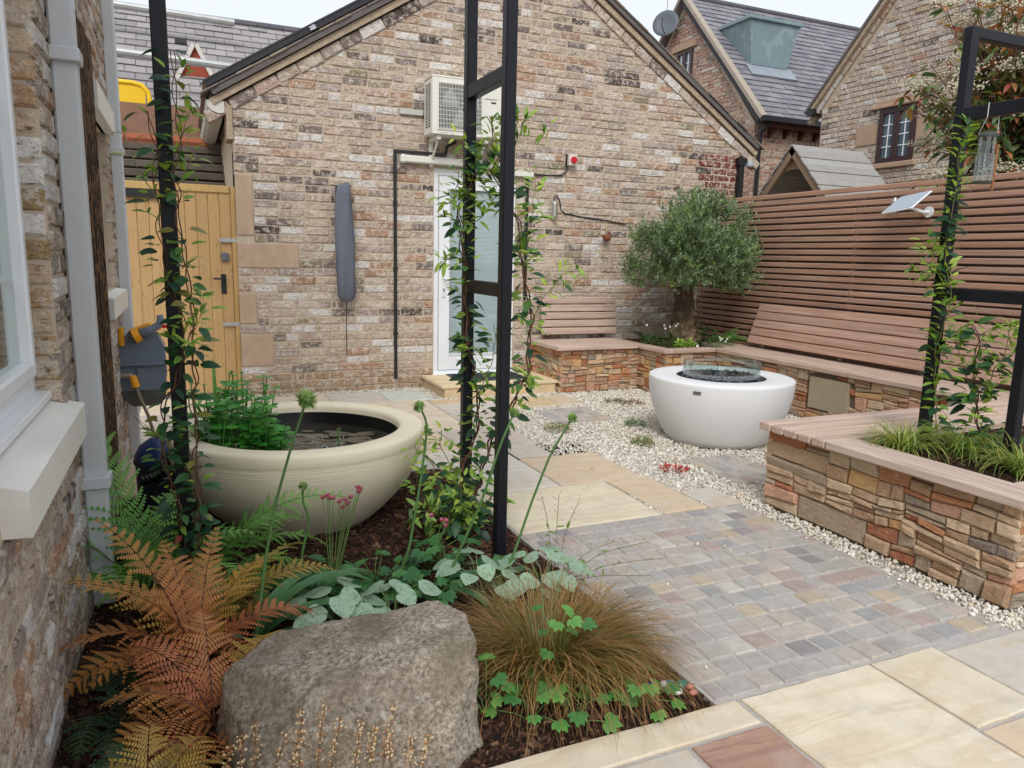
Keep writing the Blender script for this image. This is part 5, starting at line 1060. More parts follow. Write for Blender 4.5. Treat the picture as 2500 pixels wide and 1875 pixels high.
def frond(base, az, el, L, wid, droop, cols, npair=20, sub=9, twist=0., bip=True):
    """fern frond: arching rachis with tapering toothed pinnae"""
    b = MB(); n = 24; P = [np.array(base, float)]; e = el; h = np.array([math.cos(az), math.sin(az), 0.]); st = L/n
    for i in range(n): P.append(P[-1]+st*(h*math.cos(e)+np.array([0, 0, math.sin(e)]))); e -= droop/n*(1+.8*i/n)
    roll = random.uniform(-.5, .5); cv = random.uniform(-.35, .35)
    P = np.array(P); P += np.cross(h, (0, 0, 1))[None]*(np.linspace(0, 1, n+1)**2)[:, None]*cv*L*.5; T = np.gradient(P, axis=0); T /= np.linalg.norm(T, axis=1)[:, None]; side0 = np.cross(h, (0, 0, 1)); c0, c1 = np.array(cols[0]), np.array(cols[1])
    b.tube(P, np.linspace(.0035, .0008, n+1), 5, cols[2])
    for k in range(npair):
        s = .16+.84*(k+.3)/npair; f = s*n; i = min(int(f), n-1); q = P[i]+(P[i+1]-P[i])*(f-i); t = T[i]; up = np.cross(side0, t); up /= np.linalg.norm(up); up = up if up[2] > 0 else -up; side1 = side0*math.cos(roll*s)+up*math.sin(roll*s)
        env = (math.sin(math.pi*min(1, (s-.10)/.9)**.62)**.9)*.9+.06; pl = wid*env*random.uniform(.82, 1.12); cu = random.uniform(.1, .55)
        brown = random.random() < .1
        for sg in (-1, 1):
            if random.random() < .05: continue
            d = sg*side1*math.cos(.35)+t*.42*(1+.3*s)+up*(.22+random.uniform(-.12, .12)); d /= np.linalg.norm(d); nn = up-d*(up@d); nn /= np.linalg.norm(nn); ac = np.cross(d, nn); pw = max(.005, L/npair*.42)*(.6+.4*env); V = []; F = []; C = []
            m = sub if bip else 4; cc = jit(tuple((c0*(1-s)+c1*s)*(.62 if brown else 1)), .16)
            for j in range(m+1):
                u = j/m; w_ = pw*(1-u)**.7*(.9 if j else .55); dr = -cu*pl*u*u
                V += [q+d*pl*u-ac*w_*.12+nn*dr, q+d*pl*u+ac*w_*.12+nn*dr]; C += [cc, cc]
            F = [(2*j, 2*j+1, 2*j+3, 2*j+2) for j in range(m)]
            for j in range(m):
                u = (j+.15)/m; u2 = (j+.85)/m; w_ = pw*(1-u)**.65+.0012; dr = -cu*pl*u*u
                for s2 in (-1, 1):
                    i0 = len(V); a0 = q+d*pl*u+nn*dr; a1 = q+d*pl*u2+nn*(-cu*pl*u2*u2); tp_ = q+d*pl*(u+.75/m)+ac*s2*w_+nn*(dr-.12*w_); V += [a0, a1, tp_, q+d*pl*(u+.1/m)+ac*s2*w_*.75+nn*(dr-.06*w_)]; C += [cc, cc, tuple(np.array(cc)*1.12), cc]; F.append((i0, i0+1, i0+2, i0+3) if s2 > 0 else (i0, i0+3, i0+2, i0+1))
            b.add(V, F, C)
    return b
def fern(name, label, base, specs, cols, group=None):
    f = thing(name, base, label, 'fern', group)
    for (az, el, L, w, dr) in specs:
        c = random.choice(cols) if isinstance(cols[0][0], (tuple, list)) else cols
        frond((base[0]+random.uniform(-.02, .02), base[1]+random.uniform(-.02, .02), base[2]), math.radians(az), math.radians(el), L, w, dr, c, int(13+L*9)).obj('frond', LEAF, f)
    return f
def blades(b, base, n, L, spread, w, cols, droop=(1.2, 2.2), rad=.03, az=None, el=(60, 86), grad=None):
    for k in range(n):
        a = random.uniform(0, 2*math.pi) if az is None else math.radians(random.gauss(*az)); e = math.radians(random.uniform(*el)); l = random.uniform(*L); d = random.uniform(*droop); r = rad*math.sqrt(random.random())
        p = np.array(base)+np.array([r*math.cos(a), r*math.sin(a), 0]); h = np.array([math.cos(a), math.sin(a), 0]); sd_ = np.array([-math.sin(a), math.cos(a), 0]); m = 7; V = []; c = np.array(random.choice(cols)); C = []; wk = w*random.uniform(.55, 1.7); kk = random.gauss(0, .09); kink = random.random() < .06
        for i in range(m+1):
            a += kk; h = np.array([math.cos(a), math.sin(a), 0]); sd_ = np.array([-math.sin(a), math.cos(a), 0])
            if kink and i == 4: e -= 1.0
            ww = wk*(1-(i/m)**2)+.0003; V += [p-sd_*ww/2, p+sd_*ww/2]; cc = c*(.8+.35*i/m) if grad is None else np.array(grad)*(1-i/m)+c*(i/m); C += [cc, cc]
            p = p+l/m*(h*math.cos(e)*spread+np.array([0, 0, math.sin(e)])); e -= d/m
        b.add(V, [(2*i, 2*i+1, 2*i+3, 2*i+2) for i in range(m)], C)
def strap(base, az, el, L, w, droop, col, n=14):
    b = MB(); p = np.array(base, float); e = math.radians(el); h = np.array([math.cos(az), math.sin(az), 0]); sd_ = np.array([-math.sin(az), math.cos(az), 0]); V = []; C = []
    for i in range(n+1):
        s = i/n; ww = w*.5*(min(1, .55+s*1.4))*(1-s**3)**.6+.0008; up = -h*math.sin(e)+np.array([0, 0, math.cos(e)]); V += [p-sd_*ww+up*ww*.35, p.copy(), p+sd_*ww+up*ww*.35]; c = np.array(col)*(.85+.3*s); C += [c*1.1, c*.92, c*1.1]
        p = p+L/n*(h*math.cos(e)+np.array([0, 0, math.sin(e)])); e -= droop/n*(1+.6*s)
    b.add(V, [f for i in range(n) for f in ((3*i, 3*i+1, 3*i+4, 3*i+3), (3*i+1, 3*i+2, 3*i+5, 3*i+4))], C); return b
# ---------------------------------------------------------------- climbing jasmine
random.seed(21)
JT = leaf_t(.50, .22, .22, 4); JN = leaf_t(.36, .25, .3, 4); RT = leaf_t(.72, .15, .12, 4)
J_OLD = [rgb(36, 74, 46), rgb(44, 86, 50), rgb(30, 62, 44), rgb(54, 92, 56)]; J_MID = [rgb(88, 128, 56), rgb(104, 142, 60), rgb(76, 114, 56)]; J_NEW = [rgb(150, 178, 70), rgb(172, 190, 84), rgb(132, 164, 64), rgb(120, 152, 66)]; J_RED = [rgb(152, 66, 60), rgb(176, 98, 54), rgb(130, 70, 78)]
def climber(label, base, stems, keep, seed, old=.35, size=(.05, .085), red=.03, dens=1.0):
    random.seed(seed); f = thing('climbing_jasmine', base, label, 'climber'); L = dict(pos=[], fwd=[], up=[], size=[], cols=[], kind=[]); sm = MB()
    for (P, young, spread, stemr) in stems:
        n = max(6, int(np.linalg.norm(np.diff(np.array(P), axis=0), axis=1).sum()/.012)); Q = smooth_path(P, n)
        w = np.stack([np.array([nz(i*.13, seed, k*7.)*.02 for k in range(3)]) for i in range(n)]); Q = Q+w*spread
        sm.tube(Q, np.linspace(stemr, stemr*.45, n), 5, rgb(104, 74, 56) if young < .5 else rgb(120, 120, 66))
        if young < .6: sm.tube(Q+np.stack([np.array([.014*math.sin(i*.35), .012*math.cos(i*.35), 0]) for i in range(n)]), np.linspace(stemr*.8, stemr*.4, n), 5, rgb(92, 64, 50))
        T = np.gradient(Q, axis=0); ph = random.random()*6
        for i in range(2, n):
            if random.random() > dens/2.4: continue
            t = T[i]/np.linalg.norm(T[i]); ph += 1.7; tipf = i/n
            yg = random.random() < (young+.35*(tipf > .75)); m = 2
            for s in (0, math.pi):
                a = ph+s+random.uniform(-.4, .4); a_ = np.cross(t, (.3, .9, .2)); a_ /= np.linalg.norm(a_); c_ = np.cross(t, a_); out = math.cos(a)*a_+math.sin(a)*c_
                d = out+t*random.uniform(.1, .9)*(1 if yg else .3)+np.array([0, 0, random.uniform(-.5, .1) if not yg else random.uniform(-.2, .4)]); d /= np.linalg.norm(d)
                off = out*random.uniform(.008, .05)*spread
                L['pos'].append(Q[i]+off); L['fwd'].append(d); L['up'].append(np.array([random.uniform(-.5, .5), -.55+random.uniform(-.5, .5), 1.])); sz = random.uniform(*size)*(.85 if yg else 1.12)
                L['size'].append(sz); r = random.random()
                c = random.choice(J_RED) if r < red and not yg else random.choice(J_NEW if yg else (J_OLD if random.random() < old/(1-young+.01) else J_MID)); L['cols'].append(jit(c, .12)); L['kind'].append(1 if yg else 0)
            if random.random() < .22*spread:       # side twig with a tuft
                a = random.uniform(0, 6.28); a_ = np.cross(t, (.3, .9, .2)); a_ /= np.linalg.norm(a_); c_ = np.cross(t, a_); d = math.cos(a)*a_+math.sin(a)*c_+np.array([0, 0, .35]); d /= np.linalg.norm(d); ln = random.uniform(.03, .085)*spread; e = Q[i]+d*ln
                sm.tube([Q[i], Q[i]+d*ln*.6+np.array([0, 0, .005]), e], .0014, 4, rgb(116, 126, 66))
                for k in range(random.randint(4, 7)):
                    b_ = random.uniform(0, 6.28); q = d*.8+.9*(math.cos(b_)*a_+math.sin(b_)*c_)+np.array([0, 0, .2]); q /= np.linalg.norm(q); yg = random.random() < .75
                    L['pos'].append(e-d*ln*random.uniform(0, .35)); L['fwd'].append(q); L['up'].append(np.array([random.uniform(-.5, .5), -.5, 1.])); L['size'].append(random.uniform(*size)*.8); L['cols'].append(jit(random.choice(J_NEW if yg else J_MID), .12)); L['kind'].append(1)
    sm.obj('stems', STEM, f, smooth=True); idx = sorted(range(len(L['pos'])), key=lambda i: -L['size'][i]); big, rest = idx[:keep], idx[keep:]
    for kd, T in ((0, JT), (1, JN)):
        g = [i for i in big if L['kind'][i] == kd]
        if g: leaf_objs(f, 'leaf', T, *[[L[k][i] for i in g] for k in ('pos', 'fwd', 'up', 'size', 'cols')])
    if rest:
        b = MB()
        for kd, T in ((0, JT), (1, JN)):
            g = [i for i in rest if L['kind'][i] == kd]
            if g: leaves_into(b, T, *[[L[k][i] for i in g] for k in ('pos', 'fwd', 'up', 'size', 'cols')])
        b.obj('small_leaves', LEAF, f, smooth=True, kind='stuff')
    return f
V1 = [(1.21, 3.3, -0.02), (1.22, 3.4, 0.14), (1.24, 3.4, 0.33), (1.32, 3.4, 0.49), (1.31, 3.4, 0.68), (1.26, 3.38, 0.89), (1.23, 3.38, 1.14), (1.23, 3.38, 1.34), (1.19, 3.4, 1.54), (1.27, 3.36, 1.73), (1.34, 3.3, 1.86), (1.31, 3.3, 1.99)]
V2 = [(1.19, 3.2, -0.01), (1.24, 3.2, 0.27), (1.31, 3.2, 0.49), (1.38, 3.15, 0.65), (1.44, 3.1, 0.82), (1.46, 3.1, 1.0), (1.44, 3.1, 1.18), (1.40, 3.1, 1.35), (1.40, 3.15, 1.52), (1.35, 3.2, 1.64), (1.3, 3.25, 1.74), (1.37, 3.2, 1.86), (1.41, 3.2, 1.97)]
climber('jasmine with glossy leaves twining up the steel trellis in front of the white door', (1.2, 3.25, 0), [
    (V1, .35, 1.0, .006), (V2, .42, 1.0, .006), ([(1.19, 3.25, -.02), (1.09, 3.25, .2), (1.02, 3.25, .39), (.95, 3.25, .48)], .6, 1.3, .004), ([(1.19, 3.25, -.02), (1.17, 3.2, .19), (1.09, 3.2, .38), (1.07, 3.25, .54)], .6, 1.3, .004),
    ([(1.19, 3.25, 0), (1.26, 3.2, .11), (1.33, 3.2, .22), (1.38, 3.2, .26)], .55, 1.2, .004), ([(1.15, 3.2, .04), (1.01, 3.15, .18), (.92, 3.1, .21)], .7, .9, .003), ([(1.15, 3.3, .04), (1.05, 3.3, .12), (.96, 3.3, .3)], .7, 1.2, .003), ([(1.17, 3.28, .0), (1.12, 3.15, .15), (1.12, 3.1, .32)], .6, 1.2, .003),
    ([(1.44, 3.12, 1.05), (1.53, 3.1, 1.18), (1.6, 3.1, 1.27), (1.66, 3.1, 1.31)], .85, .9, .003), ([(1.26, 3.2, 1.87), (1.37, 3.15, 1.96), (1.46, 3.12, 1.94), (1.51, 3.1, 1.92)], .9, .7, .002), ([(1.21, 3.35, 1.62), (1.13, 3.33, 1.64), (1.08, 3.3, 1.61)], .9, .8, .002),
    ([(1.21, 3.35, 1.34), (1.13, 3.33, 1.35), (1.08, 3.3, 1.33)], .9, .8, .002), ([(1.25, 3.3, .68), (1.34, 3.3, .81), (1.36, 3.3, .95), (1.35, 3.3, 1.04)], .7, .9, .003), ([(1.23, 3.3, 1.51), (1.33, 3.28, 1.6), (1.37, 3.25, 1.69), (1.3, 3.25, 1.79)], .8, .9, .003), ([(1.41, 3.12, 1.35), (1.45, 3.1, 1.48), (1.45, 3.1, 1.62), (1.46, 3.1, 1.74)], .85, .8, .002),
    ([(1.28, 3.35, 1.8), (1.2, 3.3, 1.86), (1.12, 3.28, 1.9)], .95, .6, .002), ([(1.22, 3.38, 1.5), (1.17, 3.36, 1.6), (1.18, 3.34, 1.74)], .6, 1.0, .003)], 290, 3, size=(.042, .078), dens=1.55, old=.45)
climber('jasmine with sparse shoots climbing the left steel post before the wooden gate', (-.05, 2.95, 0), [
    ([(-.03, 2.98, .0), (-.05, 2.92, .31), (-.08, 2.90, .49), (-.11, 2.92, .67), (-.08, 2.92, .84), (-.01, 2.92, .99), (-.02, 2.92, 1.13), (-.06, 2.92, 1.26), (-.07, 2.92, 1.39), (-.08, 2.92, 1.51), (-.07, 2.92, 1.64), (-.08, 2.92, 1.73), (-.09, 2.92, 1.82)], .25, .8, .004),
    ([(-.01, 2.98, .0), (-.0, 2.9, .36), (.01, 2.9, .67), (.005, 2.9, .84), (.01, 2.9, .99), (.02, 2.9, 1.09), (.015, 2.9, 1.23), (.0, 2.9, 1.32), (-.01, 2.9, 1.45), (-.02, 2.9, 1.58), (.0, 2.9, 1.69), (.0, 2.9, 1.8), (-.0, 2.9, 1.92), (-.01, 2.9, 2.02)], .3, .75, .004),
    ([(-.11, 2.9, .68), (-.16, 2.9, .71), (-.19, 2.9, .77)], .3, .6, .002), ([(-.02, 2.9, .96), (.03, 2.9, 1.09), (.06, 2.9, 1.18)], .6, .7, .002), ([(-.07, 2.9, 1.51), (-.12, 2.9, 1.6), (-.15, 2.9, 1.68), (-.17, 2.9, 1.75)], .8, .5, .002), ([(-.01, 2.9, 1.58), (.05, 2.9, 1.69), (.08, 2.9, 1.74)], .9, .5, .002), ([(-.01, 2.9, 1.69), (.04, 2.9, 1.83), (.07, 2.9, 1.86)], .9, .4, .002)], 260, 5, old=.6, size=(.036, .068), red=.05, dens=1.2)
climber('pale jasmine growing round the steel frame in the front stone planter', (3.55, 2.4, .44), [
    ([(3.5, 2.5, .45), (3.46, 2.55, .9), (3.47, 2.5, 1.22), (3.46, 2.56, 1.4), (3.46, 2.55, 1.58), (3.46, 2.54, 1.75), (3.47, 2.55, 1.9), (3.47, 2.52, 2.07)], .6, .6, .003), ([(3.47, 2.53, 1.22), (3.46, 2.6, 1.3), (3.45, 2.7, 1.35)], .85, .8, .002), ([(3.6, 2.34, .44), (3.6, 2.39, .67), (3.6, 2.43, .85), (3.6, 2.42, 1.04), (3.6, 2.5, 1.1)], .35, 1.2, .005),
    ([(3.6, 2.39, .67), (3.6, 2.52, .93), (3.58, 2.57, 1.07)], .7, .9, .003), ([(3.6, 2.37, .72), (3.6, 2.29, .96), (3.6, 2.27, 1.1)], .7, 1.0, .003), ([(3.47, 2.55, 1.3), (3.44, 2.62, 1.42), (3.42, 2.66, 1.5)], .9, .7, .002)], 200, 7, size=(.05, .085), dens=1.9)
# ---------------------------------------------------------------- ferns
random.seed(31)
CU = [(rgb(170, 100, 58), rgb(190, 134, 74), rgb(96, 54, 40)), (rgb(180, 114, 72), rgb(178, 128, 64), rgb(92, 54, 40)), (rgb(160, 132, 62), rgb(186, 152, 70), rgb(92, 64, 40)), (rgb(176, 136, 66), rgb(190, 140, 70), rgb(92, 60, 40)), (rgb(164, 92, 58), rgb(194, 122, 80), rgb(92, 50, 38))]
YE = [(rgb(144, 138, 60), rgb(172, 158, 72), rgb(84, 60, 38)), (rgb(162, 138, 62), rgb(184, 148, 74), rgb(84, 54, 38))]
GR = [(rgb(84, 140, 64), rgb(132, 178, 88), rgb(92, 116, 56)), (rgb(72, 126, 58), rgb(114, 164, 76), rgb(88, 106, 54))]; DG = [(rgb(34, 66, 44), rgb(50, 90, 52), rgb(60, 60, 40))]
fern('copper_fern', 'orange and bronze fern with wide fronds beside the downpipe', (-.02, 2.42, .0), [(178, 66, .56, .10, 1.5), (150, 74, .62, .11, 1.2), (115, 70, .54, .10, 1.2), (205, 60, .48, .10, 1.6), (60, 66, .5, .10, 1.4), (18, 60, .52, .10, 1.4), (330, 54, .42, .09, 1.6), (285, 58, .40, .09, 1.6), (245, 60, .45, .10, 1.5), (90, 78, .5, .09, .8), (190, 78, .54, .10, .9), (40, 74, .52, .10, 1.1), (225, 44, .36, .09, 1.3), (135, 82, .62, .09, .7), (75, 80, .52, .08, .8), (215, 72, .42, .08, 1.7), (310, 70, .4, .08, 1.7)], CU)
fern('copper_fern', 'yellow-gold fern fronds arching in front of the cream bowl', (.02, 2.66, .0), [(5, 56, .56, .10, 1.2), (25, 64, .54, .10, 1.2), (350, 50, .42, .10, 1.2), (100, 66, .4, .1, 1.0), (150, 56, .42, .1, 1.3)], YE)
fern('copper_fern', 'rusty orange fern growing against the left side of the boulder', (.03, 2.08, .0), [(190, 50, .36, .11, 1.4), (165, 60, .4, .11, 1.3), (60, 64, .42, .12, 1.3), (25, 62, .42, .12, 1.4), (95, 70, .42, .11, 1.0), (220, 44, .32, .1, 1.2), (300, 40, .28, .1, 1.3), (340, 62, .34, .11, 1.4), (130, 68, .42, .11, 1.1), (250, 38, .3, .1, 1.0)], CU)
fern('copper_fern', 'yellow-green fern frond cluster at the lower left corner', (-.12, 1.80, .0), [(150, 52, .26, .08, 1.3), (100, 64, .27, .08, 1.0), (60, 56, .26, .08, 1.2), (20, 48, .24, .08, 1.2), (195, 48, .22, .07, 1.3)], YE)
fern('green_fern', 'tall green fern between the downpipe and the left steel post', (-.19, 3.05, .0), [(140, 80, .95, .17, .55), (200, 70, .75, .15, 1.0), (60, 70, .62, .14, 1.1), (320, 62, .5, .13, 1.3), (20, 60, .55, .13, 1.3), (250, 66, .6, .14, 1.2), (100, 60, .6, .14, 1.2), (285, 70, .6, .14, 1.0), (350, 74, .55, .13, 1.2), (170, 56, .5, .12, 1.4)], GR)
fern('green_fern', 'green fern with long fronds arching across the cream bowl', (.0, 3.06, .0), [(8, 70, .78, .12, 1.25), (20, 66, .62, .11, 1.4), (352, 62, .62, .11, 1.5), (340, 52, .52, .11, 1.4), (160, 62, .5, .12, 1.3), (300, 46, .46, .12, 1.4), (205, 56, .46, .12, 1.3), (335, 36, .42, .10, 1.0)], GR)
fern('green_fern', 'small dark green fern at the foot of the left house wall', (-.27, 2.28, .0), [(20, 40, .26, .08, 1.3), (60, 48, .28, .08, 1.2), (110, 50, .28, .08, 1.0), (330, 36, .26, .08, 1.2), (280, 40, .26, .08, 1.3), (250, 46, .25, .08, 1.2)], DG)
fern('green_fern', 'low dark green fern nearest the camera beside the wall', (-.22, 1.84, .0), [(30, 40, .24, .07, 1.3), (80, 50, .26, .08, 1.2), (330, 36, .24, .07, 1.2), (150, 46, .2, .07, 1.2), (280, 30, .2, .07, 1.2)], DG)
fern('green_fern', 'bright green fern in the corner planter right of the olive trunk', (5.36, 6.45, .45), [(250, 60, .34, .1, 1.2), (290, 55, .36, .1, 1.2), (330, 50, .34, .1, 1.3), (210, 62, .3, .09, 1.2), (20, 60, .32, .09, 1.1), (270, 72, .36, .1, .9), (180, 56, .26, .08, 1.3)], GR)
# ---------------------------------------------------------------- alliums
random.seed(41)
def allium(label, P, r, leaves, hd):
    f = thing('allium', P[0], label, 'allium', 'green allium heads in the bed'); Q = smooth_path(P, 30); MB().tube(Q, np.linspace(.0062, .0042, 30), 7, rgb(88, 126, 72)).obj('stem', STEM, f, smooth=True)
    d = Q[-1]-Q[-3]; d /= np.linalg.norm(d); R0 = rotm(np.cross(d, (.2, .9, .1)), d); c = Q[-1]+d*r*.25; b = MB()
    b.add(ICO*r*.7+c, ICOF, rgb(116, 150, 88)); n = 170; pos = []; F = []; C = []
    for k in range(n):
        u = random.uniform(-.35, 1); a = random.uniform(0, 6.283); s = math.sqrt(1-u*u); q = R0[:, 0]*s*math.cos(a)+R0[:, 1]*s*math.sin(a)+d*u; pos.append(c+q*r*.35); F.append(q); C.append(jit(rgb(150, 180, 116) if random.random() < .6 else rgb(196, 208, 160), .12))
    leaves_into(b, leaf_t(.34, .3, -.1, 2), pos, F, [np.array([.1, .2, 1.])]*n, [r*random.uniform(.6, .85) for _ in range(n)], C); b.obj('flower_head', LEAF, f, smooth=True)
    for (az, el, L, w, dr) in leaves: strap((P[0][0], P[0][1], .0), math.radians(az), el, L, w, dr, jit(rgb(84, 128, 84), .1)).obj('strap_leaf', LEAF, f, smooth=True)
allium('tallest allium with a large open head beside the cream bowl', [(.16, 2.52, .0), (.21, 2.56, .32), (.25, 2.55, .52), (.30, 2.5, .72), (.34, 2.45, .87)], .040, [(12, 66, .68, .055, 2.1), (352, 52, .62, .055, 1.8), (338, 36, .5, .05, 1.4), (40, 70, .55, .05, 2.2), (300, 56, .4, .05, 2.6), (200, 60, .34, .04, 2.4), (25, 50, .5, .05, 1.7)], 0)
allium('allium head bent left at the right edge of the cream bowl', [(.70, 2.78, .0), (.77, 2.75, .16), (.81, 2.75, .39), (.845, 2.75, .62), (.84, 2.72, .73), (.805, 2.7, .775)], .026, [(200, 62, .55, .05, 2.2), (170, 54, .5, .05, 2.2), (20, 54, .46, .05, 2.4), (300, 56, .4, .045, 2.5), (240, 50, .45, .05, 2.0)], 0)
allium('allium leaning right behind the front trellis post', [(.86, 2.62, .0), (.93, 2.6, .2), (1.01, 2.55, .43), (1.06, 2.5, .66), (1.11, 2.5, .77)], .024, [(190, 40, .42, .045, 1.8), (10, 56, .42, .05, 2.4), (320, 52, .36, .05, 2.6)], 0)
allium('rightmost allium leaning over the pale setts', [(1.1, 2.62, .0), (1.17, 2.6, .16), (1.25, 2.6, .39), (1.30, 2.55, .59), (1.36, 2.5, .735)], .024, [(170, 54, .45, .05, 2.4), (20, 44, .4, .05, 2.2), (60, 60, .4, .05, 2.4), (340, 50, .36, .05, 2.5)], 0)
allium('short allium with a curved stem against the cream bowl', [(.36, 2.86, .0), (.37, 2.85, .2), (.40, 2.85, .30), (.40, 2.85, .34), (.375, 2.85, .40), (.38, 2.85, .455)], .021, [], 0)
# ---------------------------------------------------------------- brunnera: silver heart leaves
random.seed(51); HT = leaf_t(.92, .10, .18, 5, heart=.16)
def heart_plant(label, base, n, rr, size):
    f = thing('brunnera', base, label, 'brunnera', 'silver-leaved brunnera in the bed'); sm = MB(); pos = []; F = []; U = []; S = []; C = []
    for k in range(n):
        a = k*2.4+random.uniform(-.4, .4); r = rr*math.sqrt((k+.6)/n); h = random.uniform(.10, .19)*(1.15-.4*r/rr); q = np.array([base[0]+r*math.cos(a), base[1]+r*math.sin(a), h]); sm.tube([np.array(base)+np.array([0, 0, 0]), (np.array(base)+q)/2+np.array([0, 0, h*.3]), q], .0022, 5, rgb(120, 140, 100))
        d = np.array([math.cos(a), math.sin(a), random.uniform(-.45, .05)]); pos.append(q-d*.02); F.append(d); U.append((random.uniform(-.3, .3), -.35+random.uniform(-.3, .3), 1)); S.append(random.uniform(*size)); C.append(jit(rgb(154, 180, 154), .1))
    sm.obj('stalks', STEM, f, smooth=True); leaf_objs(f, 'leaf', HT, pos, F, U, S, C, SILVER, 5)
SILVER = M('silver_leaf', None, .55, .35, .05, 12, .25, 30, .004, leaf=.12, extra=lambda t, p, c: t.mix(t.ramp(t.noise(p, 55, 4, .6), [(.40, (.55, .55, .55)), (.48, (0, 0, 0))]), c, rgb(86, 128, 92)))
heart_plant('silver heart-leaved brunnera behind the boulder, nearest the copper fern', (.44, 2.5, .0), 15, .15, (.075, .11))
heart_plant('silver heart-leaved brunnera behind the boulder, right of the first', (.63, 2.46, .0), 11, .14, (.075, .11))
heart_plant('silver heart-leaved brunnera beside the front trellis post', (1.02, 2.6, .0), 12, .16, (.075, .11)); heart_plant('silver heart-leaved brunnera spilling over the setts', (1.28, 2.52, .0), 13, .17, (.075, .115))
# ---------------------------------------------------------------- lobed-leaf perennials
LOB = leaf_t(.62, .12, .15, 3)
def lobed(name, label, cat, base, n, rr, size, hgt, cols, group, seed, lobes=5):
    random.seed(seed); f = thing(name, base, label, cat, group); sm = MB(); V, F3, F4 = LOB; b = MB()
    for k in range(lobes):
        a = (k-(lobes-1)/2)*(.62 if lobes > 3 else .8); c, s = math.cos(a), math.sin(a); R = np.array([[c, s, 0], [-s, c, 0], [0, 0, 1]]); sc = 1-.12*abs(k-(lobes-1)/2); b.add((V*sc) @ R.T, list(F3)+list(F4), (1, 1, 1))
    tpl = (np.concatenate(b.V), np.concatenate([np.asarray(x).reshape(-1, 3) for x in b.F[3]]), np.concatenate([np.asarray(x).reshape(-1, 4) for x in b.F[4]])); L = [[], [], [], [], []]
    for k in range(n):
        a = k*2.4+random.uniform(-.5, .5); r = rr*math.sqrt((k+.5)/n); h = random.uniform(*hgt); q = np.array([base[0]+r*math.cos(a), base[1]+r*math.sin(a), base[2]+h]); sm.tube([base, (np.array(base)+q)/2+np.array([0, 0, h*.25]), q], .0016, 4, rgb(96, 130, 70)); d = np.array([math.cos(a), math.sin(a), random.uniform(-.3, .1)])
        for l, v in zip(L, (q, d, (random.uniform(-.3, .3), -.3+random.uniform(-.3, .3), 1), random.uniform(*size), jit(random.choice(cols), .12))): l.append(v)
    sm.obj('stalks', STEM, f, smooth=True); leaf_objs(f, 'leaf', tpl, *L, None, 5); return f
GG = [rgb(84, 140, 66), rgb(100, 152, 74), rgb(68, 124, 62)]; BG = [rgb(64, 118, 62), rgb(78, 132, 70), rgb(54, 104, 58)]
lobed('geum', 'lobed green geum under the brown grass tuft, nearest the boulder', 'geum', (.88, 1.80, .0), 12, .12, (.035, .055), (.02, .12), GG, 'geum plants along the bed edge', 1)
lobed('geum', 'lobed green geum at the middle of the front bed edge', 'geum', (1.0, 1.74, .0), 11, .09, (.035, .055), (.02, .11), GG, 'geum plants along the bed edge', 2)
lobed('geum', 'lobed green geum overhanging the cream edging near the pebbles', 'geum', (1.24, 1.74, .0), 15, .11, (.035, .05), (.02, .12), GG, 'geum plants along the bed edge', 3)
lobed('geum', 'small lobed green geum against the right side of the boulder', 'geum', (.76, 1.86, .0), 7, .07, (.035, .05), (.05, .17), GG, 'geum plants along the bed edge', 4)
lobed('geum', 'green lobed geum low at the bottom edge before the boulder', 'geum', (.16, 1.70, .0), 7, .06, (.03, .045), (.02, .08), GG, 'geum plants along the bed edge', 5)
lobed('geum', 'green lobed leaves inside the brown grass tuft', 'geum', (1.03, 1.92, .08), 8, .1, (.03, .045), (.08, .2), GG, 'geum plants along the bed edge', 6)
def astrantia(label, base, heads, n, seed, group='pink astrantia in the bed'):
    f = lobed('astrantia', label, 'astrantia', base, n, .14, (.035, .055), (.04, .16), BG, group, seed)
    sm = MB()
    for h in heads:
        Q = smooth_path([base, ((base[0]+h[0])/2, (base[1]+h[1])/2, h[2]*.55), h], 10); sm.tube(Q, .0017, 5, rgb(104, 134, 74)); b = MB(); n_ = 16; pos = []; F = []; C = []
        for k in range(n_): a = k*.393*1.0; pos.append(h); F.append((math.cos(a), math.sin(a), random.uniform(.5, 1.4))); C.append(jit(rgb(214, 122, 154) if k % 2 else rgb(176, 86, 118), .12))
        leaves_into(b, leaf_t(.34, .2, -.1, 2), pos, F, [(0.1, .2, 1)]*n_, [.022]*n_, C); b.add(ICO*.006+np.array(h)+np.array([0, 0, .006]), ICOF, rgb(206, 130, 160)); b.obj('flower', LEAF, f)
    sm.obj('flower_stems', STEM, f, smooth=True)
astrantia('pink astrantia flowering in front of the cream bowl', (.47, 2.78, .0), [(.455, 2.75, .44), (.465, 2.76, .425), (.475, 2.74, .43), (.50, 2.75, .41), (.52, 2.74, .42), (.515, 2.75, .385), (.53, 2.75, .40), (.57, 2.75, .46), (.58, 2.76, .45), (.575, 2.74, .445), (.44, 2.76, .43), (.545, 2.76, .42)], 16, 11)
astrantia('pale pink astrantia at the foot of the jasmine trellis', (.90, 2.9, .0), [(.90, 2.85, .27), (.95, 2.86, .24), (.97, 2.86, .235), (.96, 2.84, .22)], 14, 12)
lobed('astrantia', 'leafy green astrantia clump between the brunnera and the trellis', 'astrantia', (.82, 2.58, .0), 16, .13, (.04, .058), (.05, .15), BG, 'pink astrantia in the bed', 13); lobed('astrantia', 'low green leafy clump behind the brunnera', 'astrantia', (.63, 2.74, .0), 26, .2, (.04, .06), (.04, .16), BG, 'pink astrantia in the bed', 14)
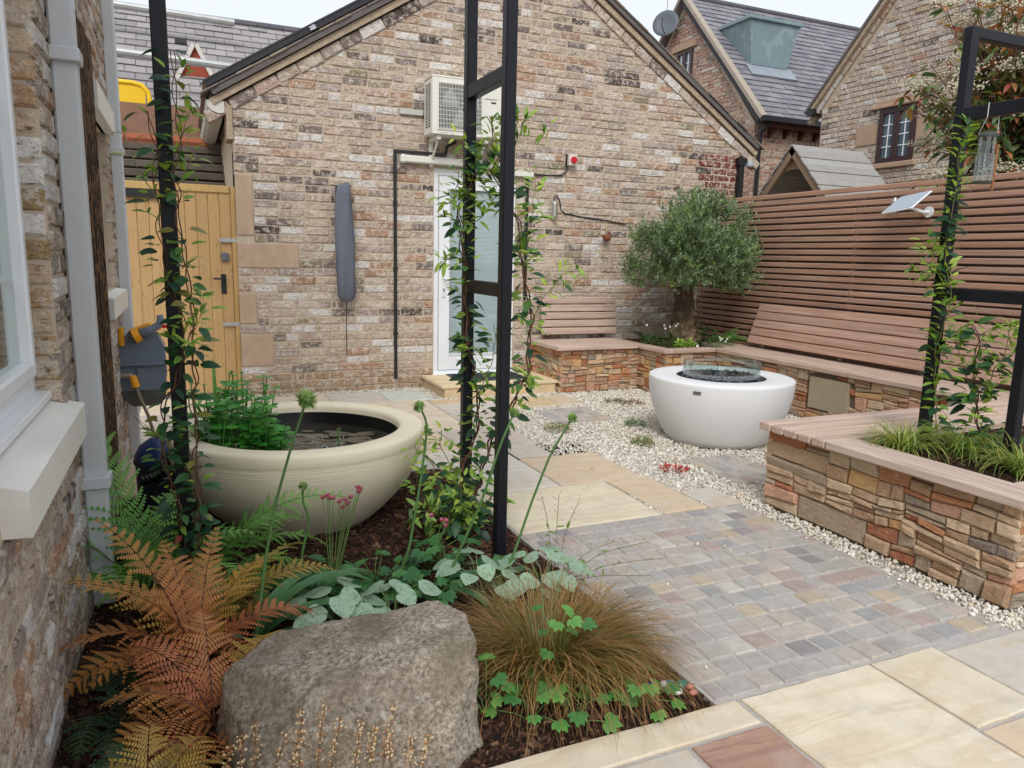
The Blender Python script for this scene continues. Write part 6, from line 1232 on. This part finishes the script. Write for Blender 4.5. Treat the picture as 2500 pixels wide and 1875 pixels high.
lobed('astrantia', 'leafy green clump between the brunnera and the cream bowl', 'astrantia', (.36, 2.78, .0), 24, .18, (.04, .06), (.04, .15), BG, 'pink astrantia in the bed', 15); lobed('astrantia', 'leafy green clump under the short jasmine bush', 'astrantia', (.98, 2.86, .0), 22, .17, (.04, .06), (.04, .16), BG, 'pink astrantia in the bed', 16)
# ---------------------------------------------------------------- brown sedge
random.seed(61); sg = thing('brown_sedge', (.98, 2.0, 0), 'large tuft of fine copper-brown sedge beside the boulder', 'ornamental grass'); b = MB()
CB = [rgb(168, 116, 66), rgb(150, 110, 62), rgb(124, 112, 56), rgb(184, 124, 78), rgb(196, 150, 106), rgb(112, 108, 54), rgb(158, 104, 60)]
GB = rgb(98, 104, 46); blades(b, (1.02, 2.02, .0), 1500, (.22, .41), 1.0, .0021, CB, (.9, 2.0), .09, None, (56, 88), GB); blades(b, (1.08, 2.0, .0), 1100, (.30, .56), 1.0, .002, CB, (1.4, 2.3), .07, (-5, 42), (40, 68), GB); blades(b, (.96, 1.97, .0), 130, (.26, .44), 1.0, .0018, CB, (1.6, 2.6), .06, (-110, 60), (40, 70), GB); b.obj('grass_blades', LEAF, sg, kind='stuff')
# dried flower spikes
random.seed(63)
ORD = 'first second third fourth fifth sixth seventh eighth ninth tenth eleventh twelfth thirteenth fourteenth'.split()
SPX = (.06, .10, .13, .17, .20, .24, .27, .33, .37, .40, .43, .02, .48, .51)
for i, (x, y, h) in enumerate(((.06, 1.76, .2), (.10, 1.74, .24), (.13, 1.73, .2), (.17, 1.72, .23), (.20, 1.73, .25), (.24, 1.72, .27), (.27, 1.71, .22), (.33, 1.70, .21), (.37, 1.70, .18), (.40, 1.695, .23), (.43, 1.70, .16), (.02, 1.78, .16), (.48, 1.69, .13), (.51, 1.69, .12))):
    f = thing('seed_spike', (x, y, 0), 'dry buff flower spike before the boulder, %s from the left' % ORD[sorted(SPX).index(x)], 'flower spike', 'dry flower spikes before the boulder'); lean = random.uniform(-.01, .05); Q = smooth_path([(x, y, 0), (x+lean*.4, y, h*.5), (x+lean, y-.01, h)], 12); MB().tube(Q, .0013, 4, rgb(126, 92, 64)).obj('stem', STEM, f); n_ = 46; t_ = [random.uniform(.32, 1) for _ in range(n_)]; P_ = [Q[min(11, int(u*11))]+np.array([random.gauss(0, .006), random.gauss(0, .006), random.uniform(0, .012)]) for u in t_]; b = MB()
    b.inst(ICO, ICOF, rand_rot(n_)*RNG.uniform(.0018, .0042, (n_, 1, 1)), np.array(P_), np.array([jit(rgb(214, 190, 150) if random.random() < .6 else rgb(176, 132, 96), .12) for _ in range(n_)])); b.obj('florets', STEM, f, kind='stuff')
# wispy seed stems over the setts
random.seed(65); ws = thing('wispy_stems', (1.36, 2.6, 0), 'thin wispy seed stems leaning over the setts', 'wild plant'); b = MB(); LP = [[], [], [], [], []]
for (x1, y1, z1) in ((1.62, 2.55, .18), (1.72, 2.45, .2), (1.78, 2.4, .14), (1.55, 2.75, .3), (1.45, 2.75, .34), (1.38, 2.78, .33), (1.66, 2.35, .1)):
    Q = smooth_path([(1.36, 2.6, 0), ((1.36+x1)/2, (2.6+y1)/2, z1*.75), (x1, y1, z1)], 14); b.tube(Q, .0015, 4, rgb(116, 110, 70))
    for i in range(4, 14):
        d = np.array([random.gauss(0, 1), random.gauss(0, 1), random.uniform(0, 1.2)]); d /= np.linalg.norm(d); e = Q[i]+d*.03; b.tube([Q[i], e], .0006, 3, rgb(110, 104, 70)); b.add(ICO*.0022+e, ICOF, rgb(104, 110, 70))
        if i < 9 and random.random() < .7:
            for l, v in zip(LP, (Q[i], d, (0, -.3, 1), random.uniform(.025, .04), jit(rgb(112, 146, 62), .1))): l.append(v)
b.obj('stems', STEM, ws); leaf_objs(ws, 'leaf', JN, *LP, None, 3)
# ---------------------------------------------------------------- water plants in the cream bowl
random.seed(71); wp = thing('water_mint', (.18, 3.8, .38), 'lush green water mint filling the left half of the cream bowl', 'water plant'); sm = MB(); L = [[], [], [], [], []]
for k in range(74):
    a = random.uniform(0, 6.28); r = .21*math.sqrt(random.random()); x, y = .20+r*math.cos(a)*1.15, 3.78+r*math.sin(a)*.9
    if math.hypot(x-.508, y-3.85) > .49: continue
    h = random.uniform(.13, .42)*(1.1-1.6*r) if x < .35 else random.uniform(.03, .12); tip = np.array([x+random.uniform(-.05, .06), y+random.uniform(-.05, .05), .38+h]); Q = smooth_path([(x, y, .36), ((x+tip[0])/2, (y+tip[1])/2, .38+h*.55), tip], 8); sm.tube(Q, .003, 5, rgb(92, 138, 62)); ph = random.random()*6
    for i in range(2, 8):
        ph += 1.57
        for s in (0, math.pi):
            d = np.array([math.cos(ph+s), math.sin(ph+s), random.uniform(-.1, .5)])
            for l, v in zip(L, (Q[i], d, (0, -.25, 1), random.uniform(.036, .07)*(1 if i < 7 else .6), jit(random.choice([rgb(70, 148, 56), rgb(86, 164, 64), rgb(56, 128, 54), rgb(104, 176, 74)]), .1))): l.append(v)
sm.obj('stems', STEM, wp, smooth=True); idx = sorted(range(len(L[0])), key=lambda i: -L[3][i]); leaf_objs(wp, 'leaf', RT, *[[l[i] for i in idx[:290]] for l in L], None, 8)
if len(idx) > 290: b = MB(); leaves_into(b, RT, *[[l[i] for i in idx[290:]] for l in L]); b.obj('small_leaves', LEAF, wp, smooth=True, kind='stuff')
ir = thing('water_iris', (.08, 3.72, .36), 'upright iris blades at the left edge of the cream bowl', 'water plant')
for (az, el, Ln, dr) in ((95, 86, .5, .15), (140, 76, .44, .5), (60, 80, .36, .4), (170, 70, .34, .8), (30, 74, .3, .7)): strap((.09+random.uniform(-.02, .02), 3.72+random.uniform(-.02, .02), .36), math.radians(az), el, Ln, .022, dr, rgb(96, 152, 70)).obj('blade', LEAF, ir, smooth=True)
for (x, y, h) in ((.66, 3.62, .12), (.50, 3.56, .05)):
    q = thing('mare_tail', (x, y, .38), 'small whorled %s in the cream bowl water' % ('mare-tail shoot' if h > .1 else 'green sprig'), 'water plant'); b = MB(); b.tube([(x, y, .36), (x, y, .38+h)], .0015, 4, rgb(96, 130, 80))
    for z in np.arange(.385, .38+h, .008):
        for a in np.arange(0, 6.2, .8): b.tube([(x, y, z), (x+.012*math.cos(a), y+.012*math.sin(a), z+.004)], .0009, 3, rgb(104, 140, 84))
    b.obj('whorls', STEM, q)
# ---------------------------------------------------------------- olive tree
random.seed(81); ol = thing('olive_tree', (5.0, 6.72, .44), 'old olive tree with gnarled trunk and dense grey-green crown', 'tree')
n, m = 84, 70; V = []; C = []; BUR = [(random.uniform(0, 6.28), random.uniform(.45, .8), random.uniform(.012, .035), random.uniform(.016, .034)) for _ in range(60)]+[(4.4, .50, .06, .05), (5.7, .58, .06, .055), (3.6, .55, .05, .05), (4.9, .72, .025, .04), (5.1, .47, .06, .05), (4.0, .66, .035, .04)]
for j in range(m+1):
    s = j/m; z = .42+.72*s; cx = 5.0-.05*s+.02*math.sin(4*s); cy = 6.72-.06*s; r = .088+.06*(1-s)**1.4
    for k in range(n):
        a = 2*math.pi*k/n; w = Vector((math.cos(a)*2.2, math.sin(a)*2.2, z*4)); q = r*(1+.22*nz(*(w*1.0))+.24*nz(*(w*2.3))+.16*nz(*(w*5))); f = .35+.3*nz(*(w*4))
        for (ba, bz, am, sg_) in BUR:
            da = abs((a-ba+math.pi) % (2*math.pi)-math.pi)*.15; d2 = (da*da+(z-bz)**2)/(sg_*sg_)
            if d2 < 6: g = math.exp(-d2); q += am*g; f += .6*g
        f = min(1, max(0, f)); V.append((cx+q*math.cos(a), cy+q*math.sin(a), z)); C.append(tuple(np.array(rgb(52, 45, 38))*(1-f)+np.array(rgb(132, 112, 90))*f))
b = MB(); b.add(V, [(j*n+k, j*n+(k+1) % n, (j+1)*n+(k+1) % n, (j+1)*n+k) for j in range(m) for k in range(n)], C)
BARK = M('olive_bark', None, .92, .15, .2, 14, 1.0, 46, .02, stretch=(1, 1, .55)); b.obj('trunk', BARK, ol, smooth=True)
cc = np.array([4.93, 6.55, 1.49]); rad = np.array([.78, .64, .54]); br = MB(); tips = []
for k in range(11):
    a = k*2.4; e = np.array([cc[0]+.42*math.cos(a), cc[1]+.36*math.sin(a), cc[2]+random.uniform(-.15, .25)]); Q = smooth_path([(4.95+.03*math.cos(a), 6.66+.03*math.sin(a), 1.05), (4.95+.14*math.cos(a), 6.64+.13*math.sin(a), 1.25), e], 10); br.tube(Q, np.linspace(.03, .008, 10), 6, rgb(118, 106, 88)); tips.append(e)
br.obj('branches', BARK, ol, smooth=True)
pos = []; F = []; U = []; S = []; Cc = []; tw = MB(); nt = 0
LOB_ = [(0, 0, .02, .42, 1.0), (-.42, -.05, -.06, .36, .8), (.40, -.05, -.05, .36, .8), (-.20, -.25, .22, .33, .7), (.22, -.2, .24, .32, .7), (.02, .1, .36, .30, .6), (-.52, .05, -.24, .26, .5), (.48, .0, -.26, .26, .5), (.05, -.42, -.08, .32, .7), (-.28, -.35, -.22, .28, .6), (.30, -.36, -.24, .27, .6), (0, .35, .05, .32, .5), (.60, -.1, .05, .2, .3), (-.62, -.1, .08, .2, .3), (.12, -.1, .46, .2, .35)]
lw_ = np.array([l[4] for l in LOB_]); lw_ /= lw_.sum()
while nt < 2400:
    l = LOB_[RNG.choice(len(LOB_), p=lw_)]; d = RNG.normal(size=3); d /= np.linalg.norm(d); rr = RNG.uniform(.2, 1.0)**.5
    lump = 1+.22*nz(*(d*2.6+l[0]*5))+(RNG.uniform(0, .3) if RNG.random() < .1 else 0); p = cc+.95*(np.array(l[:3])+np.array([1, .95, .82])*l[3]*d*rr*lump)
    d = (p-cc)/rad; d = d/(np.linalg.norm(d)+1e-6)
    if p[0] > 5.60: p[0] = 5.60-RNG.uniform(0, .06)
    if p[1] > 7.28: continue
    g = nz(*(p*3.1)); 
    if g+.6*nz(*(p*6)) < -.34: continue
    t = d*np.array([.8, .8, .5])+np.array([0, 0, .55])+RNG.normal(0, .35, 3); t /= np.linalg.norm(t); ln = RNG.uniform(.07, .19); nt += 1
    tone = RNG.uniform(0, 1); base = np.array(rgb(84, 104, 74))*(1-tone)+np.array(rgb(140, 158, 122))*tone
    if RNG.random() < .2: base = np.array(rgb(112, 138, 74))
    a_ = np.cross(t, (.31, .2, .9)); a_ /= np.linalg.norm(a_); c_ = np.cross(t, a_)
    for i in range(12):
        u = i/11; an = i*1.57+RNG.uniform(-.3, .3); o_ = math.cos(an)*a_+math.sin(an)*c_; pos.append(p+t*ln*(u-.4)); f_ = o_*.8+t*(.7+.5*u); F.append(f_/np.linalg.norm(f_)); U.append(RNG.normal(0, .6, 3)+np.array([0, 0, .8])); S.append(RNG.uniform(.034, .058)); Cc.append(base*RNG.uniform(.8, 1.2))
T = (np.array([(0, 0, 0), (-.13, .35, .02), (.13, .35, .02), (-.11, .7, -.0), (.11, .7, -.0), (0, 1, -.05)]), np.array([(0, 2, 1), (3, 4, 5)]), np.array([(1, 2, 4, 3)]))
b = MB(); leaves_into(b, T, pos, F, U, S, Cc); b.obj('crown', M('olive_leaf', None, .5, .4, .1, 30, 0, leaf=.12), ol, kind='stuff')
# underplanting of the corner planter
def tuft(name, label, base, n, rr, size, hgt, cols, cat, T, group=None, flowers=0, fc=(.8, .8, .8)):
    f = thing(name, base, label, cat, group); L = [[], [], [], [], []]
    for k in range(n):
        a = random.uniform(0, 6.28); r = rr*math.sqrt(random.random()); h = random.uniform(*hgt)*(1.2-r/rr*.7); q = np.array([base[0]+r*math.cos(a), base[1]+r*math.sin(a), base[2]+h]); d = np.array([math.cos(a)+random.gauss(0, .5), math.sin(a)+random.gauss(0, .5), random.uniform(-.1, .9)])
        for l, v in zip(L, (q, d, (random.gauss(0, .3), -.2, 1), random.uniform(*size), jit(random.choice(cols), .14))): l.append(v)
    b = MB(); leaves_into(b, T, *L); b.obj('foliage', LEAF, f, smooth=True, kind='stuff')
    for k in range(flowers):
        a = random.uniform(0, 6.28); r = rr*random.uniform(.3, 1.05); q = np.array([base[0]+r*math.cos(a), base[1]+r*math.sin(a)-.02, base[2]+hgt[1]+random.uniform(0, .04)]); b = MB(); b.tube([(q[0], q[1], base[2]), q], .001, 4, rgb(90, 120, 70))
        V = [q]+[q+.013*np.array([math.cos(t), .35*math.sin(t)-.3, .9*math.sin(t)])*(1 if i % 2 else .8) for i, t in enumerate(np.linspace(0, 6.283, 19)[:-1])]; b.add(V, [(0, 1+i, 1+(i+1) % 18) for i in range(18)], fc); b.add(ICO*.0045+q+np.array([0, -.003, 0]), ICOF, rgb(226, 190, 70)); b.obj('daisy', LEAF, f)
    return f
random.seed(83)
tuft('fleabane', 'small white daisies under the olive, left of its trunk', (4.62, 6.55, .44), 420, .22, (.018, .034), (.02, .22), [rgb(64, 104, 56), rgb(84, 124, 66)], 'daisies', JN, None, 6); tuft('fleabane', 'small white daisies at the planter rim right of the olive trunk', (5.2, 6.28, .44), 220, .13, (.016, .03), (.02, .09), [rgb(74, 118, 58), rgb(100, 146, 70)], 'daisies', JN, None, 7)
tuft('lime_heuchera', 'lime-green leafy clump at the foot of the olive trunk', (4.76, 6.33, .44), 120, .10, (.03, .05), (.02, .13), [rgb(150, 184, 70), rgb(124, 164, 62), rgb(170, 196, 84)], 'leafy plant', JT); tuft('green_clump', 'green leafy clump behind the olive trunk base', (5.2, 6.6, .44), 200, .16, (.03, .05), (.03, .24), [rgb(60, 104, 58), rgb(80, 126, 66)], 'leafy plant', JT)
b = MB().box((4.835, 6.235, .44), (4.865, 6.24, .50), rgb(236, 232, 224), bev=.001); q = b.obj('plant_label', WHITEPVC); tag(q, 'small white plant label at the rim of the corner planter', 'plant label')
fern('green_fern', 'dark feathery fern under the olive, left against the brick wall', (4.64, 6.86, .45), [(200, 66, .26, .07, 1.0), (240, 60, .28, .07, 1.1), (290, 60, .26, .07, 1.2), (150, 66, .25, .07, 1.0), (330, 60, .25, .07, 1.1)], DG)
# sedums in the gravel
SED = leaf_t(.55, .3, .1, 2)
for (x, y, cols, lab, rr) in ((2.668, 5.135, [rgb(104, 128, 62), rgb(150, 110, 62), rgb(88, 116, 58)], 'olive and bronze sedum cushion, nearest the sett pad', .105), (3.372, 5.09, [rgb(92, 120, 84), rgb(110, 136, 92)], 'grey-green sedum cushion left of the fire bowl', .085), (3.074, 4.529, [rgb(104, 132, 62), rgb(140, 148, 74), rgb(126, 104, 56)], 'yellow-green sedum cushion in front of the fire bowl', .085)):
    tuft('sedum', lab, (x, y, -.005), 420, rr, (.010, .019), (.008, .065), cols, 'sedum', SED, 'sedums in the gravel')
for (x, y, cols, lab, rr) in ((2.871, 3.852, [rgb(176, 48, 44), rgb(206, 84, 70), rgb(150, 50, 44)], 'red starry sedum between fire bowl and paving', .09), (3.87, 5.88, [rgb(160, 84, 76), rgb(120, 110, 84)], 'dull red sedum behind the fire bowl, by the stone bench', .08), (3.72, 5.98, [rgb(100, 106, 84), rgb(124, 116, 92)], 'grey-brown sedum behind the fire bowl', .09)):
    tuft('sedum', lab, (x, y, .0), 80, rr, (.024, .045), (.004, .022), cols, 'sedum', leaf_t(.3, .2, -.2, 2), 'sedums in the gravel')
# sedge tufts in the front planter
random.seed(85)
for (x, y, lab) in ((3.26, 2.52, 'yellow-green sedge at the corner of the front planter coping'), (3.5, 2.36, 'yellow-green sedge between the two posts of the planter frame'), (3.42, 2.02, 'yellow-green sedge nearest the camera in the front planter')):
    f = thing('golden_sedge', (x, y, .44), lab, 'ornamental grass', 'sedges in the front planter'); b = MB(); blades(b, (x, y, .44), 260, (.16, .34), 1.0, .004, [rgb(128, 148, 66), rgb(150, 164, 78), rgb(104, 134, 60), rgb(176, 172, 92)], (1.3, 2.6), .05, None, (40, 84)); b.obj('grass_blades', LEAF, f, kind='stuff')
tuft('green_clump', 'dark green leafy clump at the foot of the planter jasmine', (3.62, 2.28, .44), 140, .14, (.035, .055), (.02, .16), [rgb(52, 92, 60), rgb(70, 112, 64)], 'leafy plant', JT)
# ---------------------------------------------------------------- photinia behind the fence
random.seed(87); phx = thing('photinia_tree', (6.75, 4.55, 0), 'flowering photinia with red young leaves and cream blossom above the fence', 'tree'); wd = MB(); wd.tube(smooth_path([(6.75, 4.55, -.05), (6.72, 4.5, 1.2), (6.7, 4.45, 2.2)], 12), np.linspace(.06, .035, 12), 8, rgb(110, 92, 78)); L = [[], [], [], [], []]; ends = []
for k in range(230):
    e = np.array([6.62+random.gauss(0, .25), random.uniform(3.7, 5.3), random.uniform(2.05, 3.9)])
    if (e[1]-4.3)/1.05 > math.sqrt(max(0, 1-((e[2]-2.95)/1.15)**2)) or (e[2] > 3.35 and e[1] > 5.0): continue
    Q = smooth_path([(6.7, 4.45, min(2.2, e[2]-.1)), ((6.7+e[0])/2, (4.45+e[1])/2, (2.1+e[2])/2+.05), e], 10); wd.tube(Q, np.linspace(.012, .003, 10), 5, rgb(112, 84, 70)); ends.append(e)
    for i in range(3, 10):
        for s in range(3):
            a = random.uniform(0, 6.28); d = np.array([math.cos(a), math.sin(a), random.uniform(-.9, .5)]); r = random.random(); tip_ = i > 7 and e[2] > 2.6
            c = random.choice([rgb(162, 84, 64), rgb(178, 116, 78), rgb(186, 134, 90)]) if (tip_ and r < .5) or r < .16 else random.choice([rgb(88, 112, 70), rgb(112, 130, 80), rgb(72, 98, 64), rgb(138, 142, 84)])
            for l, v in zip(L, (Q[i]+d*.015, d, (random.gauss(0, .4), random.gauss(0, .4), 1), random.uniform(.09, .14), jit(c, .12))): l.append(v)
wd.obj('branches', STEM, phx, smooth=True); PT = leaf_t(.34, .25, .3, 4); idx = sorted(range(len(L[0])), key=lambda i: -L[3][i]); leaf_objs(phx, 'leaf', PT, *[[l[i] for i in idx[:290]] for l in L], None, 8); b = MB(); leaves_into(b, PT, *[[l[i] for i in idx[290:]] for l in L]); b.obj('small_leaves', LEAF, phx, smooth=True, kind='stuff')
BLO = M('cream_blossom', rgb(212, 204, 182), .8, .2, .15, 60, 0)
for e in ends[::4]:
    nb = 150; P_ = np.array([e+np.array([random.gauss(0, .062), random.gauss(0, .062), random.gauss(.04, .028)]) for _ in range(nb)]); b = MB(); b.inst(ICO, ICOF, rand_rot(nb)*RNG.uniform(.006, .012, (nb, 1, 1)), P_, np.full((nb, 3), .7)); b.obj('blossom', BLO, phx, kind='stuff')
